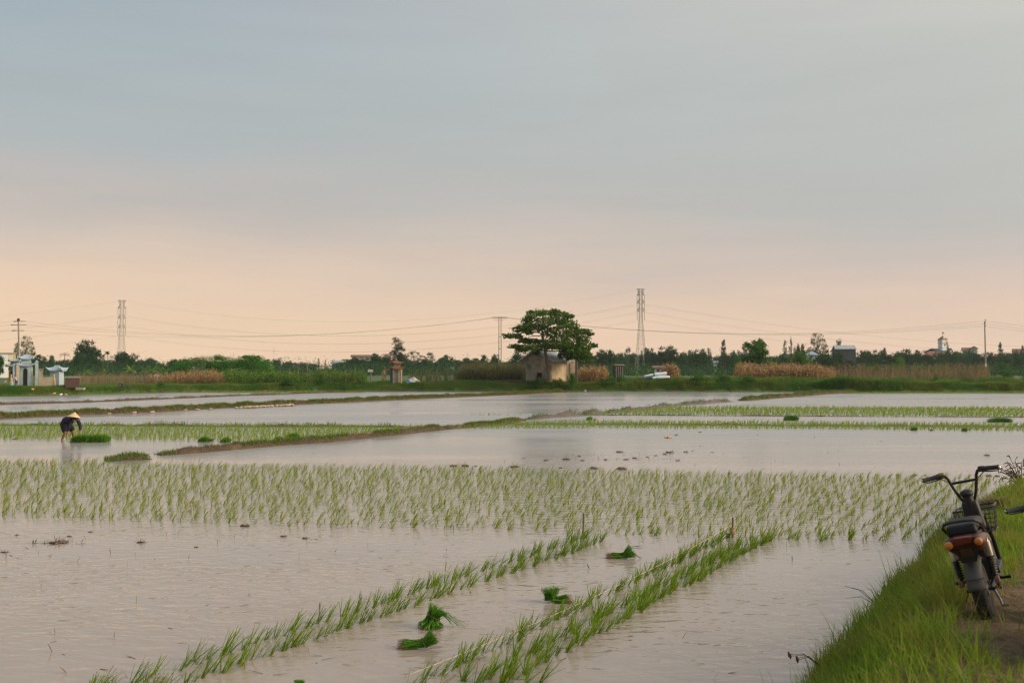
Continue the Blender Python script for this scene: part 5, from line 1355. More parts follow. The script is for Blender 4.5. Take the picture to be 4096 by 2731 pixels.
# little distant pylons and poles
def small_pylon(px, y0, y1, Y, w, label, twin=False):
    k = sc(Y); b = A(px, y1, Y); e = empty('distant_pylon', b); h = (y1 - y0) * k; mb = MB()
    for s in ((-1, 1) if twin else (0,)):
        x = s * w * k * 0.4
        mb.tube([(x, 0, -3), (x, 0, h)], 0.45 * k, 5)
        if twin: mb.box((x, 0, h * 0.93), (w * 0.35 * k, 0.3, 0.3 * k))
    if twin: mb.box((0, 0, h * 0.72), (w * 0.85 * k, 0.3, 0.5 * k))
    mb.build('mast', galv, e)
    if not twin:
        for i, f in enumerate((0.95, 0.70, 0.48)):
            MB().box((0, 0, h * f), (w * (0.75, 1.0, 0.85)[i] * k, 0.3, 0.6 * k)).build('cross_arm', galv, e)
    return tag(e, label, 'pylon')
small_pylon(1870, 1412, 1440, 500, 17, 'tiny distant pylon with three arms left of the twin pole')
small_pylon(594, 1424, 1460, 460, 26, 'tiny distant twin mast right of the left lattice pylon', True)
small_pylon(737, 1424, 1445, 420, 10, 'tiny pole beside the dark red roof on the left')
small_pylon(934, 1413, 1436, 400, 3, 'dark post sticking up behind the long green thicket')
small_pylon(1095, 1390, 1440, 700, 1.5, 'hair thin mast rising over the trees right of the green thicket')
for px, y0, lab in [(3147, 1363, 'shorter radio mast above the trees right of centre'), (3164, 1345, 'taller radio mast with antennas above the trees right of centre')]:
    Y = 450; k = sc(Y); b = A(px, 1420, Y); e = empty('radio_mast', b); h = (1420 - y0) * k
    MB().tube([(0, 0, -4), (0, 0, h)], [0.5 * k, 0.4 * k], 6).build('mast', galv, e)
    for j in range(3): MB().box((0, 0, h * (0.98 - 0.10 * j)), (3.0 * k, 0.8, 2.2 * k)).build('antenna', galv, e)
    tag(e, lab, 'radio mast')

# ------------------------------------------------------------------ the hut
plaster = mat('stained_plaster', (0.44, 0.34, 0.225), (0.20, 0.155, 0.105), scale=0.8, rough=0.95, bump=0.25, bscale=10, detail=9)
plaster_old = mat('grey_plaster', (0.37, 0.315, 0.23), (0.085, 0.074, 0.056), scale=0.75, rough=0.95, bump=0.25, bscale=10, detail=10)
tin = mat('fibre_cement_sheet', (0.52, 0.54, 0.54), (0.36, 0.37, 0.37), scale=0.9, rough=0.75)
dark_in = mat('dark_opening', (0.012, 0.011, 0.010), rough=0.9)
timber = mat('old_timber', (0.16, 0.12, 0.085), (0.09, 0.07, 0.05), rough=0.9, scale=3)
YH = 106.0; kH = sc(YH)
bH = A(2204, 1520, YH); bH.z = GZ - 0.15
hut = empty('hut', bH, (0, 0, radians(-40)))
# local frame: the near corner is at the origin, the gable wall runs along -x, the sunny side wall along +y
def hz(py): return A(2204, py, YH).z - bH.z
W1, D1 = 99 * kH / cos(radians(40)), 66 * kH / sin(radians(40)) * 0.98
zE, zR = hz(1437), hz(1404)
mb = MB()
xw = -W1; xr = -W1 * 0.60
g = [(xw, 0), (0, 0), (0, zE), (xr, zR), (xw, zE + 0.05)]
th = 0.16
def wall_with_hole(mb, poly, hole, y0, y1):
    (hx0, hx1, hz0, hz1) = hole
    x0, x1 = min(p[0] for p in poly), max(p[0] for p in poly)
    zt = lambda x: np.interp(x, [xw, xr, 0], [zE + 0.05, zR, zE])
    mb.prism([(x0, 0), (hx0, 0), (hx0, zt(hx0)), (x0, zt(x0))], y0, y1)
    mb.prism([(hx0, 0), (hx1, 0), (hx1, hz0), (hx0, hz0)], y0, y1)
    mb.prism([(hx0, hz1), (hx1, hz1), (hx1, zt(hx1))] + ([(xr, zR)] if hx0 < xr < hx1 else []) + [(hx0, zt(hx0))], y0, y1)
    if hx1 < xr: mb.prism([(hx1, 0), (x1, 0), (x1, zt(x1)), (xr, zR), (hx1, zt(hx1))], y0, y1)
    else: mb.prism([(hx1, 0), (x1, 0), (x1, zt(x1)), (hx1, zt(hx1))], y0, y1)
hole = (-W1 * 0.575, -W1 * 0.36, hz(1511), hz(1491))
wall_with_hole(mb, g, hole, 0.0, th)
mb.build('gable_wall', plaster_old, hut)
MB().box((hole[0] * .5 + hole[1] * .5, th + 0.12, (hole[2] + hole[3]) / 2), (hole[1] - hole[0] + 0.3, 0.04, hole[3] - hole[2] + 0.3)).build('window_opening', dark_in, hut)
mb = MB(); mb.prism([(-th, 0), (0, 0), (0, zE), (-th, zE)], th + 0.002, D1); mb.build('side_wall', plaster, hut)
mb = MB(); mb.prism([(xw, 0), (xw + th, 0), (xw + th, zE), (xw, zE)], th + 0.002, D1); mb.prism(g, D1 + 0.002, D1 + th); mb.build('back_walls', plaster_old, hut)
MB().box((0.012, D1 * 0.72, hz(1504)), (0.03, 0.07, 0.16)).build('wall_slot', dark_in, hut)
# corrugated sheets
mb = MB(); ov = 0.55; ns_ = 54
for side in (1, -1):
    x0, z0 = xr, zR + 0.10
    x1, z1 = (0.75, zE - 0.24) if side > 0 else (xw - 0.85, zE - 0.26)
    v = []; f = []
    for i in range(ns_ + 1):
        y = -ov + (D1 + 2 * ov) * i / ns_; c = 0.028 * (1 if i % 2 else -1)
        for (x, z) in ((x0, z0), ((x0 + x1) / 2, (z0 + z1) / 2 - 0.01), (x1, z1)): v.append((x, y, z + c))
    for i in range(ns_):
        for j in range(2): f.append((i * 3 + j, i * 3 + j + 1, (i + 1) * 3 + j + 1, (i + 1) * 3 + j))
    mb.add(v, f)
rf = mb.build('roof', tin, hut); s_ = rf.modifiers.new('thick', 'SOLIDIFY'); s_.thickness = 0.02
mb = MB()
for y in (-0.35, D1 * 0.5, D1 + 0.3):
    mb.slab([(xr, y, zR + 0.04), (0.7, y, zE - 0.28), (0.7, y + 0.07, zE - 0.28), (xr, y + 0.07, zR + 0.04)], 0.09)
    mb.slab([(xw - 0.8, y, zE - 0.31), (xr, y, zR + 0.04), (xr, y + 0.07, zR + 0.04), (xw - 0.8, y + 0.07, zE - 0.31)], 0.09)
mb.build('rafter', timber, rf)
mb = MB(); mb.slab([(xr - 0.14, -ov, zR + 0.14), (xr + 0.14, -ov, zR + 0.14), (xr + 0.14, D1 + ov, zR + 0.14), (xr - 0.14, D1 + ov, zR + 0.14)], 0.03); mb.build('ridge_cap', tin, rf)
tag(hut, 'small plaster farm hut with a grey corrugated roof under the big tree', 'hut')
# the taller vented block behind
YX = 110.0; kX = sc(YX); bX = A(2262, 1512, YX); bX.z = GZ - 0.15
blk2 = empty('vent_tower', bX, (0, 0, radians(12)))
zX = A(2262, 1393, YX).z - bX.z; wX = 42 * kX; dX = 1.7
mb = MB(); mb.box((wX * 0.25, dX / 2, zX / 2), (wX * 0.5, dX, zX)); mb.box((wX * 0.83, dX / 2, zX / 2), (wX * 0.34, dX, zX)); mb.box((wX * 0.58, dX / 2 + 0.1, zX / 2), (wX * 0.16 + 0.30, dX - 0.2, zX * 0.995)); mb.build('wall', plaster, blk2)
MB().rbox((wX * 0.5, dX / 2, zX + 0.07), (wX * 1.22, dX * 1.2, 0.14), 0.02).build('roof_slab', conc, blk2)
lv = MB(); z0_, z1_ = A(2262, 1494, YX).z - bX.z, A(2262, 1452, YX).z - bX.z
for j in range(9):
    z = z0_ + (z1_ - z0_) * (j + 0.5) / 9; lv.box((wX * 0.58, -0.045, z), (wX * 0.34, 0.12, 0.055), (0.5, 0, 0))
lv.build('vent_louvre', mat('pale_louvre', (0.46, 0.38, 0.27), (0.32, 0.26, 0.18), rough=0.9), blk2)
MB().box((wX * 0.58, -0.004, (z0_ + z1_) / 2), (wX * 0.36, 0.02, (z1_ - z0_) * 1.03)).build('vent_opening', dark_in, blk2)
tag(blk2, 'narrow plaster block with a louvred vent standing behind the hut', 'outbuilding')
YQ = 108; bQ = A(2308, 1504, YQ); bQ.z = GZ - 0.1; hQ = A(2308, 1392, YQ).z - bQ.z
stone_post = mat('aged_post', (0.22, 0.18, 0.13), (0.13, 0.11, 0.08), rough=.95, scale=1.5); e = empty('concrete_post', bQ); mb = MB(); mb.box((-0.10, 0, hQ / 2), (0.16, 0.34, hQ)); mb.build('shaded_face', mat('shaded_concrete', (0.09, 0.08, 0.065), (0.05, 0.045, 0.038), rough=0.95), e); mb = MB(); mb.box((0.035, 0, hQ / 2), (0.10, 0.30, hQ - 0.05)); mb.build('post', stone_post, e)  # left half coloured dark to stand for the post's shaded side
tag(e, 'tall square concrete post right of the vented block', 'post')
mb = MB(); bW = A(1990, 1514, 107); bW.z = GZ - 0.1
mb.rbox((0, 0, 0.30), (2.9, 0.25, 0.62), 0.03); o = mb.build('low_wall', mat('dark_brick', (0.10, 0.065, 0.045), (0.055, 0.04, 0.03), rough=0.95, scale=3), None); o.location = bW + Vector((1.4, 0.4, 0))
tag(o, 'low dark wall left of the hut at the edge of the maize', 'wall')

# ------------------------------------------------------------------ trees
bark = mat('tree_bark', (0.13, 0.10, 0.075), (0.07, 0.055, 0.042), rough=0.95, scale=3, bump=0.4, bscale=12, stretch=(3, 3, 0.7))
leaf_big = leafmat('broad_leaf', [(0.0242, 0.0672, 0.0086), (0.0363, 0.0896, 0.0101), (0.0525, 0.112, 0.0115), (0.0808, 0.1389, 0.0158), (0.1211, 0.1523, 0.0216)], trans=0.3, rough=0.45, objrand=0.05)
leaf_near = leafmat('tree_leaf_near', [(0.021, 0.0825, 0.0108), (0.0338, 0.11, 0.0126), (0.0525, 0.1375, 0.0162), (0.075, 0.154, 0.0198)], trans=0.25, objrand=0.12)
leaf_mid = leafmat('tree_leaf', [(0.0142, 0.0444, 0.0138), (0.0207, 0.061, 0.017), (0.0297, 0.0786, 0.0203), (0.0401, 0.0906, 0.0211)], trans=0.2, objrand=0.22)
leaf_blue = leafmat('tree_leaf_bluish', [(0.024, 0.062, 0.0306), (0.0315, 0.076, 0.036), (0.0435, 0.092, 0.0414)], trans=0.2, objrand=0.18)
leaf_banana = leafmat('banana_leaf', [(0.07, 0.16, 0.02), (0.11, 0.20, 0.025), (0.17, 0.24, 0.04)], trans=0.45, objrand=0.12)
leaf_lime = leafmat('bright_leaf', [(0.045, 0.12, 0.012), (0.07, 0.16, 0.014), (0.11, 0.20, 0.02)], trans=0.35, objrand=0.1)
leaf_thicket = leafmat('thicket_leaf', [(0.022, 0.1095, 0.0089), (0.035, 0.1481, 0.0107), (0.06, 0.193, 0.0143), (0.09, 0.2317, 0.0196)], trans=0.35, objrand=0.05)

# the big tree in front of the hut
YB = 104.5; kB = sc(YB)
def zp(x, y): return 1850 + x / 3.357, 1150 + y / 3.357
tb = A(*zp(1172, 1262), YB); tb.z = GZ - 0.2
big = empty('broad_leaved_tree', tb)
def tl(x, y, dy=0.0): return A(*zp(x, y), YB + dy) - tb
BL = [(960, 352, 105, 42), (1130, 345, 105, 40), (1215, 318, 60, 25), (1300, 360, 115, 42), (1425, 378, 60, 34), (905, 430, 85, 42), (1080, 440, 120, 50), (1260, 440, 115, 52), (1395, 470, 95, 42),
      (860, 510, 105, 38), (1000, 540, 120, 44), (1180, 530, 130, 50), (1350, 540, 125, 52), (1480, 520, 75, 36), (760, 560, 85, 34), (655, 650, 92, 30), (720, 655, 70, 26), (870, 590, 80, 32),
      (1190, 625, 110, 46), (1330, 640, 135, 58), (1480, 610, 115, 48), (1620, 592, 100, 32), (1700, 625, 50, 22), (940, 720, 110, 32), (835, 720, 80, 30), (1050, 745, 95, 42), (1190, 735, 100, 48),
      (1330, 740, 135, 58), (1480, 720, 125, 58), (1600, 700, 90, 50), (725, 790, 85, 22), (800, 830, 80, 26), (930, 805, 110, 40), (1060, 808, 105, 34), (1200, 795, 100, 30), (1350, 800, 115, 32),
      (1500, 800, 125, 50), (1640, 790, 105, 50), (1745, 775, 55, 22), (1000, 875, 44, 28), (1425, 895, 50, 50), (1600, 880, 100, 60), (1680, 945, 70, 50), (1420, 955, 40, 24), (1560, 930, 70, 44), (1500, 875, 90, 50), (1570, 815, 100, 50), (1640, 900, 90, 60), (1390, 860, 70, 40), (1330, 920, 40, 30)]
blobs = []
for i, (x, y, rx, ry) in enumerate(BL):
    wid = 3.0 * (1 - ((x - 1180) / 640) ** 2) ** 0.5 if abs(x - 1180) < 640 else 0.4
    for dy in ([random.uniform(-0.35, 0.35) * wid] if rx < 70 else [random.uniform(-0.95, -0.1) * wid, random.uniform(0.1, 0.95) * wid]):
        p = tl(x, y, dy); blobs.append((p.x, p.y, p.z, rx / 3.357 * kB, 0.9 * rx / 3.357 * kB, ry / 3.357 * kB))
pts = crown_points(blobs, 190, sub=18, spread=0.33, shell=0.95)
V, Q = leaves(pts, 0.27, up=0.5, aspect=0.55)
mesh_np('crown', V, Q, leaf_big, big)
mb = MB()
trunk = [tl(1172, 1265), tl(1165, 1180), tl(1145, 1050), tl(1128, 950), tl(1112, 860), tl(1090, 740), tl(1076, 640), tl(1068, 560), tl(1090, 450), tl(1120, 360)]
mb.tube(trunk, [0.30, 0.22, 0.185, 0.17, 0.155, 0.135, 0.115, 0.10, 0.07, 0.03], 12)
for pth in [[(1092, 740), (1000, 690), (880, 700), (760, 670), (640, 650)], [(1078, 640), (1000, 600), (900, 590), (780, 560)], [(1100, 800), (980, 800), (850, 810), (700, 788)],
            [(1085, 720), (1180, 680), (1330, 640), (1500, 610), (1660, 600)], [(1105, 830), (1250, 800), (1420, 770), (1600, 760), (1740, 775)], [(1070, 570), (960, 500), (900, 430)],
            [(1075, 540), (1180, 480), (1300, 420), (1420, 380)], [(1068, 560), (1010, 440), (975, 350)], [(1110, 850), (1300, 850), (1440, 880), (1600, 890), (1680, 940)],
            [(1095, 760), (1120, 680), (1220, 600), (1340, 540), (1470, 520)], [(1074, 640), (1020, 650), (940, 655), (870, 690)]]:
    n = len(pth); dyv = random.uniform(-1.4, 1.4)
    P = [tl(x, y, dyv * i / n) for i, (x, y) in enumerate(pth)]
    Pm = []
    for a, b in zip(P[:-1], P[1:]): Pm += [a, (a + b) / 2 + Vector((random.gauss(0, .07), random.gauss(0, .1), random.gauss(0, .07)))]
    Pm.append(P[-1]); m = len(Pm)
    mb.tube(Pm, [0.075 * (1 - 0.8 * i / (m - 1)) for i in range(m)], 7)
    for q in Pm[2::2]:
        d = Vector((random.gauss(0, .6), random.gauss(0, .6), random.gauss(0.1, .35))); mb.tube([q, q + d * 0.5 + Vector((0, 0, .05)), q + d], [0.028, 0.02, 0.008], 5)
mb.build('trunk', bark, big, True, 80)
tag(big, 'lone big spreading tree with layered boughs leaning over the hut', 'tree')

# kinds of distant trees: each built once, then copied
def tree_proto(name, blobs, per, leaf, leafmat_, trunk, tr, w, h, spread=0.3, sub=14, shell=0.75, up=0.4, aspect=0.6):
    e = empty(name); V, Q = leaves(crown_points(blobs, per, sub=sub, spread=spread, shell=shell), leaf, up=up, aspect=aspect)
    mesh_np('crown', V, Q, leafmat_, e); mb = MB()
    for p, r in trunk: mb.tube(p, r, 7)
    mb.build('trunk', bark, e, True, 80)
    return [e, w, h, False]
def rb(cx, cz, rx, rz, n, s, flat=1.0):
    out = []
    for _ in range(n):
        a = random.uniform(0, 2 * pi); r = random.uniform(0.25, 0.85); zz = random.uniform(-0.75, 0.85)
        f = (1 - zz * zz) ** 0.5
        q = s * random.uniform(0.8, 1.2); out.append((cx + rx * r * f * cos(a), rx * r * f * sin(a), cz + rz * zz * 0.8, q, q, q * flat))
    return out
def limbs(h, n, reach, z0):
    out = [([(0, 0, 0), (0.1, 0, h * 0.35), (-0.05, 0.05, h * 0.65), (0.05, 0, h * 0.9)], [0.22, 0.17, 0.11, 0.03])]
    for _ in range(n):
        z = random.uniform(z0, h * 0.75); a = random.uniform(0, 2 * pi); L = reach * random.uniform(0.5, 1)
        out.append(([(0, 0, z), (L * 0.5 * cos(a), L * 0.5 * sin(a), z + L * 0.35), (L * cos(a), L * sin(a), z + L * 0.55)], [0.09, 0.06, 0.02]))
    return out
TP = {}
TP['broad'] = tree_proto('broad_tree', rb(0, 4.7, 3.2, 3.0, 19, 1.15) + rb(0, 1.6, 3.0, 1.4, 8, 1.0), 300, 0.40, leaf_mid, limbs(8, 6, 3, 1.5), 0, 6.6, 8.4)
TP['broad2'] = tree_proto('broad_tree', rb(-0.8, 4.4, 2.8, 2.8, 13, 1.15) + rb(0, 1.5, 3.0, 1.3, 8, 1.0) + rb(1.8, 3.6, 1.8, 2.0, 7, 1.0), 300, 0.40, leaf_mid, limbs(7.4, 6, 3, 1.5), 0, 6.8, 7.6)
TP['round'] = tree_proto('round_tree', rb(0, 3.6, 3.0, 3.0, 20, 1.25), 300, 0.36, leaf_mid, limbs(6, 4, 2, 1), 0, 6.6, 7.2)
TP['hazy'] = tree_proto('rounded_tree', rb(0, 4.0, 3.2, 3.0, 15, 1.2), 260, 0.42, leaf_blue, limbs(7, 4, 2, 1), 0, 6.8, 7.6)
TP['airy'] = tree_proto('airy_tree', rb(0, 5.0, 3.4, 2.6, 14, 0.85, 0.7), 170, 0.36, leaf_mid, limbs(8, 9, 3.4, 1.5), 0, 7.0, 7.9, spread=0.35, sub=9)
TP['umbrella'] = tree_proto('flat_topped_tree', [(x, random.uniform(-1.5, 1.5), z, 1.4, 1.3, 0.42) for x, z in [(-2.6, 5.4), (-1.2, 6.1), (0.3, 6.5), (1.6, 6.2), (2.9, 5.5), (-1.9, 4.6), (2.0, 4.6), (0, 5.3), (1.0, 4.0), (-0.8, 3.8)]], 150, 0.30, leaf_mid, limbs(6.2, 8, 3, 2.2), 0, 8.4, 6.9, sub=10)
TP['tall'] = tree_proto('tall_tree', [(random.gauss(0, 0.5) + 0.2 * z * 0.1, random.gauss(0, 0.5), z, r, r, r * 0.9) for z, r in [(11.2, 0.9), (10.3, 1.2), (9.3, 1.35), (8.6, 1.1), (7.7, 1.5), (6.9, 1.2), (6.0, 1.5), (5.2, 1.0), (4.4, 1.3), (3.2, 1.2), (2.4, 1.4)]] + [(1.4, 0.3, 8.2, .7, .7, .6), (-1.3, 0.2, 7.0, .8, .8, .6), (1.3, -.4, 6.0, .8, .8, .6), (-1.2, 0, 4.6, .7, .7, .5)], 260, 0.32, leaf_mid, limbs(12, 9, 1.6, 3), 0, 4.0, 12.1)
TP['euca'] = tree_proto('gum_tree', [(0.2, 0, 9.3, 1.6, 1.5, 1.3), (-0.8, 0.2, 8.4, 1.2, 1.2, .9), (1.2, -.2, 8.2, 1.2, 1.1, .9), (-2.1, 0, 6.0, 1.3, 1.2, .8), (-1.2, .3, 5.4, 1.3, 1.2, .9), (0.3, 0, 6.6, 1.4, 1.3, 1.0), (2.3, 0, 6.6, 1.0, 1.0, 1.0), (2.7, .2, 5.4, .9, .9, 1.0), (1.4, 0, 4.6, 1.2, 1.1, .9), (-.6, 0, 3.6, 1.6, 1.5, 1.1), (3.2, 0, 4.2, .7, .7, .8)], 280, 0.32, leaf_mid, limbs(9.5, 10, 2.6, 3), 0, 6.6, 10.6, sub=16)
TP['cone'] = tree_proto('conical_tree', [(random.gauss(0, .15), random.gauss(0, .15), z, r, r, r * 0.9) for z, r in [(9.3, .35), (8.5, .65), (7.6, .9), (6.7, 1.05), (5.8, 1.15), (4.9, 1.2), (4.0, 1.0), (3.0, 1.3), (2.0, 1.5)]], 280, 0.30, leaf_mid, limbs(9.4, 6, 1.0, 2), 0, 3.2, 9.6, shell=0.85)
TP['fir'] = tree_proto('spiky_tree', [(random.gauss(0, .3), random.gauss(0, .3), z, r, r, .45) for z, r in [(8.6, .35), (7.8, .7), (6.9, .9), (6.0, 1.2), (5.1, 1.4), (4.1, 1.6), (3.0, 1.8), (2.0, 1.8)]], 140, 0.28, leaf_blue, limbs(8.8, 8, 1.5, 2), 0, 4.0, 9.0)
TP['lolly'] = tree_proto('tuft_tree', [(0, 0, 7.4, 1.7, 1.6, .75), (-.9, 0, 7.0, .9, .9, .5), (.9, 0.2, 7.1, .9, .9, .5)], 240, 0.28, leaf_mid, [([(0, 0, 0), (.1, 0, 3.5), (0, 0, 7.2)], [.14, .11, .07]), ([(0, 0, 6), (.7, 0, 7)], [.05, .03]), ([(0, 0, 6), (-.7, 0, 7)], [.05, .03])], 0, 3.6, 8.1)
TP['bush'] = tree_proto('bush', rb(0, 1.3, 1.7, 1.1, 13, 0.62), 130, 0.20, leaf_near, [([(0, 0, 0), (.1, 0, .8), (.2, .1, 1.6)], [.07, .05, .02]), ([(0, 0, .2), (-.5, .2, 1.2)], [.05, .02]), ([(0, 0, .2), (.5, -.3, 1.3)], [.05, .02])], 0, 4.2, 2.7)
TP['near'] = tree_proto('leafy_tree', rb(0.2, 5.2, 2.9, 3.0, 24, 1.1) + rb(-2.8, 3.0, 1.6, 1.7, 9, .8) + rb(2.9, 2.6, 1.5, 1.4, 8, .75), 330, 0.34, leaf_near, limbs(8.6, 9, 3.2, 1.6), 0, 7.6, 8.9)
TP['lime'] = tree_proto('bright_tree', rb(0, 2.9, 2.1, 2.2, 20, .85), 300, 0.28, leaf_lime, limbs(5, 5, 1.8, 1), 0, 4.6, 5.6)
# palms and bananas from arching fronds
def palm_proto(name, H_, nf, L, material, stemr, leaflet=True, broad=0.0, w=3.0):
    e = empty(name); parts = []
    for k in range(nf):
        a = 2 * pi * k / nf + random.gauss(0, .25); l = L * random.uniform(.75, 1.1); el = random.uniform(0.15, 1.25); pts = []
        p = Vector((0, 0, H_)); dirn = el
        for i in range(9):
            pts.append(p.copy()); d = Vector((cos(a) * cos(dirn), sin(a) * cos(dirn), sin(dirn))); p = p + d * l / 8; dirn -= (0.21 if leaflet else 0.16)
        P = np.array([tuple(q) for q in pts]); side = np.array([-sin(a), cos(a), 0])
        if leaflet:
            n = 34; t = np.repeat(np.linspace(0.12, 1, n // 2), 2); base = np.stack([np.interp(t * 8, range(9), P[:, c]) for c in range(3)], 1); sg = np.tile([1, -1], n // 2)
            ll = L * 0.30 * np.sin(np.clip(t, .1, .97) * pi) ** .6; azl = np.arctan2(side[1] * sg + 0.6 * cos(a) * 0 + 0.5 * sin(a), side[0] * sg + 0.5 * cos(a))
            parts.append(blades(base, ll, np.full(n, 0.10), azl, np.full(n, 1.35), np.full(n, 0.7), 2, phi=np.full(n, a)))
            parts.append(strips(P[None], 0.07))
        else:
            wv = broad * np.sin(np.linspace(0.12, 0.97, 9) * pi)[:, None] ** 0.6
            Vv = np.stack([P - side * wv - np.array([0, 0, .10]) * (wv / broad), P, P + side * wv - np.array([0, 0, .10]) * (wv / broad)], 1).reshape(-1, 3)
            Qq = np.array([(i * 3 + c, i * 3 + c + 1, (i + 1) * 3 + c + 1, (i + 1) * 3 + c) for i in range(8) for c in range(2)])
            parts.append((Vv, Qq))
    V, Q = cat_vq(parts); mesh_np('fronds', V, Q, material, e)
    mb = MB(); mb.tube([(0.0, 0, 0), (0.08, 0, H_ * .5), (0, 0, H_ + .1)], [stemr * 1.25, stemr, stemr * .8], 8); mb.build('trunk', bark, e, True)
    return [e, w, H_ + L * 0.6, False]
TP['palm'] = palm_proto('palm_tree', 6.2, 15, 2.4, leaf_mid, .13, w=4.2)
TP['banana'] = palm_proto('banana_plant', 1.5, 9, 1.9, leaf_banana, .12, False, .27, w=3.0)
TP['papaya'] = palm_proto('papaya_tree', 4.6, 12, 1.1, leaf_mid, .09, False, .24, w=2.0)
def add_tree(kind, px, top, Y, wpx, label, group='trees of the distant tree line', rz=None, base=GZ - 0.1):
    P = TP[kind]; b = A(px, 1490, Y); zt = A(px, top, Y).z
    o = P[0] if not P[3] else copy_tree(P[0]); P[3] = True
    o.location = (b.x, Y, base); o.rotation_euler = (0, 0, random.uniform(0, 6.28) if rz is None else rz)
    sx = wpx * sc(Y) / P[1]; sz = (zt - base) / (P[2] * (0.93 if kind in ('bush', 'banana', 'near', 'lime') else 0.885)); o.scale = (sx, sx, sz)
    cat = {'banana': 'banana plant', 'bush': 'bush', 'palm': 'palm tree'}.get(kind, 'tree')
    return tag(o, label, cat, group)
S = 'standing in the distant tree line'
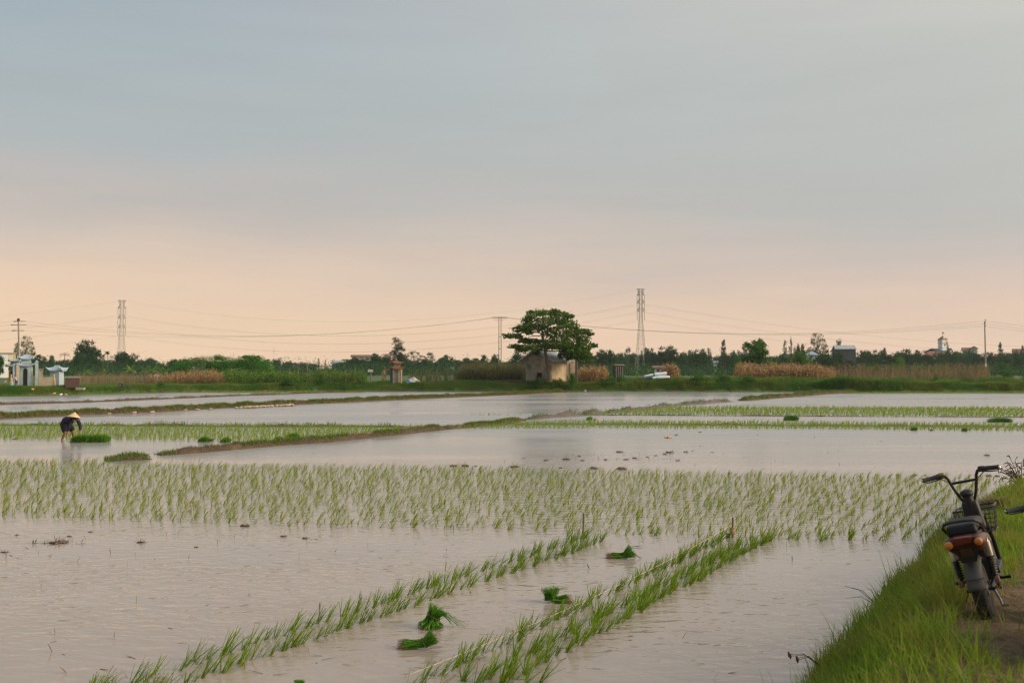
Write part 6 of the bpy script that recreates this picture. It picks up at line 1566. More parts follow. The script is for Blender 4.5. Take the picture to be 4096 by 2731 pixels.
T_ = [
 ('euca', 104, 1360, 240, 66, 'tall airy gum tree right behind the utility pole at the left'), ('tall', 60, 1384, 250, 26, 'thin tree peeping out left of the pole behind the shrine'),
 ('round', 15, 1432, 230, 60, 'dark tree behind the big shrine at the left edge'), ('airy', 160, 1420, 260, 70, 'feathery tree between the big shrine and the small one'), ('airy', 205, 1423, 265, 50, 'small feathery tree above the small shrine'),
 ('palm', 258, 1414, 260, 46, 'palm tree just left of the tall bushy tree'), ('broad', 347, 1368, 270, 92, 'tall bushy tree standing above the others left of the pylon'), ('round', 318, 1415, 262, 66, 'lower rounded tree at the left foot of the tall bushy tree'), ('round', 382, 1425, 262, 70, 'lower rounded tree at the right foot of the tall bushy tree'),
 ('papaya', 428, 1413, 250, 28, 'thin papaya with a small head left of the pylon'), ('papaya', 412, 1425, 250, 22, 'shorter thin papaya left of the pylon'), ('palm', 447, 1425, 270, 34, 'palm partly hidden just left of the pylon'), ('round', 500, 1412, 290, 104, 'broad dark dome of a tree behind the left pylon foot'),
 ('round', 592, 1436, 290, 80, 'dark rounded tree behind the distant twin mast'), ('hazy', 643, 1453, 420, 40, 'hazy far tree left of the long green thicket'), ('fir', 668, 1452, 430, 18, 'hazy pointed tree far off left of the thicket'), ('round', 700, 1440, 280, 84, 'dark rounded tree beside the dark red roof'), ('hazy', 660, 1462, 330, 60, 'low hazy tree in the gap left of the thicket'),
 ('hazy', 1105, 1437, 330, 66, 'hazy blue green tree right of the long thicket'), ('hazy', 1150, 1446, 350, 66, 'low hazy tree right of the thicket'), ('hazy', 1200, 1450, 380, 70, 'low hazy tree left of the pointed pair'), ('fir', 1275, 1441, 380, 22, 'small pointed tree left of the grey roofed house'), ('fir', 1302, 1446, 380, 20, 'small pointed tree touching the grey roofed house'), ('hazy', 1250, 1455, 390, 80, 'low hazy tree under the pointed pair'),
 ('broad', 1432, 1432, 290, 60, 'dark tree in front of the long white house'), ('broad2', 1360, 1452, 290, 62, 'low dark tree in front of the grey roofed house'), ('broad', 1400, 1457, 285, 50, 'low dark tree between the two pale houses'), ('broad', 1522, 1419, 290, 96, 'dense dark tree at the right end of the long white house'), ('broad2', 1475, 1452, 280, 70, 'low dark tree below the long white house'),
 ('tall', 1587, 1364, 290, 60, 'very tall slender tree behind the red roofed shrine tower'), ('round', 1606, 1413, 290, 52, 'tree at the right foot of the very tall slender tree'), ('umbrella', 1655, 1414, 290, 72, 'flat topped tree right of the very tall slender tree'), ('umbrella', 1722, 1418, 300, 64, 'second flat topped tree right of the shrine tower'), ('airy', 1790, 1421, 300, 60, 'sparse tree left of the tiny three armed pylon'), ('broad2', 1850, 1430, 300, 70, 'dark tree under the tiny three armed pylon'),
 ('broad', 1620, 1448, 270, 80, 'low dark tree behind the heap under a tarpaulin'), ('broad2', 1690, 1450, 270, 80, 'low dark tree right of the heap under a tarpaulin'), ('broad', 1765, 1450, 270, 80, 'low dark tree behind the sparse maize'), ('broad', 1560, 1455, 270, 60, 'low dark tree left of the shrine tower'),
 ('airy', 1935, 1421, 300, 64, 'airy tree left of the twin pole'), ('broad', 1900, 1437, 300, 60, 'dark tree left of the airy one by the twin pole'), ('broad', 1983, 1421, 300, 40, 'dark tree right behind the twin pole'), ('broad', 2082, 1411, 260, 76, 'dark tree just left of the hut roof'), ('round', 2128, 1406, 270, 60, 'dark tree rising behind the hut roof'), ('hazy', 2040, 1446, 420, 40, 'hazy low tree between the twin pole and the hut'),
 ('broad2', 2345, 1412, 270, 80, 'dark tree seen through the right boughs of the big tree'), ('broad', 2420, 1404, 280, 84, 'dark tree rising right of the big tree'), ('tall', 2447, 1412, 280, 34, 'narrow tree right of the big tree'), ('broad2', 2475, 1422, 290, 70, 'low dark tree above the square brick bin'), ('lolly', 2512, 1401, 290, 22, 'thin tree with a small flat tuft of crown left of the right pylon'), ('lolly', 2537, 1420, 290, 18, 'shorter tufted tree next to the right pylon'), ('tall', 2565, 1410, 300, 14, 'slim tree inside the legs of the right pylon'),
 ('broad', 2600, 1397, 300, 62, 'dark tree right beside the right pylon'), ('broad', 2668, 1391, 300, 96, 'big dark tree between the pylon and the little red roofed hut'), ('broad2', 2735, 1411, 290, 56, 'dark tree in the middle of the row right of the pylon'), ('broad', 2800, 1402, 290, 64, 'dark rounded tree left of the slim pair'), ('tall', 2841, 1403, 290, 24, 'slim tree left of the pointed conifer'), ('cone', 2893, 1376, 300, 32, 'tall pointed conifer between the pylon and the leafy tree'), ('broad2', 2925, 1411, 300, 62, 'dark tree right of the pointed conifer'), ('airy', 2935, 1404, 320, 30, 'bare topped tree behind the pointed conifer'), ('tall', 2758, 1410, 300, 16, 'narrow tree top in the row right of the pylon'),
 ('near', 3028, 1354, 165, 146, 'large leafy green tree standing in front of the tree line behind the dry maize'),
 ('fir', 3138, 1378, 300, 34, 'left one of two dark spiky trees below the radio masts'), ('fir', 3166, 1373, 300, 32, 'right one of two dark spiky trees below the radio masts'), ('hazy', 3125, 1418, 260, 84, 'olive green tree right of the large leafy tree'), ('round', 3190, 1384, 300, 30, 'small round tree left of the gum tree'), ('airy', 3212, 1380, 300, 40, 'thin leafed tree left of the gum tree'),
 ('euca', 3270, 1349, 280, 84, 'tall gum tree between the blue roof and the grey barn'), ('lime', 3200, 1407, 160, 84, 'bright green rounded tree in front of the blue roofed pavilion'), ('broad', 3300, 1420, 230, 90, 'dark bushy tree right below the gum tree'), ('broad2', 3345, 1405, 240, 70, 'dark tree in front of the grey barn'), ('lolly', 3356, 1372, 330, 22, 'small tuft of a tree behind the ridge of the grey barn'), ('broad', 3255, 1432, 220, 80, 'dark low tree below the blue roofed pavilion'), ('broad2', 3390, 1438, 220, 80, 'low dark tree below the grey barn'),
 ('broad', 3465, 1408, 300, 64, 'dark tree just right of the grey barn'), ('broad', 3515, 1404, 300, 70, 'dark broad tree right of the barn, beside the thin leafed one'), ('airy', 3540, 1393, 300, 26, 'thin leafed tree top above the row right of the barn'), ('broad2', 3575, 1405, 300, 74, 'dark tree between the barn and the church'), ('broad', 3625, 1402, 300, 76, 'dark tree second to the left of the church'), ('broad', 3685, 1406, 300, 70, 'dark tree immediately left of the church houses'),
 ('broad2', 3735, 1419, 290, 66, 'dark tree in front of the orange roofed houses'), ('broad', 3812, 1413, 290, 76, 'dark tree in front of the church at its right'), ('broad2', 3862, 1422, 280, 60, 'low tree in front of the grey gabled house'), ('tall', 3792, 1378, 420, 12, 'small tree top right behind the church tower'), ('broad', 3920, 1417, 290, 66, 'dark tree just left of the slim pole'), ('broad', 3965, 1414, 290, 60, 'dark tree just right of the slim pole'), ('cone', 4005, 1384, 330, 28, 'dark pointed tree right of the slim pole'), ('broad2', 4028, 1414, 280, 70, 'dark tree below the pointed one at the right'), ('broad', 4085, 1418, 280, 70, 'dark tree below the red gabled house'), ('airy', 4094, 1384, 330, 24, 'light tree at the right edge behind the red gabled house'),
 ('lime', 3600, 1430, 190, 50, 'bright yellow green tree among the shrubs right of the barn'), ('bush', 3575, 1458, 180, 90, 'green shrub at the foot of the bright tree'), ('bush', 3680, 1451, 190, 76, 'grey green shrub between the bright tree and the church'), ('bush', 3510, 1452, 190, 60, 'green shrub left of the bright tree'), ('bush', 3470, 1448, 190, 46, 'small green shrub right below the barn'),
 ('round', -10, 1425, 172, 60, 'dark tree before the flat roofed white building at the left edge'), ('broad2', 60, 1431, 175, 46, 'dark tree before the flat roofed yellow building'),
 ('bush', 3870, 1463, 180, 60, 'pale shrub left of the slim pole'), ('bush', 4020, 1452, 190, 76, 'pale rounded shrub right of the slim pole'), ('bush', 4035, 1480, 135, 84, 'leafy shrub in the field right of the slim pole'), ('bush', 4100, 1488, 130, 60, 'shrub cut by the right edge'), ('bush', 3770, 1455, 200, 90, 'shrub under the church'), ('bush', 3950, 1462, 190, 76, 'shrub behind the slim pole'),
 ('bush', 2478, 1497, 107, 60, 'green bush hiding the foot of the dark brick bin'), ('bush', 3105, 1431, 158, 52, 'low bush at the right foot of the large leafy tree'), ('bush', 2950, 1432, 160, 56, 'low bush at the left foot of the large leafy tree'),
]
for (k, px, top, Y, w, lab) in T_:
    add_tree(k, px, top, Y, w, lab)
# low trees behind the rest that close the horizon
i = 0
for px in range(-140, 4260, 46):
    if 1085 < px < 1340 or 620 < px < 700: continue
    k = ['broad', 'broad2', 'round', 'hazy'][i % 4]; i += 1
    lab = 'low dark tree of the back row left of the twin pole' if px < 2000 else ('low dark tree of the back row between the hut and the leafy tree' if px < 3030 else 'low dark tree of the back row right of the leafy tree')
    add_tree(k, px + random.uniform(-14, 14), random.uniform(1406, 1432) if px > 2400 else random.uniform(1432, 1450), random.uniform(315, 345), random.uniform(80, 115), lab, 'back row of the distant tree line')
for i, (px, w, top, lab) in enumerate([(522, 52, 1462, 'banana plant at the foot of the left pylon'), (610, 46, 1462, 'banana plant in the middle of the clump right of the left pylon'), (578, 34, 1466, 'smaller banana plant between the two larger ones'), (664, 34, 1470, 'lime green banana plant at the right end of the clump'), (642, 26, 1474, 'small banana plant next to the blue tank'), (345, 44, 1478, 'young banana plant in the field left of the pylon'), (418, 30, 1474, 'little banana plant below the papayas'), (2595, 24, 1474, 'small banana plant by the right pylon foot'), (2550, 20, 1482, 'tiny banana plant inside the right pylon legs')]):
    add_tree('banana', px, top, 150 + 10 * (i % 3), w, lab, 'banana plants in the fields')
# the long bright thicket left of the middle
YT2 = 135; kT = sc(YT2); e = empty('thicket', Vector((A(890, 1490, YT2).x, YT2, GZ))); blobs = []
for (x, y, r) in [(715, 1464, 26), (740, 1470, 30), (760, 1450, 28), (790, 1446, 30), (825, 1443, 32), (860, 1440, 32), (895, 1446, 30), (930, 1448, 30), (965, 1444, 32), (1000, 1440, 32), (1030, 1446, 32), (1055, 1460, 26), (1070, 1474, 22),
                  (780, 1475, 32), (830, 1476, 34), (880, 1474, 34), (930, 1476, 34), (980, 1476, 34), (1030, 1480, 32), (735, 1485, 24), (1000, 1460, 30), (850, 1460, 30), (900, 1460, 30), (870, 1432, 12), (1020, 1432, 14), (985, 1428, 10)]:
    p = A(x, y, YT2) - e.location; r *= kT
    blobs += [(p.x, random.uniform(-1.2, 0.2), p.z, r * 1.1, r, r * 0.62), (p.x, random.uniform(0.5, 2.5), p.z, r * 1.1, r, r * 0.62)]
V, Q = leaves(crown_points(blobs, 330, sub=20, spread=0.3), 0.17, up=0.5); mesh_np('crown', V, Q, leaf_thicket, e)
mb = MB()
for x in (740, 790, 850, 910, 960, 1010, 1050):
    p = A(x, 1490, YT2) - e.location; mb.tube([(p.x, 0.3, 0), (p.x + .1, .3, 1.0), (p.x + random.gauss(0, .3), .3, 1.9)], [.09, .07, .03], 6)
mb.build('stems', bark, e, True); tag(e, 'long low bright green thicket left of the white houses', 'thicket')

# ------------------------------------------------------------------ crops: maize, reeds, beans, bank weeds (past counting)
def maize_proto(n_leaf, h, w, curl):
    parts = [(lambda VQ: VQ)(blades(np.array([[0, 0, 0.0]]), np.array([h]), np.array([0.045]), np.array([random.uniform(0, 6)]), np.array([0.05]), np.array([0.08]), 3))]
    z = RNG.uniform(0.12, 0.92, n_leaf) * h; pos = np.stack([np.zeros(n_leaf), np.zeros(n_leaf), z], 1)
    parts.append(blades(pos, RNG.uniform(0.35, 0.75, n_leaf) * h * 0.45, np.full(n_leaf, w), RNG.uniform(0, 6.28, n_leaf), RNG.uniform(0.3, 0.9, n_leaf), RNG.uniform(curl * .6, curl * 1.3, n_leaf), 4))
    t = np.repeat([[0, 0, h * 0.97]], 5, 0); parts.append(blades(t, RNG.uniform(.15, .28, 5), np.full(5, .018), RNG.uniform(0, 6.28, 5), RNG.uniform(.05, .5, 5), np.full(5, .2), 2))
    return cat_vq(parts)
dry_maize_m = leafmat('dry_maize_leaf', [(0.38, 0.25, 0.11), (0.26, 0.16, 0.075), (0.13, 0.08, 0.04), (0.55, 0.38, 0.19), (0.34, 0.18, 0.045)], trans=0.3, objrand=0)
green_maize_m = leafmat('green_maize_leaf', [(0.05, 0.085, 0.022), (0.075, 0.11, 0.03), (0.11, 0.12, 0.04), (0.17, 0.135, 0.06), (0.22, 0.15, 0.07)], trans=0.3, objrand=0)
reed_m = leafmat('pale_reed', [(0.32, 0.21, 0.125), (0.24, 0.16, 0.095), (0.17, 0.12, 0.065), (0.11, 0.12, 0.035)], trans=0.3, objrand=0)
maize = [maize_proto(11, 1.9, 0.075, 1.9) for _ in range(8)]
reeds = [maize_proto(7, 1.6, 0.03, 0.8) for _ in range(6)]
dry_protos = [maize_proto(int(RNG.integers(8, 15)), 1.9 * random.uniform(.85, 1.12), 0.10, 2.1) for _ in range(12)]
def field(px0, px1, Y0, Y1, n, protos, m, name, label, s0=0.8, s1=1.15, topf=None):
    Yv = RNG.uniform(Y0, Y1, n); px = RNG.uniform(px0, px1, n);     px = px + RNG.normal(0, (px1 - px0) * 0.015, n); s = RNG.uniform(s0 * 0.8, s1 * 1.05, n)
    pos = np.stack([(px - CX) / F * Yv, Yv, np.full(n, GZ - 0.05)], 1)
    s = s * np.array([1 + 0.22 * n2(a_, b_, .5, 71) for a_, b_ in zip(pos[:, 0], pos[:, 1])])
    if topf is not None: s = s * topf(px)
    s = s * np.clip(.80 + 2.6 * np.minimum((px - px0) / (px1 - px0), (px1 - px) / (px1 - px0)) * (px1 - px0) / 110, .5, 1)
    V, Q = scatter(protos, pos, s, RNG.uniform(0, 6.28, n)); o = mesh_np(name, V, Q, m)
    tag(o, label, 'maize' if 'maize' in name else 'reeds', kind='stuff')
field(2940, 3345, 112, 124, 1500, dry_protos, dry_maize_m, 'dry_maize', 'patch of dead golden brown maize in front of the large leafy tree', 0.85, 1.12, lambda p: np.interp(p, [2930, 3000, 3250, 3350], [1.0, 1.02, 0.95, 0.8]))
field(3330, 3960, 114, 126, 1300, reeds, reed_m, 'reeds', 'thin pinkish brown reeds running right from the dead maize', 0.85, 1.3)
field(590, 905, 110, 118, 900, dry_protos, dry_maize_m, 'dry_maize', 'patch of dead brown maize below the long green thicket', 0.52, 0.80, lambda p: np.interp(p, [590, 700, 860, 905], [0.75, 0.85, 1.05, 0.8]))
field(300, 610, 110, 122, 700, reeds, reed_m, 'reeds', 'low brown reeds in the field under the left pylon', 0.5, 0.75)
field(2312, 2432, 109, 116, 360, dry_protos, dry_maize_m, 'dry_maize', 'small patch of dead maize right of the concrete post', 0.72, 0.98)
field(2645, 2712, 120, 126, 260, dry_protos, dry_maize_m, 'dry_maize', 'square clump of dead golden maize by the white plastic roll', 0.9, 1.15)
field(1838, 2108, 110, 120, 1100, maize, green_maize_m, 'green_maize', 'stand of green maize with tan tassels left of the hut', 0.9, 1.15)
field(1635, 1840, 110, 120, 200, maize, green_maize_m, 'green_maize', 'sparse young maize between the tarpaulin heap and the tall maize', 0.55, 0.85)
field(1528, 1546, 112, 114, 10, dry_protos, dry_maize_m, 'dry_maize', 'few dead maize stalks left of the shrine tower', 0.8, 1.0)
vine_m = leafmat('bean_leaf', [(0.0382, 0.105, 0.0126), (0.0638, 0.147, 0.0162), (0.1105, 0.1785, 0.027), (0.187, 0.21, 0.045)], trans=0.4, objrand=0)
pts = []
for _ in range(560):
    x = random.uniform(905, 1460); Y = random.uniform(106, 118); r = random.uniform(.35, .7); zz = random.uniform(0.1, 1.2) * float(np.interp(x, [905, 960, 1020, 1460], [1.15, 1.15, .85, 1.0]))
    c = np.array([(x - CX) / F * Y, Y, GZ + zz]); pts.append(c + RNG.normal(size=(56, 3)) * r * np.array([.5, .45, .42]))
V, Q = leaves(np.concatenate(pts), 0.15, up=.4, aspect=.7); tag(mesh_np('bean_vines', V, Q, vine_m), 'rows of climbing bean vines on poles below the white houses', 'vines', kind='stuff')
for i, (x, y0, y1, dx) in enumerate([(926, 1470, 1510, 0), (1157, 1472, 1520, 1), (1192, 1462, 1500, 0), (1229, 1455, 1500, 0), (1238, 1474, 1523, 2), (1283, 1464, 1508, 0), (1320, 1492, 1521, 2), (1361, 1482, 1515, 1), (1382, 1478, 1512, 0), (1401, 1481, 1518, 2), (1421, 1470, 1505, 0)]):
    b = A(x + dx, y1, 107.5 - (i % 3) * .5); b.z = GZ - .1; t = A(x, y0, b.y); mb = MB(); d = t - b
    mb.tube([(0, 0, 0), tuple(d * .5 + Vector((.02, 0, 0))), tuple(d)], [.055, .05, .04], 7); o = mb.build('bean_pole', wood_m, None, True); o.location = b
    tag(o, 'pale bamboo pole standing among the bean vines', 'pole', 'poles of the bean vines')
# weeds along the bank crest
bank_grass_m = leafmat('far_bank_grass', [(0.0306, 0.1064, 0.0126), (0.0442, 0.14, 0.0144), (0.0646, 0.168, 0.0198), (0.0952, 0.1736, 0.0315), (0.1156, 0.1456, 0.045)], trans=0.35, objrand=0, patch=(0.25, (0.19, 0.20, 0.040), 0.65))
tuft = []
for _ in range(10):
    n = 14; pos = np.stack([RNG.normal(0, .10, n), RNG.normal(0, .10, n), np.zeros(n)], 1)
    tuft.append(blades(pos, RNG.uniform(.22, .5, n), np.full(n, .022), RNG.uniform(0, 6.28, n), RNG.uniform(0, .4, n), RNG.uniform(.2, 1.1, n), 3))
pos = []; scl = []
for _ in range(64000):
    x = random.uniform(-54, 58); e_ = random.uniform(0.30, 1.0) * random.choice([1.6, 2.6, 4.5, 9, 20])
    y = bank_y(x) + e_ + 0.05
    d = 0.75 + 0.7 * n2(x, y, 0.22, 51) + 0.4 * n2(x, y, 0.9, 52)
    if x < -30: d += .2
    if random.random() > d: continue
    z = float(np.interp(e_, [.25, .7, 1.3, 2.4], [.20, .42, .60, GZ])) - .03
    hgt = (0.50 + 0.9 * max(0, n2(x, y, .3, 61) + .25)) * float(np.interp(x, [-50, -36, -10, 0, 15, 50], [.8, .75, 1.0, 1.3, 1.9, 1.9]))
    if e_ < 1.0: hgt *= .6 if x > -34 else .8
    pos.append((x, y, z)); scl.append(hgt)
for _ in range(22000):
    x = random.uniform(-54, 58); e_ = random.uniform(0.10, 1.3)
    if random.random() > 0.75 + 0.9 * n2(x, e_ * 2, 0.3, 57) + (0.3 if x < -34 else 0): continue
    pos.append((x, bank_y(x) + e_, float(np.interp(e_, [0, .25, .7, 1.3], [.06, .18, .42, .60])) - .02)); scl.append(random.uniform(.3, .75) * (1.0 if e_ > .4 else .7))
V, Q = scatter(tuft, np.array(pos), np.array(scl), RNG.uniform(0, 6.28, len(pos)))
tag(mesh_np('bank_grass', V, Q, bank_grass_m), 'rank green grass and weeds covering the far bank and field edge', 'grass', kind='stuff')
for i, (x, top, y1, w, lab) in enumerate([(640, 1524, 1566, 40, 'dark green bush at the water edge left of the brown bank'), (1290, 1510, 1545, 54, 'dark bush on the bank below the bean vines'), (1440, 1513, 1545, 50, 'dark bush on the bank left of the shrine tower'), (1160, 1512, 1548, 70, 'broad bush on the bank left of the middle'),
    (2150, 1503, 1545, 24, 'weed growing in front of the hut window'), (2242, 1510, 1545, 26, 'leafy weed at the sunny wall of the hut'), (2290, 1494, 1545, 48, 'bright green bush at the foot of the vented block'), (2446, 1500, 1550, 60, 'dark green bush on the bank right of the hut'), (2410, 1512, 1552, 46, 'bush just left of the dark green one right of the hut'),
    (2790, 1490, 1550, 100, 'dense bush on the bank right of the white plastic roll'), (2885, 1488, 1548, 80, 'dense bush on the bank left of the dead maize'), (2640, 1508, 1550, 90, 'weedy bush in front of the white plastic roll'), (2985, 1500, 1552, 80, 'dark bush on the bank in front of the dead maize'), (3120, 1512, 1555, 90, 'low bush on the bank below the dead maize'), (3360, 1500, 1555, 60, 'leafy bush on the bank where the dead maize ends'),
    (3610, 1514, 1552, 70, 'dark bush on the bank below the church, left one'), (3680, 1515, 1552, 36, 'narrow upright bush on the bank below the church'), (3742, 1496, 1548, 24, 'slim leafy sapling on the bank below the church'), (3730, 1518, 1552, 60, 'low dark bush behind the slim sapling'), (3880, 1516, 1552, 110, 'broad bush on the bank left of the slim pole foot'), (4000, 1512, 1555, 100, 'broad bush on the bank right of the slim pole foot'), (4080, 1516, 1555, 80, 'bush on the bank at the right edge')]):
    Y = 9600 / 93 + 1.6 + (i % 3) * .8 - (7 if x < 700 else 0)
    add_tree('bush', x, top, Y, w * 1.15, lab, 'bushes along the far bank', base=0.45)
# hedge growth under the tree line
ug = []
for px in np.arange(-200, 4300, 9.0):
    for _ in range(9):
        Y = random.uniform(232, 275); h = random.uniform(.6, 3.3) * (1 + .5 * n2(px, 3, .012, 5)); c = np.array([(px + random.uniform(-8, 8) - CX) / F * Y, Y, GZ + h * .6]); ug.append(c + RNG.normal(size=(26, 3)) * np.array([.9, .6, .55]) * h * .6)
V, Q = leaves(np.concatenate(ug), 0.36, up=.4); tag(mesh_np('undergrowth', V, Q, leaf_mid), 'tangled dark undergrowth along the foot of the distant trees', 'undergrowth', kind='stuff')

# ------------------------------------------------------------------ buildings far behind
WALLS = {'white': mat('white_render', (0.60, 0.62, 0.62), (0.50, 0.52, 0.52), rough=0.9, scale=.3), 'grey': mat('grey_render', (0.34, 0.33, 0.30), (0.25, 0.24, 0.22), rough=0.9, scale=.3), 'cream': mat('cream_render', (0.58, 0.48, 0.32), (0.48, 0.39, 0.25), rough=0.9, scale=.3),
         'dark': mat('dark_cladding', (0.060, 0.064, 0.070), (0.048, 0.050, 0.055), rough=0.8, scale=.3, stretch=(6, 6, .3)), 'blue': mat('pale_blue_render', (0.33, 0.40, 0.45), (0.25, 0.31, 0.35), rough=0.9, scale=.4)}
ROOFS = {'red': mat('brown_red_tiles', (0.17, 0.075, 0.05), (0.12, 0.055, 0.04), rough=0.85, scale=1), 'orange': mat('orange_tiles', (0.24, 0.085, 0.042), (0.17, 0.060, 0.034), rough=0.85, scale=1), 'grey': mat('grey_sheet_roof', (0.30, 0.31, 0.32), (0.23, 0.24, 0.25), rough=0.7, scale=.5), 'blue': mat('blue_grey_roof', (0.25, 0.31, 0.38), (0.20, 0.25, 0.31), rough=0.7, scale=.5), 'navy': mat('dark_blue_roof', (0.05, 0.07, 0.085), (0.035, 0.05, 0.06), rough=0.7, scale=.5)}
winm = mat('dark_window', (0.03, 0.035, 0.04), rough=0.3, spec=.5)
def house(x0, x1, eave, ridge, Y, depth, wall, roof, label, kind='side', yaw=0.0, wins=(), cat='house', overhang=0.5, extra=None):
    """kind 'side': ridge across the view; 'gable': gable faces us; 'hip'; 'flat'. wins: (fraction across, px top, px height, px width)"""
    k = sc(Y); cx = (x0 + x1) / 2; b = A(cx, 1490, Y); b.z = GZ - .1; e = empty('house', b, (0, 0, yaw - math.atan2(b.x, Y))); W = (x1 - x0) * k; ze = A(cx, eave, Y).z - b.z; zr = A(cx, ridge, Y).z - b.z
    mb = MB(); w = W / 2; d = depth
    if kind == 'gable': mb.prism([(-w, 0), (w, 0), (w, ze), (0, zr - .1), (-w, ze)], 0, d)
    else:
        mb.box((0, d / 2, ze / 2), (W, d, ze))
        if kind == 'side':
            for s in (-1, 1): mb.add([(s * w, 0.02, ze), (s * w, d - .02, ze), (s * w, d / 2, zr - .12), (s * (w - .25), 0.02, ze), (s * (w - .25), d - .02, ze), (s * (w - .25), d / 2, zr - .12)], [(0, 1, 2), (3, 5, 4), (0, 2, 5, 3), (1, 4, 5, 2), (0, 3, 4, 1)])
    mb.build('wall', WALLS[wall], e); mb = MB(); o = overhang; th = .18
    if kind == 'gable':
        sl = (zr - ze) / w
        mb.slab([(0, -o, zr + .02), (-w - o, -o, ze - o * sl), (-w - o, d + o, ze - o * sl), (0, d + o, zr + .02)], -th); mb.slab([(w + o, -o, ze - o * sl), (0, -o, zr + .02), (0, d + o, zr + .02), (w + o, d + o, ze - o * sl)], -th)
    elif kind == 'side':
        sl = (zr - ze) / (d / 2)
        mb.slab([(-w - o, -o, ze - o * sl + .05), (w + o, -o, ze - o * sl + .05), (w + o, d / 2, zr), (-w - o, d / 2, zr)], -th); mb.slab([(-w - o, d / 2, zr), (w + o, d / 2, zr), (w + o, d + o, ze - o * sl + .05), (-w - o, d + o, ze - o * sl + .05)], -th)
    elif kind == 'hip':
        q = min(w, d / 2) * .92; mb.add([(-w - o, -o, ze), (w + o, -o, ze), (w + o, d + o, ze), (-w - o, d + o, ze), (-w + q, d / 2, zr), (w - q, d / 2, zr)], [(0, 1, 5, 4), (2, 3, 4, 5), (1, 2, 5), (3, 0, 4), (3, 2, 1, 0)])
    else: mb.box((0, d / 2, ze + .12), (W + o, d + o, .24))
    mb.build('roof', ROOFS[roof], e)
    for (f, top, h, ww) in wins:
        z = A(cx, top, Y).z - b.z; hh = h * k; wd = ww * k; x = -w + f * W
        fo = MB().box((x, -.03, z - hh / 2), (wd * 1.15, .10, hh * 1.12)).build('window', WALLS['white' if wall != 'white' else 'grey'], e); MB().box((x, -.07, z - hh / 2), (wd, .06, hh)).build('pane', winm, fo)
    if extra: extra(e, k, b)
    return tag(e, label, cat)
house(752, 824, 1447, 1428, 250, 9, 'grey', 'red', 'house showing only its dark red hipped roof over the left end of the thicket', 'hip')
house(1408, 1492, 1428, 1420, 380, 9, 'white', 'red', 'long white house with a red roof left of the tall slender tree', 'side', wins=[(.75, 1432, 7, 9), (.3, 1434, 6, 7)])
house(1372, 1410, 1441, 1438, 370, 8, 'white', 'red', 'small red roofed house tucked against the long white house', 'side')
house(1328, 1405, 1454, 1443, 360, 9, 'blue', 'grey', 'pale house with a wide grey roof, leftmost of the white houses', 'side', wins=[(.4, 1457, 4, 5)])
house(1440, 1462, 1446, 1437, 360, 7, 'white', 'red', 'little white house with a brown roof below the long white house', 'gable')
house(1535, 1558, 1434, 1425, 390, 8, 'cream', 'orange', 'house with an orange roof just left of the tall slender tree', 'side')
house(1988, 2012, 1459, 1450, 300, 7, 'white', 'red', 'small house with a dark red roof behind the twin pole', 'hip')
house(2018, 2040, 1452, 1449, 320, 6, 'blue', 'blue', 'small blue and white building right of the twin pole', 'flat')
house(2618, 2650, 1473, 1465, 215, 5, 'white', 'red', 'tiny white hut with a red brown roof right of the right pylon', 'side', wins=[(.45, 1478, 8, 10)])
house(2852, 2868, 1452, 1445, 300, 5, 'white', 'grey', 'white scrap of a building showing between the trees left of the conifer', 'side')
house(3226, 3268, 1419, 1403, 255, 4.5, 'white', 'blue', 'white pavilion with a pointed blue grey roof', 'hip', wins=[(.5, 1423, 5, 9)], cat='pavilion')
house(3345, 3422, 1398, 1382, 255, 7, 'dark', 'grey', 'tall dark grey barn with a pale grey roof', 'side', yaw=radians(7), cat='barn', overhang=.15)
house(3327, 3346, 1400, 1391, 262, 5, 'white', 'orange', 'white house end with an orange balcony behind the left side of the barn', 'gable', wins=[(.5, 1402, 6, 6)])
house(3706, 3760, 1420, 1406, 430, 9, 'white', 'orange', 'white house with an orange tiled roof left of the church', 'side', wins=[(.3, 1421, 5, 5)])
house(3732, 3758, 1424, 1405, 422, 6, 'white', 'orange', 'gabled white porch of the orange roofed houses', 'gable', wins=[(.5, 1420, 5, 4)])
house(3764, 3800, 1416, 1407, 435, 8, 'white', 'orange', 'low orange roofed wing in front of the church', 'side')
def grand(e, k, b):
    for i, (y0, y1) in enumerate([(1396, 1411), (1417, 1433)]):
        z1 = A(3895, y0, 400).z - b.z; z0 = A(3895, y1, 400).z - b.z
        for s in (-.42, 0.02, .42):
            mb = MB(); mb.tube([(s * 12 * k * 2, -1.0, z0), (s * 12 * k * 2, -1.0, z1)], .18, 8); mb.build('column', WALLS['grey'], e)
        MB().box((0, -.6, z0), (27 * k, 1.6, .25)).build('balcony', WALLS['white'], e)
house(3884, 3909, 1391, 1384, 400, 8, 'grey', 'red', 'tall grey house with a gable and columned balconies left of the slim pole', 'gable', wins=[(.5, 1397, 9, 11), (.5, 1419, 9, 11)], extra=grand)
house(3853, 3886, 1402, 1391, 404, 8, 'grey', 'red', 'lower grey wing with a sloping roof beside the tall gabled house', 'side', wins=[(.4, 1406, 7, 6)])
house(3861, 3880, 1397, 1390, 412, 5, 'grey', 'grey', 'grey roof room above the lower grey wing', 'flat')
house(4056, 4084, 1412, 1396, 380, 7, 'grey', 'red', 'house with a steep red roof near the right edge', 'side', wins=[(.3, 1413, 5, 4)])
house(4082, 4112, 1409, 1397, 385, 7, 'cream', 'red', 'gabled house cut by the right edge', 'gable', wins=[(.35, 1410, 6, 5)])
house(3985, 4010, 1427, 1416, 390, 6, 'white', 'orange', 'white house with an orange roof below the pointed tree', 'side')
house(4030, 4056, 1420, 1416, 392, 6, 'cream', 'grey', 'low flat building left of the steep red roof', 'flat')
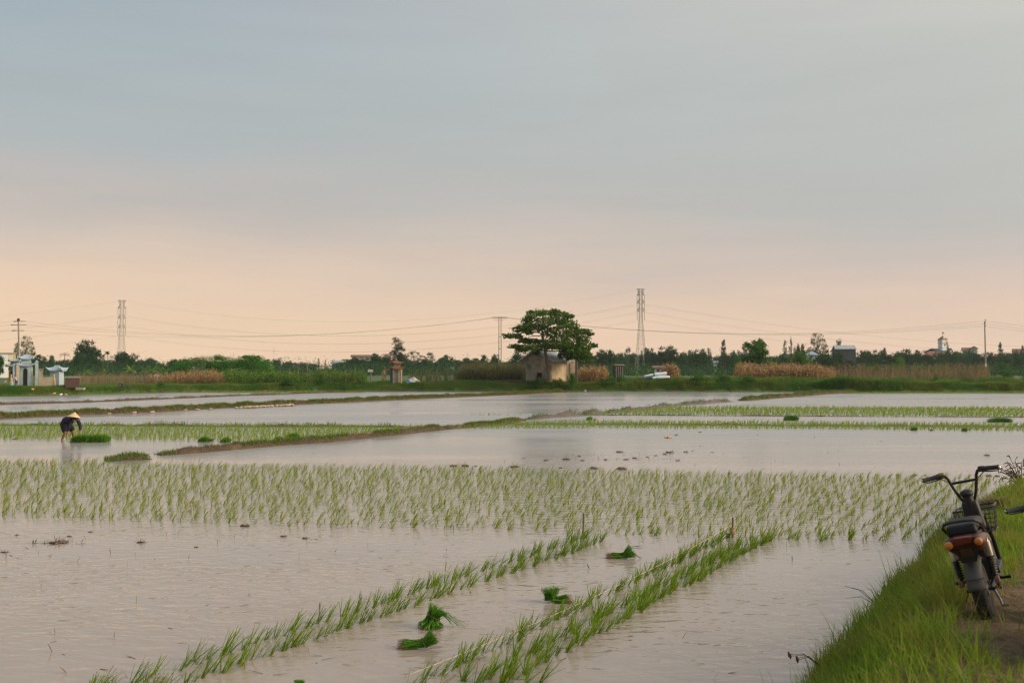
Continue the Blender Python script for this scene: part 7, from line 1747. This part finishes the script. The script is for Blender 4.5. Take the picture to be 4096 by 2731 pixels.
house(2, 30, 1414, 1411, 190, 5, 'white', 'grey', 'flat roofed white building behind the shrine at the left edge', 'flat', cat='building')
house(31, 60, 1414, 1411, 196, 5, 'cream', 'grey', 'flat roofed yellow building behind the shrine', 'flat', cat='building')
# the white church tower
YC = 440; kc = sc(YC); bC = A(3772, 1490, YC); bC.z = GZ - .1; e = empty('church', bC, (0, 0, radians(18)))
def cz(y): return A(3772, y, YC).z - bC.z
tw = 24 * kc; mb = MB(); mb.box((0, 0, cz(1358) / 2), (tw, tw, cz(1358)))
twr = mb.build('tower', WALLS['white'], e)
mb = MB()
for y in (1359, 1370, 1388): mb.box((0, 0, cz(y)), (tw * 1.18, tw * 1.18, .28))
mb.build('cornice', WALLS['white'], twr)
for s in (0, 1):
    M = Matrix.Rotation(pi / 2 * s, 4, 'Z')
    fo = MB().add(*(lambda m: (m.v, m.f))(MB().box((0, -tw / 2 - .02, cz(1379)), (tw * .26, .08, 9 * kc))), M=M).build('window', winm, twr)
mb = MB(); a = tw * .62; zt_ = cz(1343)
mb.add([(-a, -a, cz(1358)), (a, -a, cz(1358)), (a, a, cz(1358)), (-a, a, cz(1358)), (0, 0, zt_)], [(0, 1, 4), (1, 2, 4), (2, 3, 4), (3, 0, 4), (3, 2, 1, 0)]); sp = mb.build('spire', ROOFS['orange'], e)
M = Matrix.Translation((0, -a * .62, cz(1352))) @ Euler((pi / 2, 0, 0)).to_matrix().to_4x4(); MB().lathe([(.5, -.1), (.5, .1)], 14, M).build('round_vent', WALLS['white'], sp)
mb = MB(); mb.tube([(0, 0, zt_ - .3), (0, 0, cz(1326))], .10, 6); fp = mb.build('flagpole', galv, e)
mb = MB(); v = []; f = []
for i in range(7):
    u = i / 6; v += [(.1 + u * 6 * kc, .15 * sin(u * 5), cz(1326.5) - u * 4.5 * kc), (.1 + u * 6 * kc, .15 * sin(u * 5), cz(1335) + u * .4 * kc)]
for i in range(6): f.append((2 * i, 2 * i + 1, 2 * i + 3, 2 * i + 2))
mb.add(v, f); fl = mb.build('flag', mat('red_flag', (0.50, 0.06, 0.04), (0.4, 0.05, 0.035), rough=.8), fp); fl.modifiers.new('thick', 'SOLIDIFY').thickness = .03
mb = MB(); d = 7.0; x0, x1 = -36 * kc, 10 * kc; mb.box(((x0 + x1) / 2, 2, cz(1404) / 2), (x1 - x0, d, cz(1404))); mb.prism([(8 * kc, 0), (36 * kc, 0), (36 * kc, cz(1412)), (22 * kc, cz(1393)), (8 * kc, cz(1412))], -2.2, 5); mb.build('nave_wall', WALLS['white'], e)
mb = MB(); mb.slab([(x0 - .4, -2.0, cz(1406)), (x1 + 2.5, -2.0, cz(1406)), (x1 + 2.5, 2, cz(1395)), (x0 - .4, 2, cz(1395))], -.2); mb.slab([(x0 - .4, 2, cz(1395)), (x1 + 2.5, 2, cz(1395)), (x1 + 2.5, 6, cz(1406)), (x0 - .4, 6, cz(1406))], -.2)
mb.slab([(22 * kc, -2.5, cz(1392.5)), (7 * kc, -2.5, cz(1413)), (7 * kc, 5, cz(1413)), (22 * kc, 5, cz(1392.5))], -.2); mb.slab([(37 * kc, -2.5, cz(1413)), (22 * kc, -2.5, cz(1392.5)), (22 * kc, 5, cz(1392.5)), (37 * kc, 5, cz(1413))], -.2)
mb.build('nave_roof', ROOFS['navy'], e); mb = MB(); mb.box((-24 * kc, -2.1, cz(1400)), (8 * kc, .3, 7 * kc), (-.5, 0, 0)); mb.build('blue_panel', mat('blue_sheet', (0.05, 0.17, 0.42), (0.04, 0.14, 0.35), rough=.6), e)
MB().box((22 * kc, -2.25, cz(1409)), (5 * kc, .12, 6 * kc)).build('gable_window', winm, e)
tag(e, 'white church tower with a red pointed roof and a red flag', 'church')

# ------------------------------------------------------------------ shrines and tombs in the field
pale = mat('limewashed_shrine', (0.31, 0.38, 0.41), (0.20, 0.255, 0.285), rough=.9, scale=1.6, detail=8)
pale_roof = mat('pale_glazed_tiles', (0.29, 0.37, 0.42), (0.19, 0.25, 0.29), rough=.7, scale=2)
creamw = mat('cream_and_sunlit_wash', (0.44, 0.37, 0.26), (0.33, 0.27, 0.19), rough=.9, scale=1.6)
gold = mat('ochre_paint', (0.45, 0.30, 0.06), (0.35, 0.22, 0.05), rough=.6)
stone_g = mat('old_stone', (0.20, 0.185, 0.15), (0.12, 0.11, 0.09), rough=.95, scale=2)
def pagoda_roof(mb, cx, cy, z, w, d, h, ov, lift, n=8):
    """four-sided roof with a curved slope and corners that sweep up"""
    def pt(u, v_, t):
        s = 1 - t; x = (w / 2 * 0.35 * t + (w / 2 + ov) * s) * u; y = (d / 2 * 0.25 * t + (d / 2 + ov) * s) * v_
        c = max(0, abs(u) - .45) / .55 * max(0, abs(v_) - .45) / .55
        return (cx + x, cy + y, z + h * (t ** 1.35) + lift * s ** 2 * (c ** 1.2))
    g = np.linspace(-1, 1, n + 1); rings = []
    per = [(u, -1) for u in g[:-1]] + [(1, u) for u in g[:-1]] + [(u, 1) for u in g[::-1][:-1]] + [(-1, u) for u in g[::-1][:-1]]
    v = []; f = []; m = len(per); T = [0, .3, .65, 1]
    for t in T:
        for (u, q) in per: v.append(pt(u, q, t))
    for i in range(len(T) - 1):
        for k in range(m): f.append((i * m + k, i * m + (k + 1) % m, (i + 1) * m + (k + 1) % m, (i + 1) * m + k))
    f.append(tuple((len(T) - 1) * m + k for k in range(m))); b = len(v)
    for (u, q) in per: p = pt(u, q, 0); v.append((p[0], p[1], p[2] - .10))
    for k in range(m): f.append((k, b + k, b + (k + 1) % m, (k + 1) % m))
    f.append(tuple(b + k for k in range(m))[::-1]); mb.add(v, f)
YS = 94.0; kS = sc(YS) / 3.357
def sx(zx): return (zx) * kS
def shz(zy, b): return A(100, 1150 + zy / 3.357, YS).z - b.z
bS = A(345 / 3.357, 1490, YS); bS.z = GZ - .1; e = empty('shrine', bS, (0, 0, radians(22)))
z_ = lambda y: shz(y, bS)
bw_, bd_ = 1.05, .95
MB().box((0, bd_ / 2, z_(1040) / 2), (bw_, bd_, z_(1040))).build('wall', pale, e)
o = MB().box((bw_ / 2 + .004, bd_ / 2, z_(1045) / 2), (.02, bd_ * .98, z_(1045) * .99)).build('side_wall', creamw, e)  # thin sheet whose cream colour carries the warm sunlight on this side
mb = MB(); mb.prism([(-.20, 0), (.16, 0), (.16, z_(1110)), (.07, z_(1085)), (-.02, z_(1078)), (-.11, z_(1085)), (-.20, z_(1110))], -.03, .01); mb.build('archway', dark_in, e)
mb = MB(); pagoda_roof(mb, 0, bd_ / 2, z_(1040), bw_, bd_, .22, .26, .22); mb.build('lower_roof', pale_roof, e)
MB().box((0, bd_ / 2, (z_(1020) + z_(945)) / 2), (bw_ * .78, bd_ * .78, z_(945) - z_(1020))).build('upper_wall', pale, e)
mb = MB(); pagoda_roof(mb, 0, bd_ / 2, z_(950), bw_ * .85, bd_ * .85, .36, .20, .20); ur = mb.build('upper_roof', pale_roof, e)
mb = MB()
for s in (-1, 0, 1): MB().ball((s * .22, bd_ / 2, z_(905)), (.05, .05, .09), 8, 6).build('ridge_ornament', pale, ur, True); tag(e, 'tall pale blue two tiered shrine with upswept roofs and an arched door', 'shrine')
bS2 = A(185 / 3.357, 1490, YS + 1.5); bS2.z = GZ - .1; e = empty('shrine', bS2, (0, 0, radians(22))); MB().box((0, .4, z_(1050) / 2), (.85, .7, z_(1050))).build('wall', stone_g, e)
mb = MB(); pagoda_roof(mb, 0, .4, z_(1050), .9, .8, .16, .26, .2); mb.build('lower_roof', pale_roof, e); MB().box((0, .4, (z_(1040) + z_(970)) / 2), (.6, .55, z_(970) - z_(1040))).build('upper_wall', stone_g, e)
mb = MB(); pagoda_roof(mb, 0, .4, z_(975), .62, .6, .2, .22, .16); rr_ = mb.build('upper_roof', pale_roof, e); mb = MB(); mb.lathe([(.10, 0), (.05, .06), (.09, .14), (.03, .22), (.01, .32)], 10, Matrix.Translation((0, .4, z_(935)))); mb.build('finial', gold, rr_, True)
MB().box((-.1, .04, z_(1120) / 2), (.26, .04, z_(1120))).build('doorway', dark_in, e); tag(e, 'darker grey shrine with a golden finial left of the tall pale one', 'shrine')
for (x, t, lab, m) in [(192, 1045, 'pale pillar in front of the darker shrine', pale), (238, 1042, 'cream and grey pillar between the two shrines', creamw), (492, 1000, 'pale gate pillar with a pointed cap right of the tall shrine', pale)]:
    b = A(x / 3.357, 1490, YS - 1); b.z = GZ - .15; e = empty('pillar', b, (0, 0, radians(20))); h = shz(t, b); MB().rbox((0, 0, h / 2), (.24, .24, h), .015).build('shaft', m, e)
    mb = MB(); mb.box((0, 0, h + .03), (.32, .32, .06)); mb.box((0, 0, h + .12), (.2, .2, .14), top=(.1, .1)); mb.build('cap', pale_roof, e); tag(e, lab, 'pillar')
def slab_thing(name, zx0, zx1, zy0, zy1, Y, d, m, label, cat, yaw=.3, cap=None):
    x = (zx0 + zx1) / 2 / 3.357; b = A(x, 1490, Y); zt = A(x, 1150 + zy0 / 3.357, Y).z; zb = A(x, 1150 + zy1 / 3.357, Y).z; b.z = min(zb, GZ) - .05; e = empty(name, b, (0, 0, yaw)); w = (zx1 - zx0) / 3.357 * sc(Y) / cos(yaw) * .9
    MB().rbox((0, d / 2, (zt - b.z) / 2), (w, d, zt - b.z), .015).build('block', m, e)
    if cap: MB().rbox((0, d / 2, zt - b.z + .04), (w + .12, d + .12, .08), .015).build('capstone', cap, e)
    return tag(e, label, cat)
slab_thing('grave_pillar', 515, 572, 1102, 1200, YS, .35, creamw, 'short white grave pillar between the two pale shrines', 'tomb', cap=conc)
slab_thing('low_wall', 515, 722, 1206, 1240, YS - 1, .2, creamw, 'low cream wall running to the small shrine', 'wall', .1)
slab_thing('brick_tomb', 880, 1062, 1212, 1292, 91, .7, mat('dark_red_brick', (0.085, 0.050, 0.036), (0.05, 0.032, 0.025), rough=.95, scale=4), 'square brick tomb with a flat top in the grass', 'tomb', .35, conc)
slab_thing('stone_slab', 1010, 1132, 1342, 1366, 87, .4, conc, 'flat pale slab lying in the grass near the water', 'slab', .05)
slab_thing('grey_slab', 1940, 1968, 1222, 1260, 112, .15, stone_g, 'small pale headstone in the brown reeds', 'headstone', .2)
slab_thing('brick_bin', 2030 - 1850 * 0, 2030, 1, 2, 95, .1, conc, 'x', 'x') if False else None
bS3 = A(733 / 3.357, 1490, YS); bS3.z = GZ - .1; e = empty('shrine', bS3, (0, 0, radians(-6))); MB().box((0, .4, shz(1105, bS3) / 2), (.92, .8, shz(1105, bS3))).build('wall', WALLS['blue'], e)
mb = MB(); pagoda_roof(mb, 0, .4, shz(1108, bS3), .95, .85, .40, .26, .30); rr_ = mb.build('roof', pale_roof, e); mb = MB()
for s in (-1, 0, 1): MB().ball((s * .2, .4, shz(1048, bS3)), (.05, .05, .08), 8, 6).build('ridge_ornament', pale, rr_, True); tag(e, 'small pale blue shrine with one upswept roof', 'shrine')
def statue(zx, zy0, zy1, Y, m, label):
    x = zx / 3.357; b = A(x, 1490, Y); b.z = GZ - .1; h = A(x, 1150 + zy0 / 3.357, Y).z - b.z; e = empty('statue', b); MB().rbox((0, 0, h * .25), (.22, .22, h * .5), .02).build('plinth', creamw, e)
    MB().lathe([(.09, h * .5), (.12, h * .6), (.08, h * .75), (.04, h * .83), (.07, h * .9), (.05, h * .97), (.01, h)], 12).build('figure', m, e, True); return tag(e, label, 'statue')
statue(728, 1160, 1235, YS - 2, gold, 'small ochre urn statue beside the small shrine'); statue(152, 1165, 1235, YS - 2, gold, 'small yellow statue in front of the darker shrine')
# the red roofed shrine tower in the middle
YM = 108; kM = sc(YM) / 3.357; bM = A(1200 + 1290 / 3.357, 1490, YM); bM.z = GZ - .1; e = empty('shrine_tower', bM, (0, 0, radians(24)))
mz = lambda y: A(1580, 1250 + y / 3.357, YM).z - bM.z
tw2 = 130 * kM; shr_roof = mat('weathered_orange_tiles', (0.25, 0.085, 0.035), (0.10, 0.045, 0.028), rough=.85, scale=5)
for i in (-1, 1):
    for j in (-1, 1): MB().box((i * tw2 * .42, j * tw2 * .42, mz(745) / 2), (.17, .17, mz(745))).build('pillar', stone_g if i < 0 else creamw, e)
MB().box((-.10, .1, mz(745) / 2), (tw2 * .55, tw2 * .6, mz(745))).build('core_wall', stone_g, e)
mb = MB(); pagoda_roof(mb, 0, 0, mz(748), tw2 * .92, tw2 * .92, .26, .22, .14); mb.build('lower_roof', shr_roof, e)
MB().box((0, 0, (mz(735) + mz(670)) / 2), (tw2 * .72, tw2 * .72, mz(670) - mz(735))).build('upper_wall', stone_g, e)
mb = MB(); pagoda_roof(mb, 0, 0, mz(675), tw2 * .78, tw2 * .78, .24, .22, .14); rr_ = mb.build('upper_roof', shr_roof, e)
mb = MB(); mb.lathe([(.13, 0), (.16, .08), (.10, .12), (.12, .2), (.05, .26), (.07, .34), (.02, .5)], 12, Matrix.Translation((0, 0, mz(650)))); mb.build('finial', stone_g, rr_, True)
tag(e, 'grey shrine tower with two orange tiled roofs in the middle field', 'shrine')
# heap under a tarpaulin, small lamp roof, plastic roll, square bin
b = A(1200 + 1530 / 3.357, 1490, 109); b.z = GZ - .05; e = empty('tarpaulin_heap', b); k = sc(109) / 3.357
mb = MB(); mb.ball((-.1, 0, .1), (78 * k, .7, 82 * k), 18, 10, .35); mb.build('tarpaulin', mat('white_tarpaulin', (0.55, 0.55, 0.53), (0.40, 0.41, 0.40), rough=.6, scale=2), e, True)
mb = MB(); mb.ball((-60 * k, -.35, .12), (38 * k, .42, 56 * k), 14, 9, .3); mb.build('blue_sheet', mat('blue_tarpaulin', (0.06, 0.20, 0.42), (0.20, 0.30, 0.42), rough=.6, scale=3), e, True)
mb = MB(); mb.ball((62 * k, -.2, .12), (34 * k, .5, 52 * k), 14, 9, .3); mb.build('orange_sheet', mat('orange_tarpaulin', (0.42, 0.19, 0.09), (0.35, 0.25, 0.17), rough=.6, scale=3), e, True)
tag(e, 'heap covered by a white, blue and orange tarpaulin right of the shrine tower', 'heap')
b = A(1200 + 950 / 3.357, 1490, 107); b.z = GZ; e = empty('little_shelter', b); h = A(1483, 1250 + 790 / 3.357, 107).z - b.z; MB().tube([(0, 0, 0), (0, 0, h)], .06, 8).build('post', stone_g, e, True)
MB().slab([(-.3, -.25, h - .05), (.3, -.25, h - .05), (.22, .2, h + .18), (-.32, .2, h + .22)], .03).build('roof_sheet', conc, e); tag(e, 'little post with a tilted sheet roof left of the shrine tower', 'shelter')
b = A(2628, 1490, 106); b.z = GZ + .02; e = empty('plastic_roll', b); k = sc(106) / 3.357
plas = mat('white_plastic_film', (0.62, 0.66, 0.67), (0.50, 0.56, 0.58), rough=.35, scale=3, bump=.3, bscale=8)
zt = lambda y: A(2620, 1150 + y / 3.357, 106).z - b.z
mb = MB(); mb.tube([(-170 * k, 0, zt(1190)), (-60 * k, 0, zt(1172)), (60 * k, .02, zt(1160)), (130 * k, 0, zt(1155))], [10 * k, 20 * k, 24 * k, 26 * k], 14); mb.build('upper_roll', plas, e, True)
mb = MB(); mb.tube([(-60 * k, -.1, zt(1215)), (60 * k, -.12, zt(1203)), (170 * k, -.1, zt(1200))], [18 * k, 24 * k, 16 * k], 14); mb.build('lower_roll', plas, e, True)
mb = MB(); mb.tube([(-215 * k, -.1, zt(1225)), (-80 * k, -.1, zt(1212))], [14 * k, 20 * k], 10); mb.build('blue_bundle', mat('dull_blue_cloth', (0.06, 0.08, 0.14), rough=.9), e, True)
MB().tube([(-52 * k, -.02, zt(1171)), (-30 * k, -.02, zt(1168))], 24 * k, 14).build('green_tie', mat('green_band', (0.08, 0.25, 0.10), rough=.8), e, True)
tag(e, 'rolls of white plastic film with a green tie lying on the bank', 'plastic film')
b = A(2477, 1490, 112); b.z = GZ - .05; e = empty('brick_bin', b, (0, 0, .15)); h = A(2477, 1461, 112).z - b.z; w = 38 * sc(112)
dk = mat('blackened_brick', (0.06, 0.055, 0.045), (0.035, 0.032, 0.027), rough=.95, scale=4)
MB().box((0, .4, h / 2), (w, .9, h)).build('wall', dk, e); MB().rbox((0, .4, h + .06), (w * 1.05, 1.05, .12), .02).build('top_slab', conc, e)
for x in (-.35, -.12, .12, .35): MB().box((x * w, -.07, h * .5), (.08, .07, h * .9)).build('rib', stone_g, e)
tag(e, 'dark square brick bin with a pale slab on top right of the big tree', 'bin')
b = A(625, 1490, 115); b.z = GZ - .1; mb = MB(); mb.lathe([(.30, 0), (.34, .1), (.34, .9), (.30, 1.05), (.1, 1.1)], 18); o = mb.build('water_tank', mat('blue_tank', (0.30, 0.42, 0.52), (0.24, 0.34, 0.43), rough=.5), None, True); o.location = b; tag(o, 'pale blue tank half hidden in brown reeds below the bananas', 'tank')
for (x, y, Y, m, lab) in [(131, 1556, 86, gold, 'yellow scrap of litter on the bank at the left'), (217, 1573, 85, gold, 'orange yellow bag at the water edge on the left'), (244, 1577, 85, plas, 'white scrap of litter at the water edge on the left'), (264, 1577, 85, conc, 'grey scrap of litter at the water edge on the left'), (48, 1539, 87, mat('green_bag', (0.08, 0.33, 0.22), rough=.6), 'turquoise bag lying in the grass beside the far person'), (2340, 1563, 103, conc, 'pale rag on the bank below the hut')]:
    mb = MB(); r = 5 * sc(Y); mb.ball((0, 0, 0), (r * 1.2, r, r * .7), 10, 7, .6); o = mb.build('litter', m, None, True); p = A(x, y, Y); o.location = p; tag(o, lab, 'litter')
# a moped left in the far grass, turned sideways
m3 = copy_tree(moped1); p = A(480, 1545, 90); m3.location = (p.x, 90, 0.62); m3.rotation_euler = (0, radians(-8), radians(-75)); m3.scale = (.62, .62, .62)
tag(m3, 'dark moped left standing in the grass below the left pylon', 'moped')
print('objects', len(bpy.data.objects))
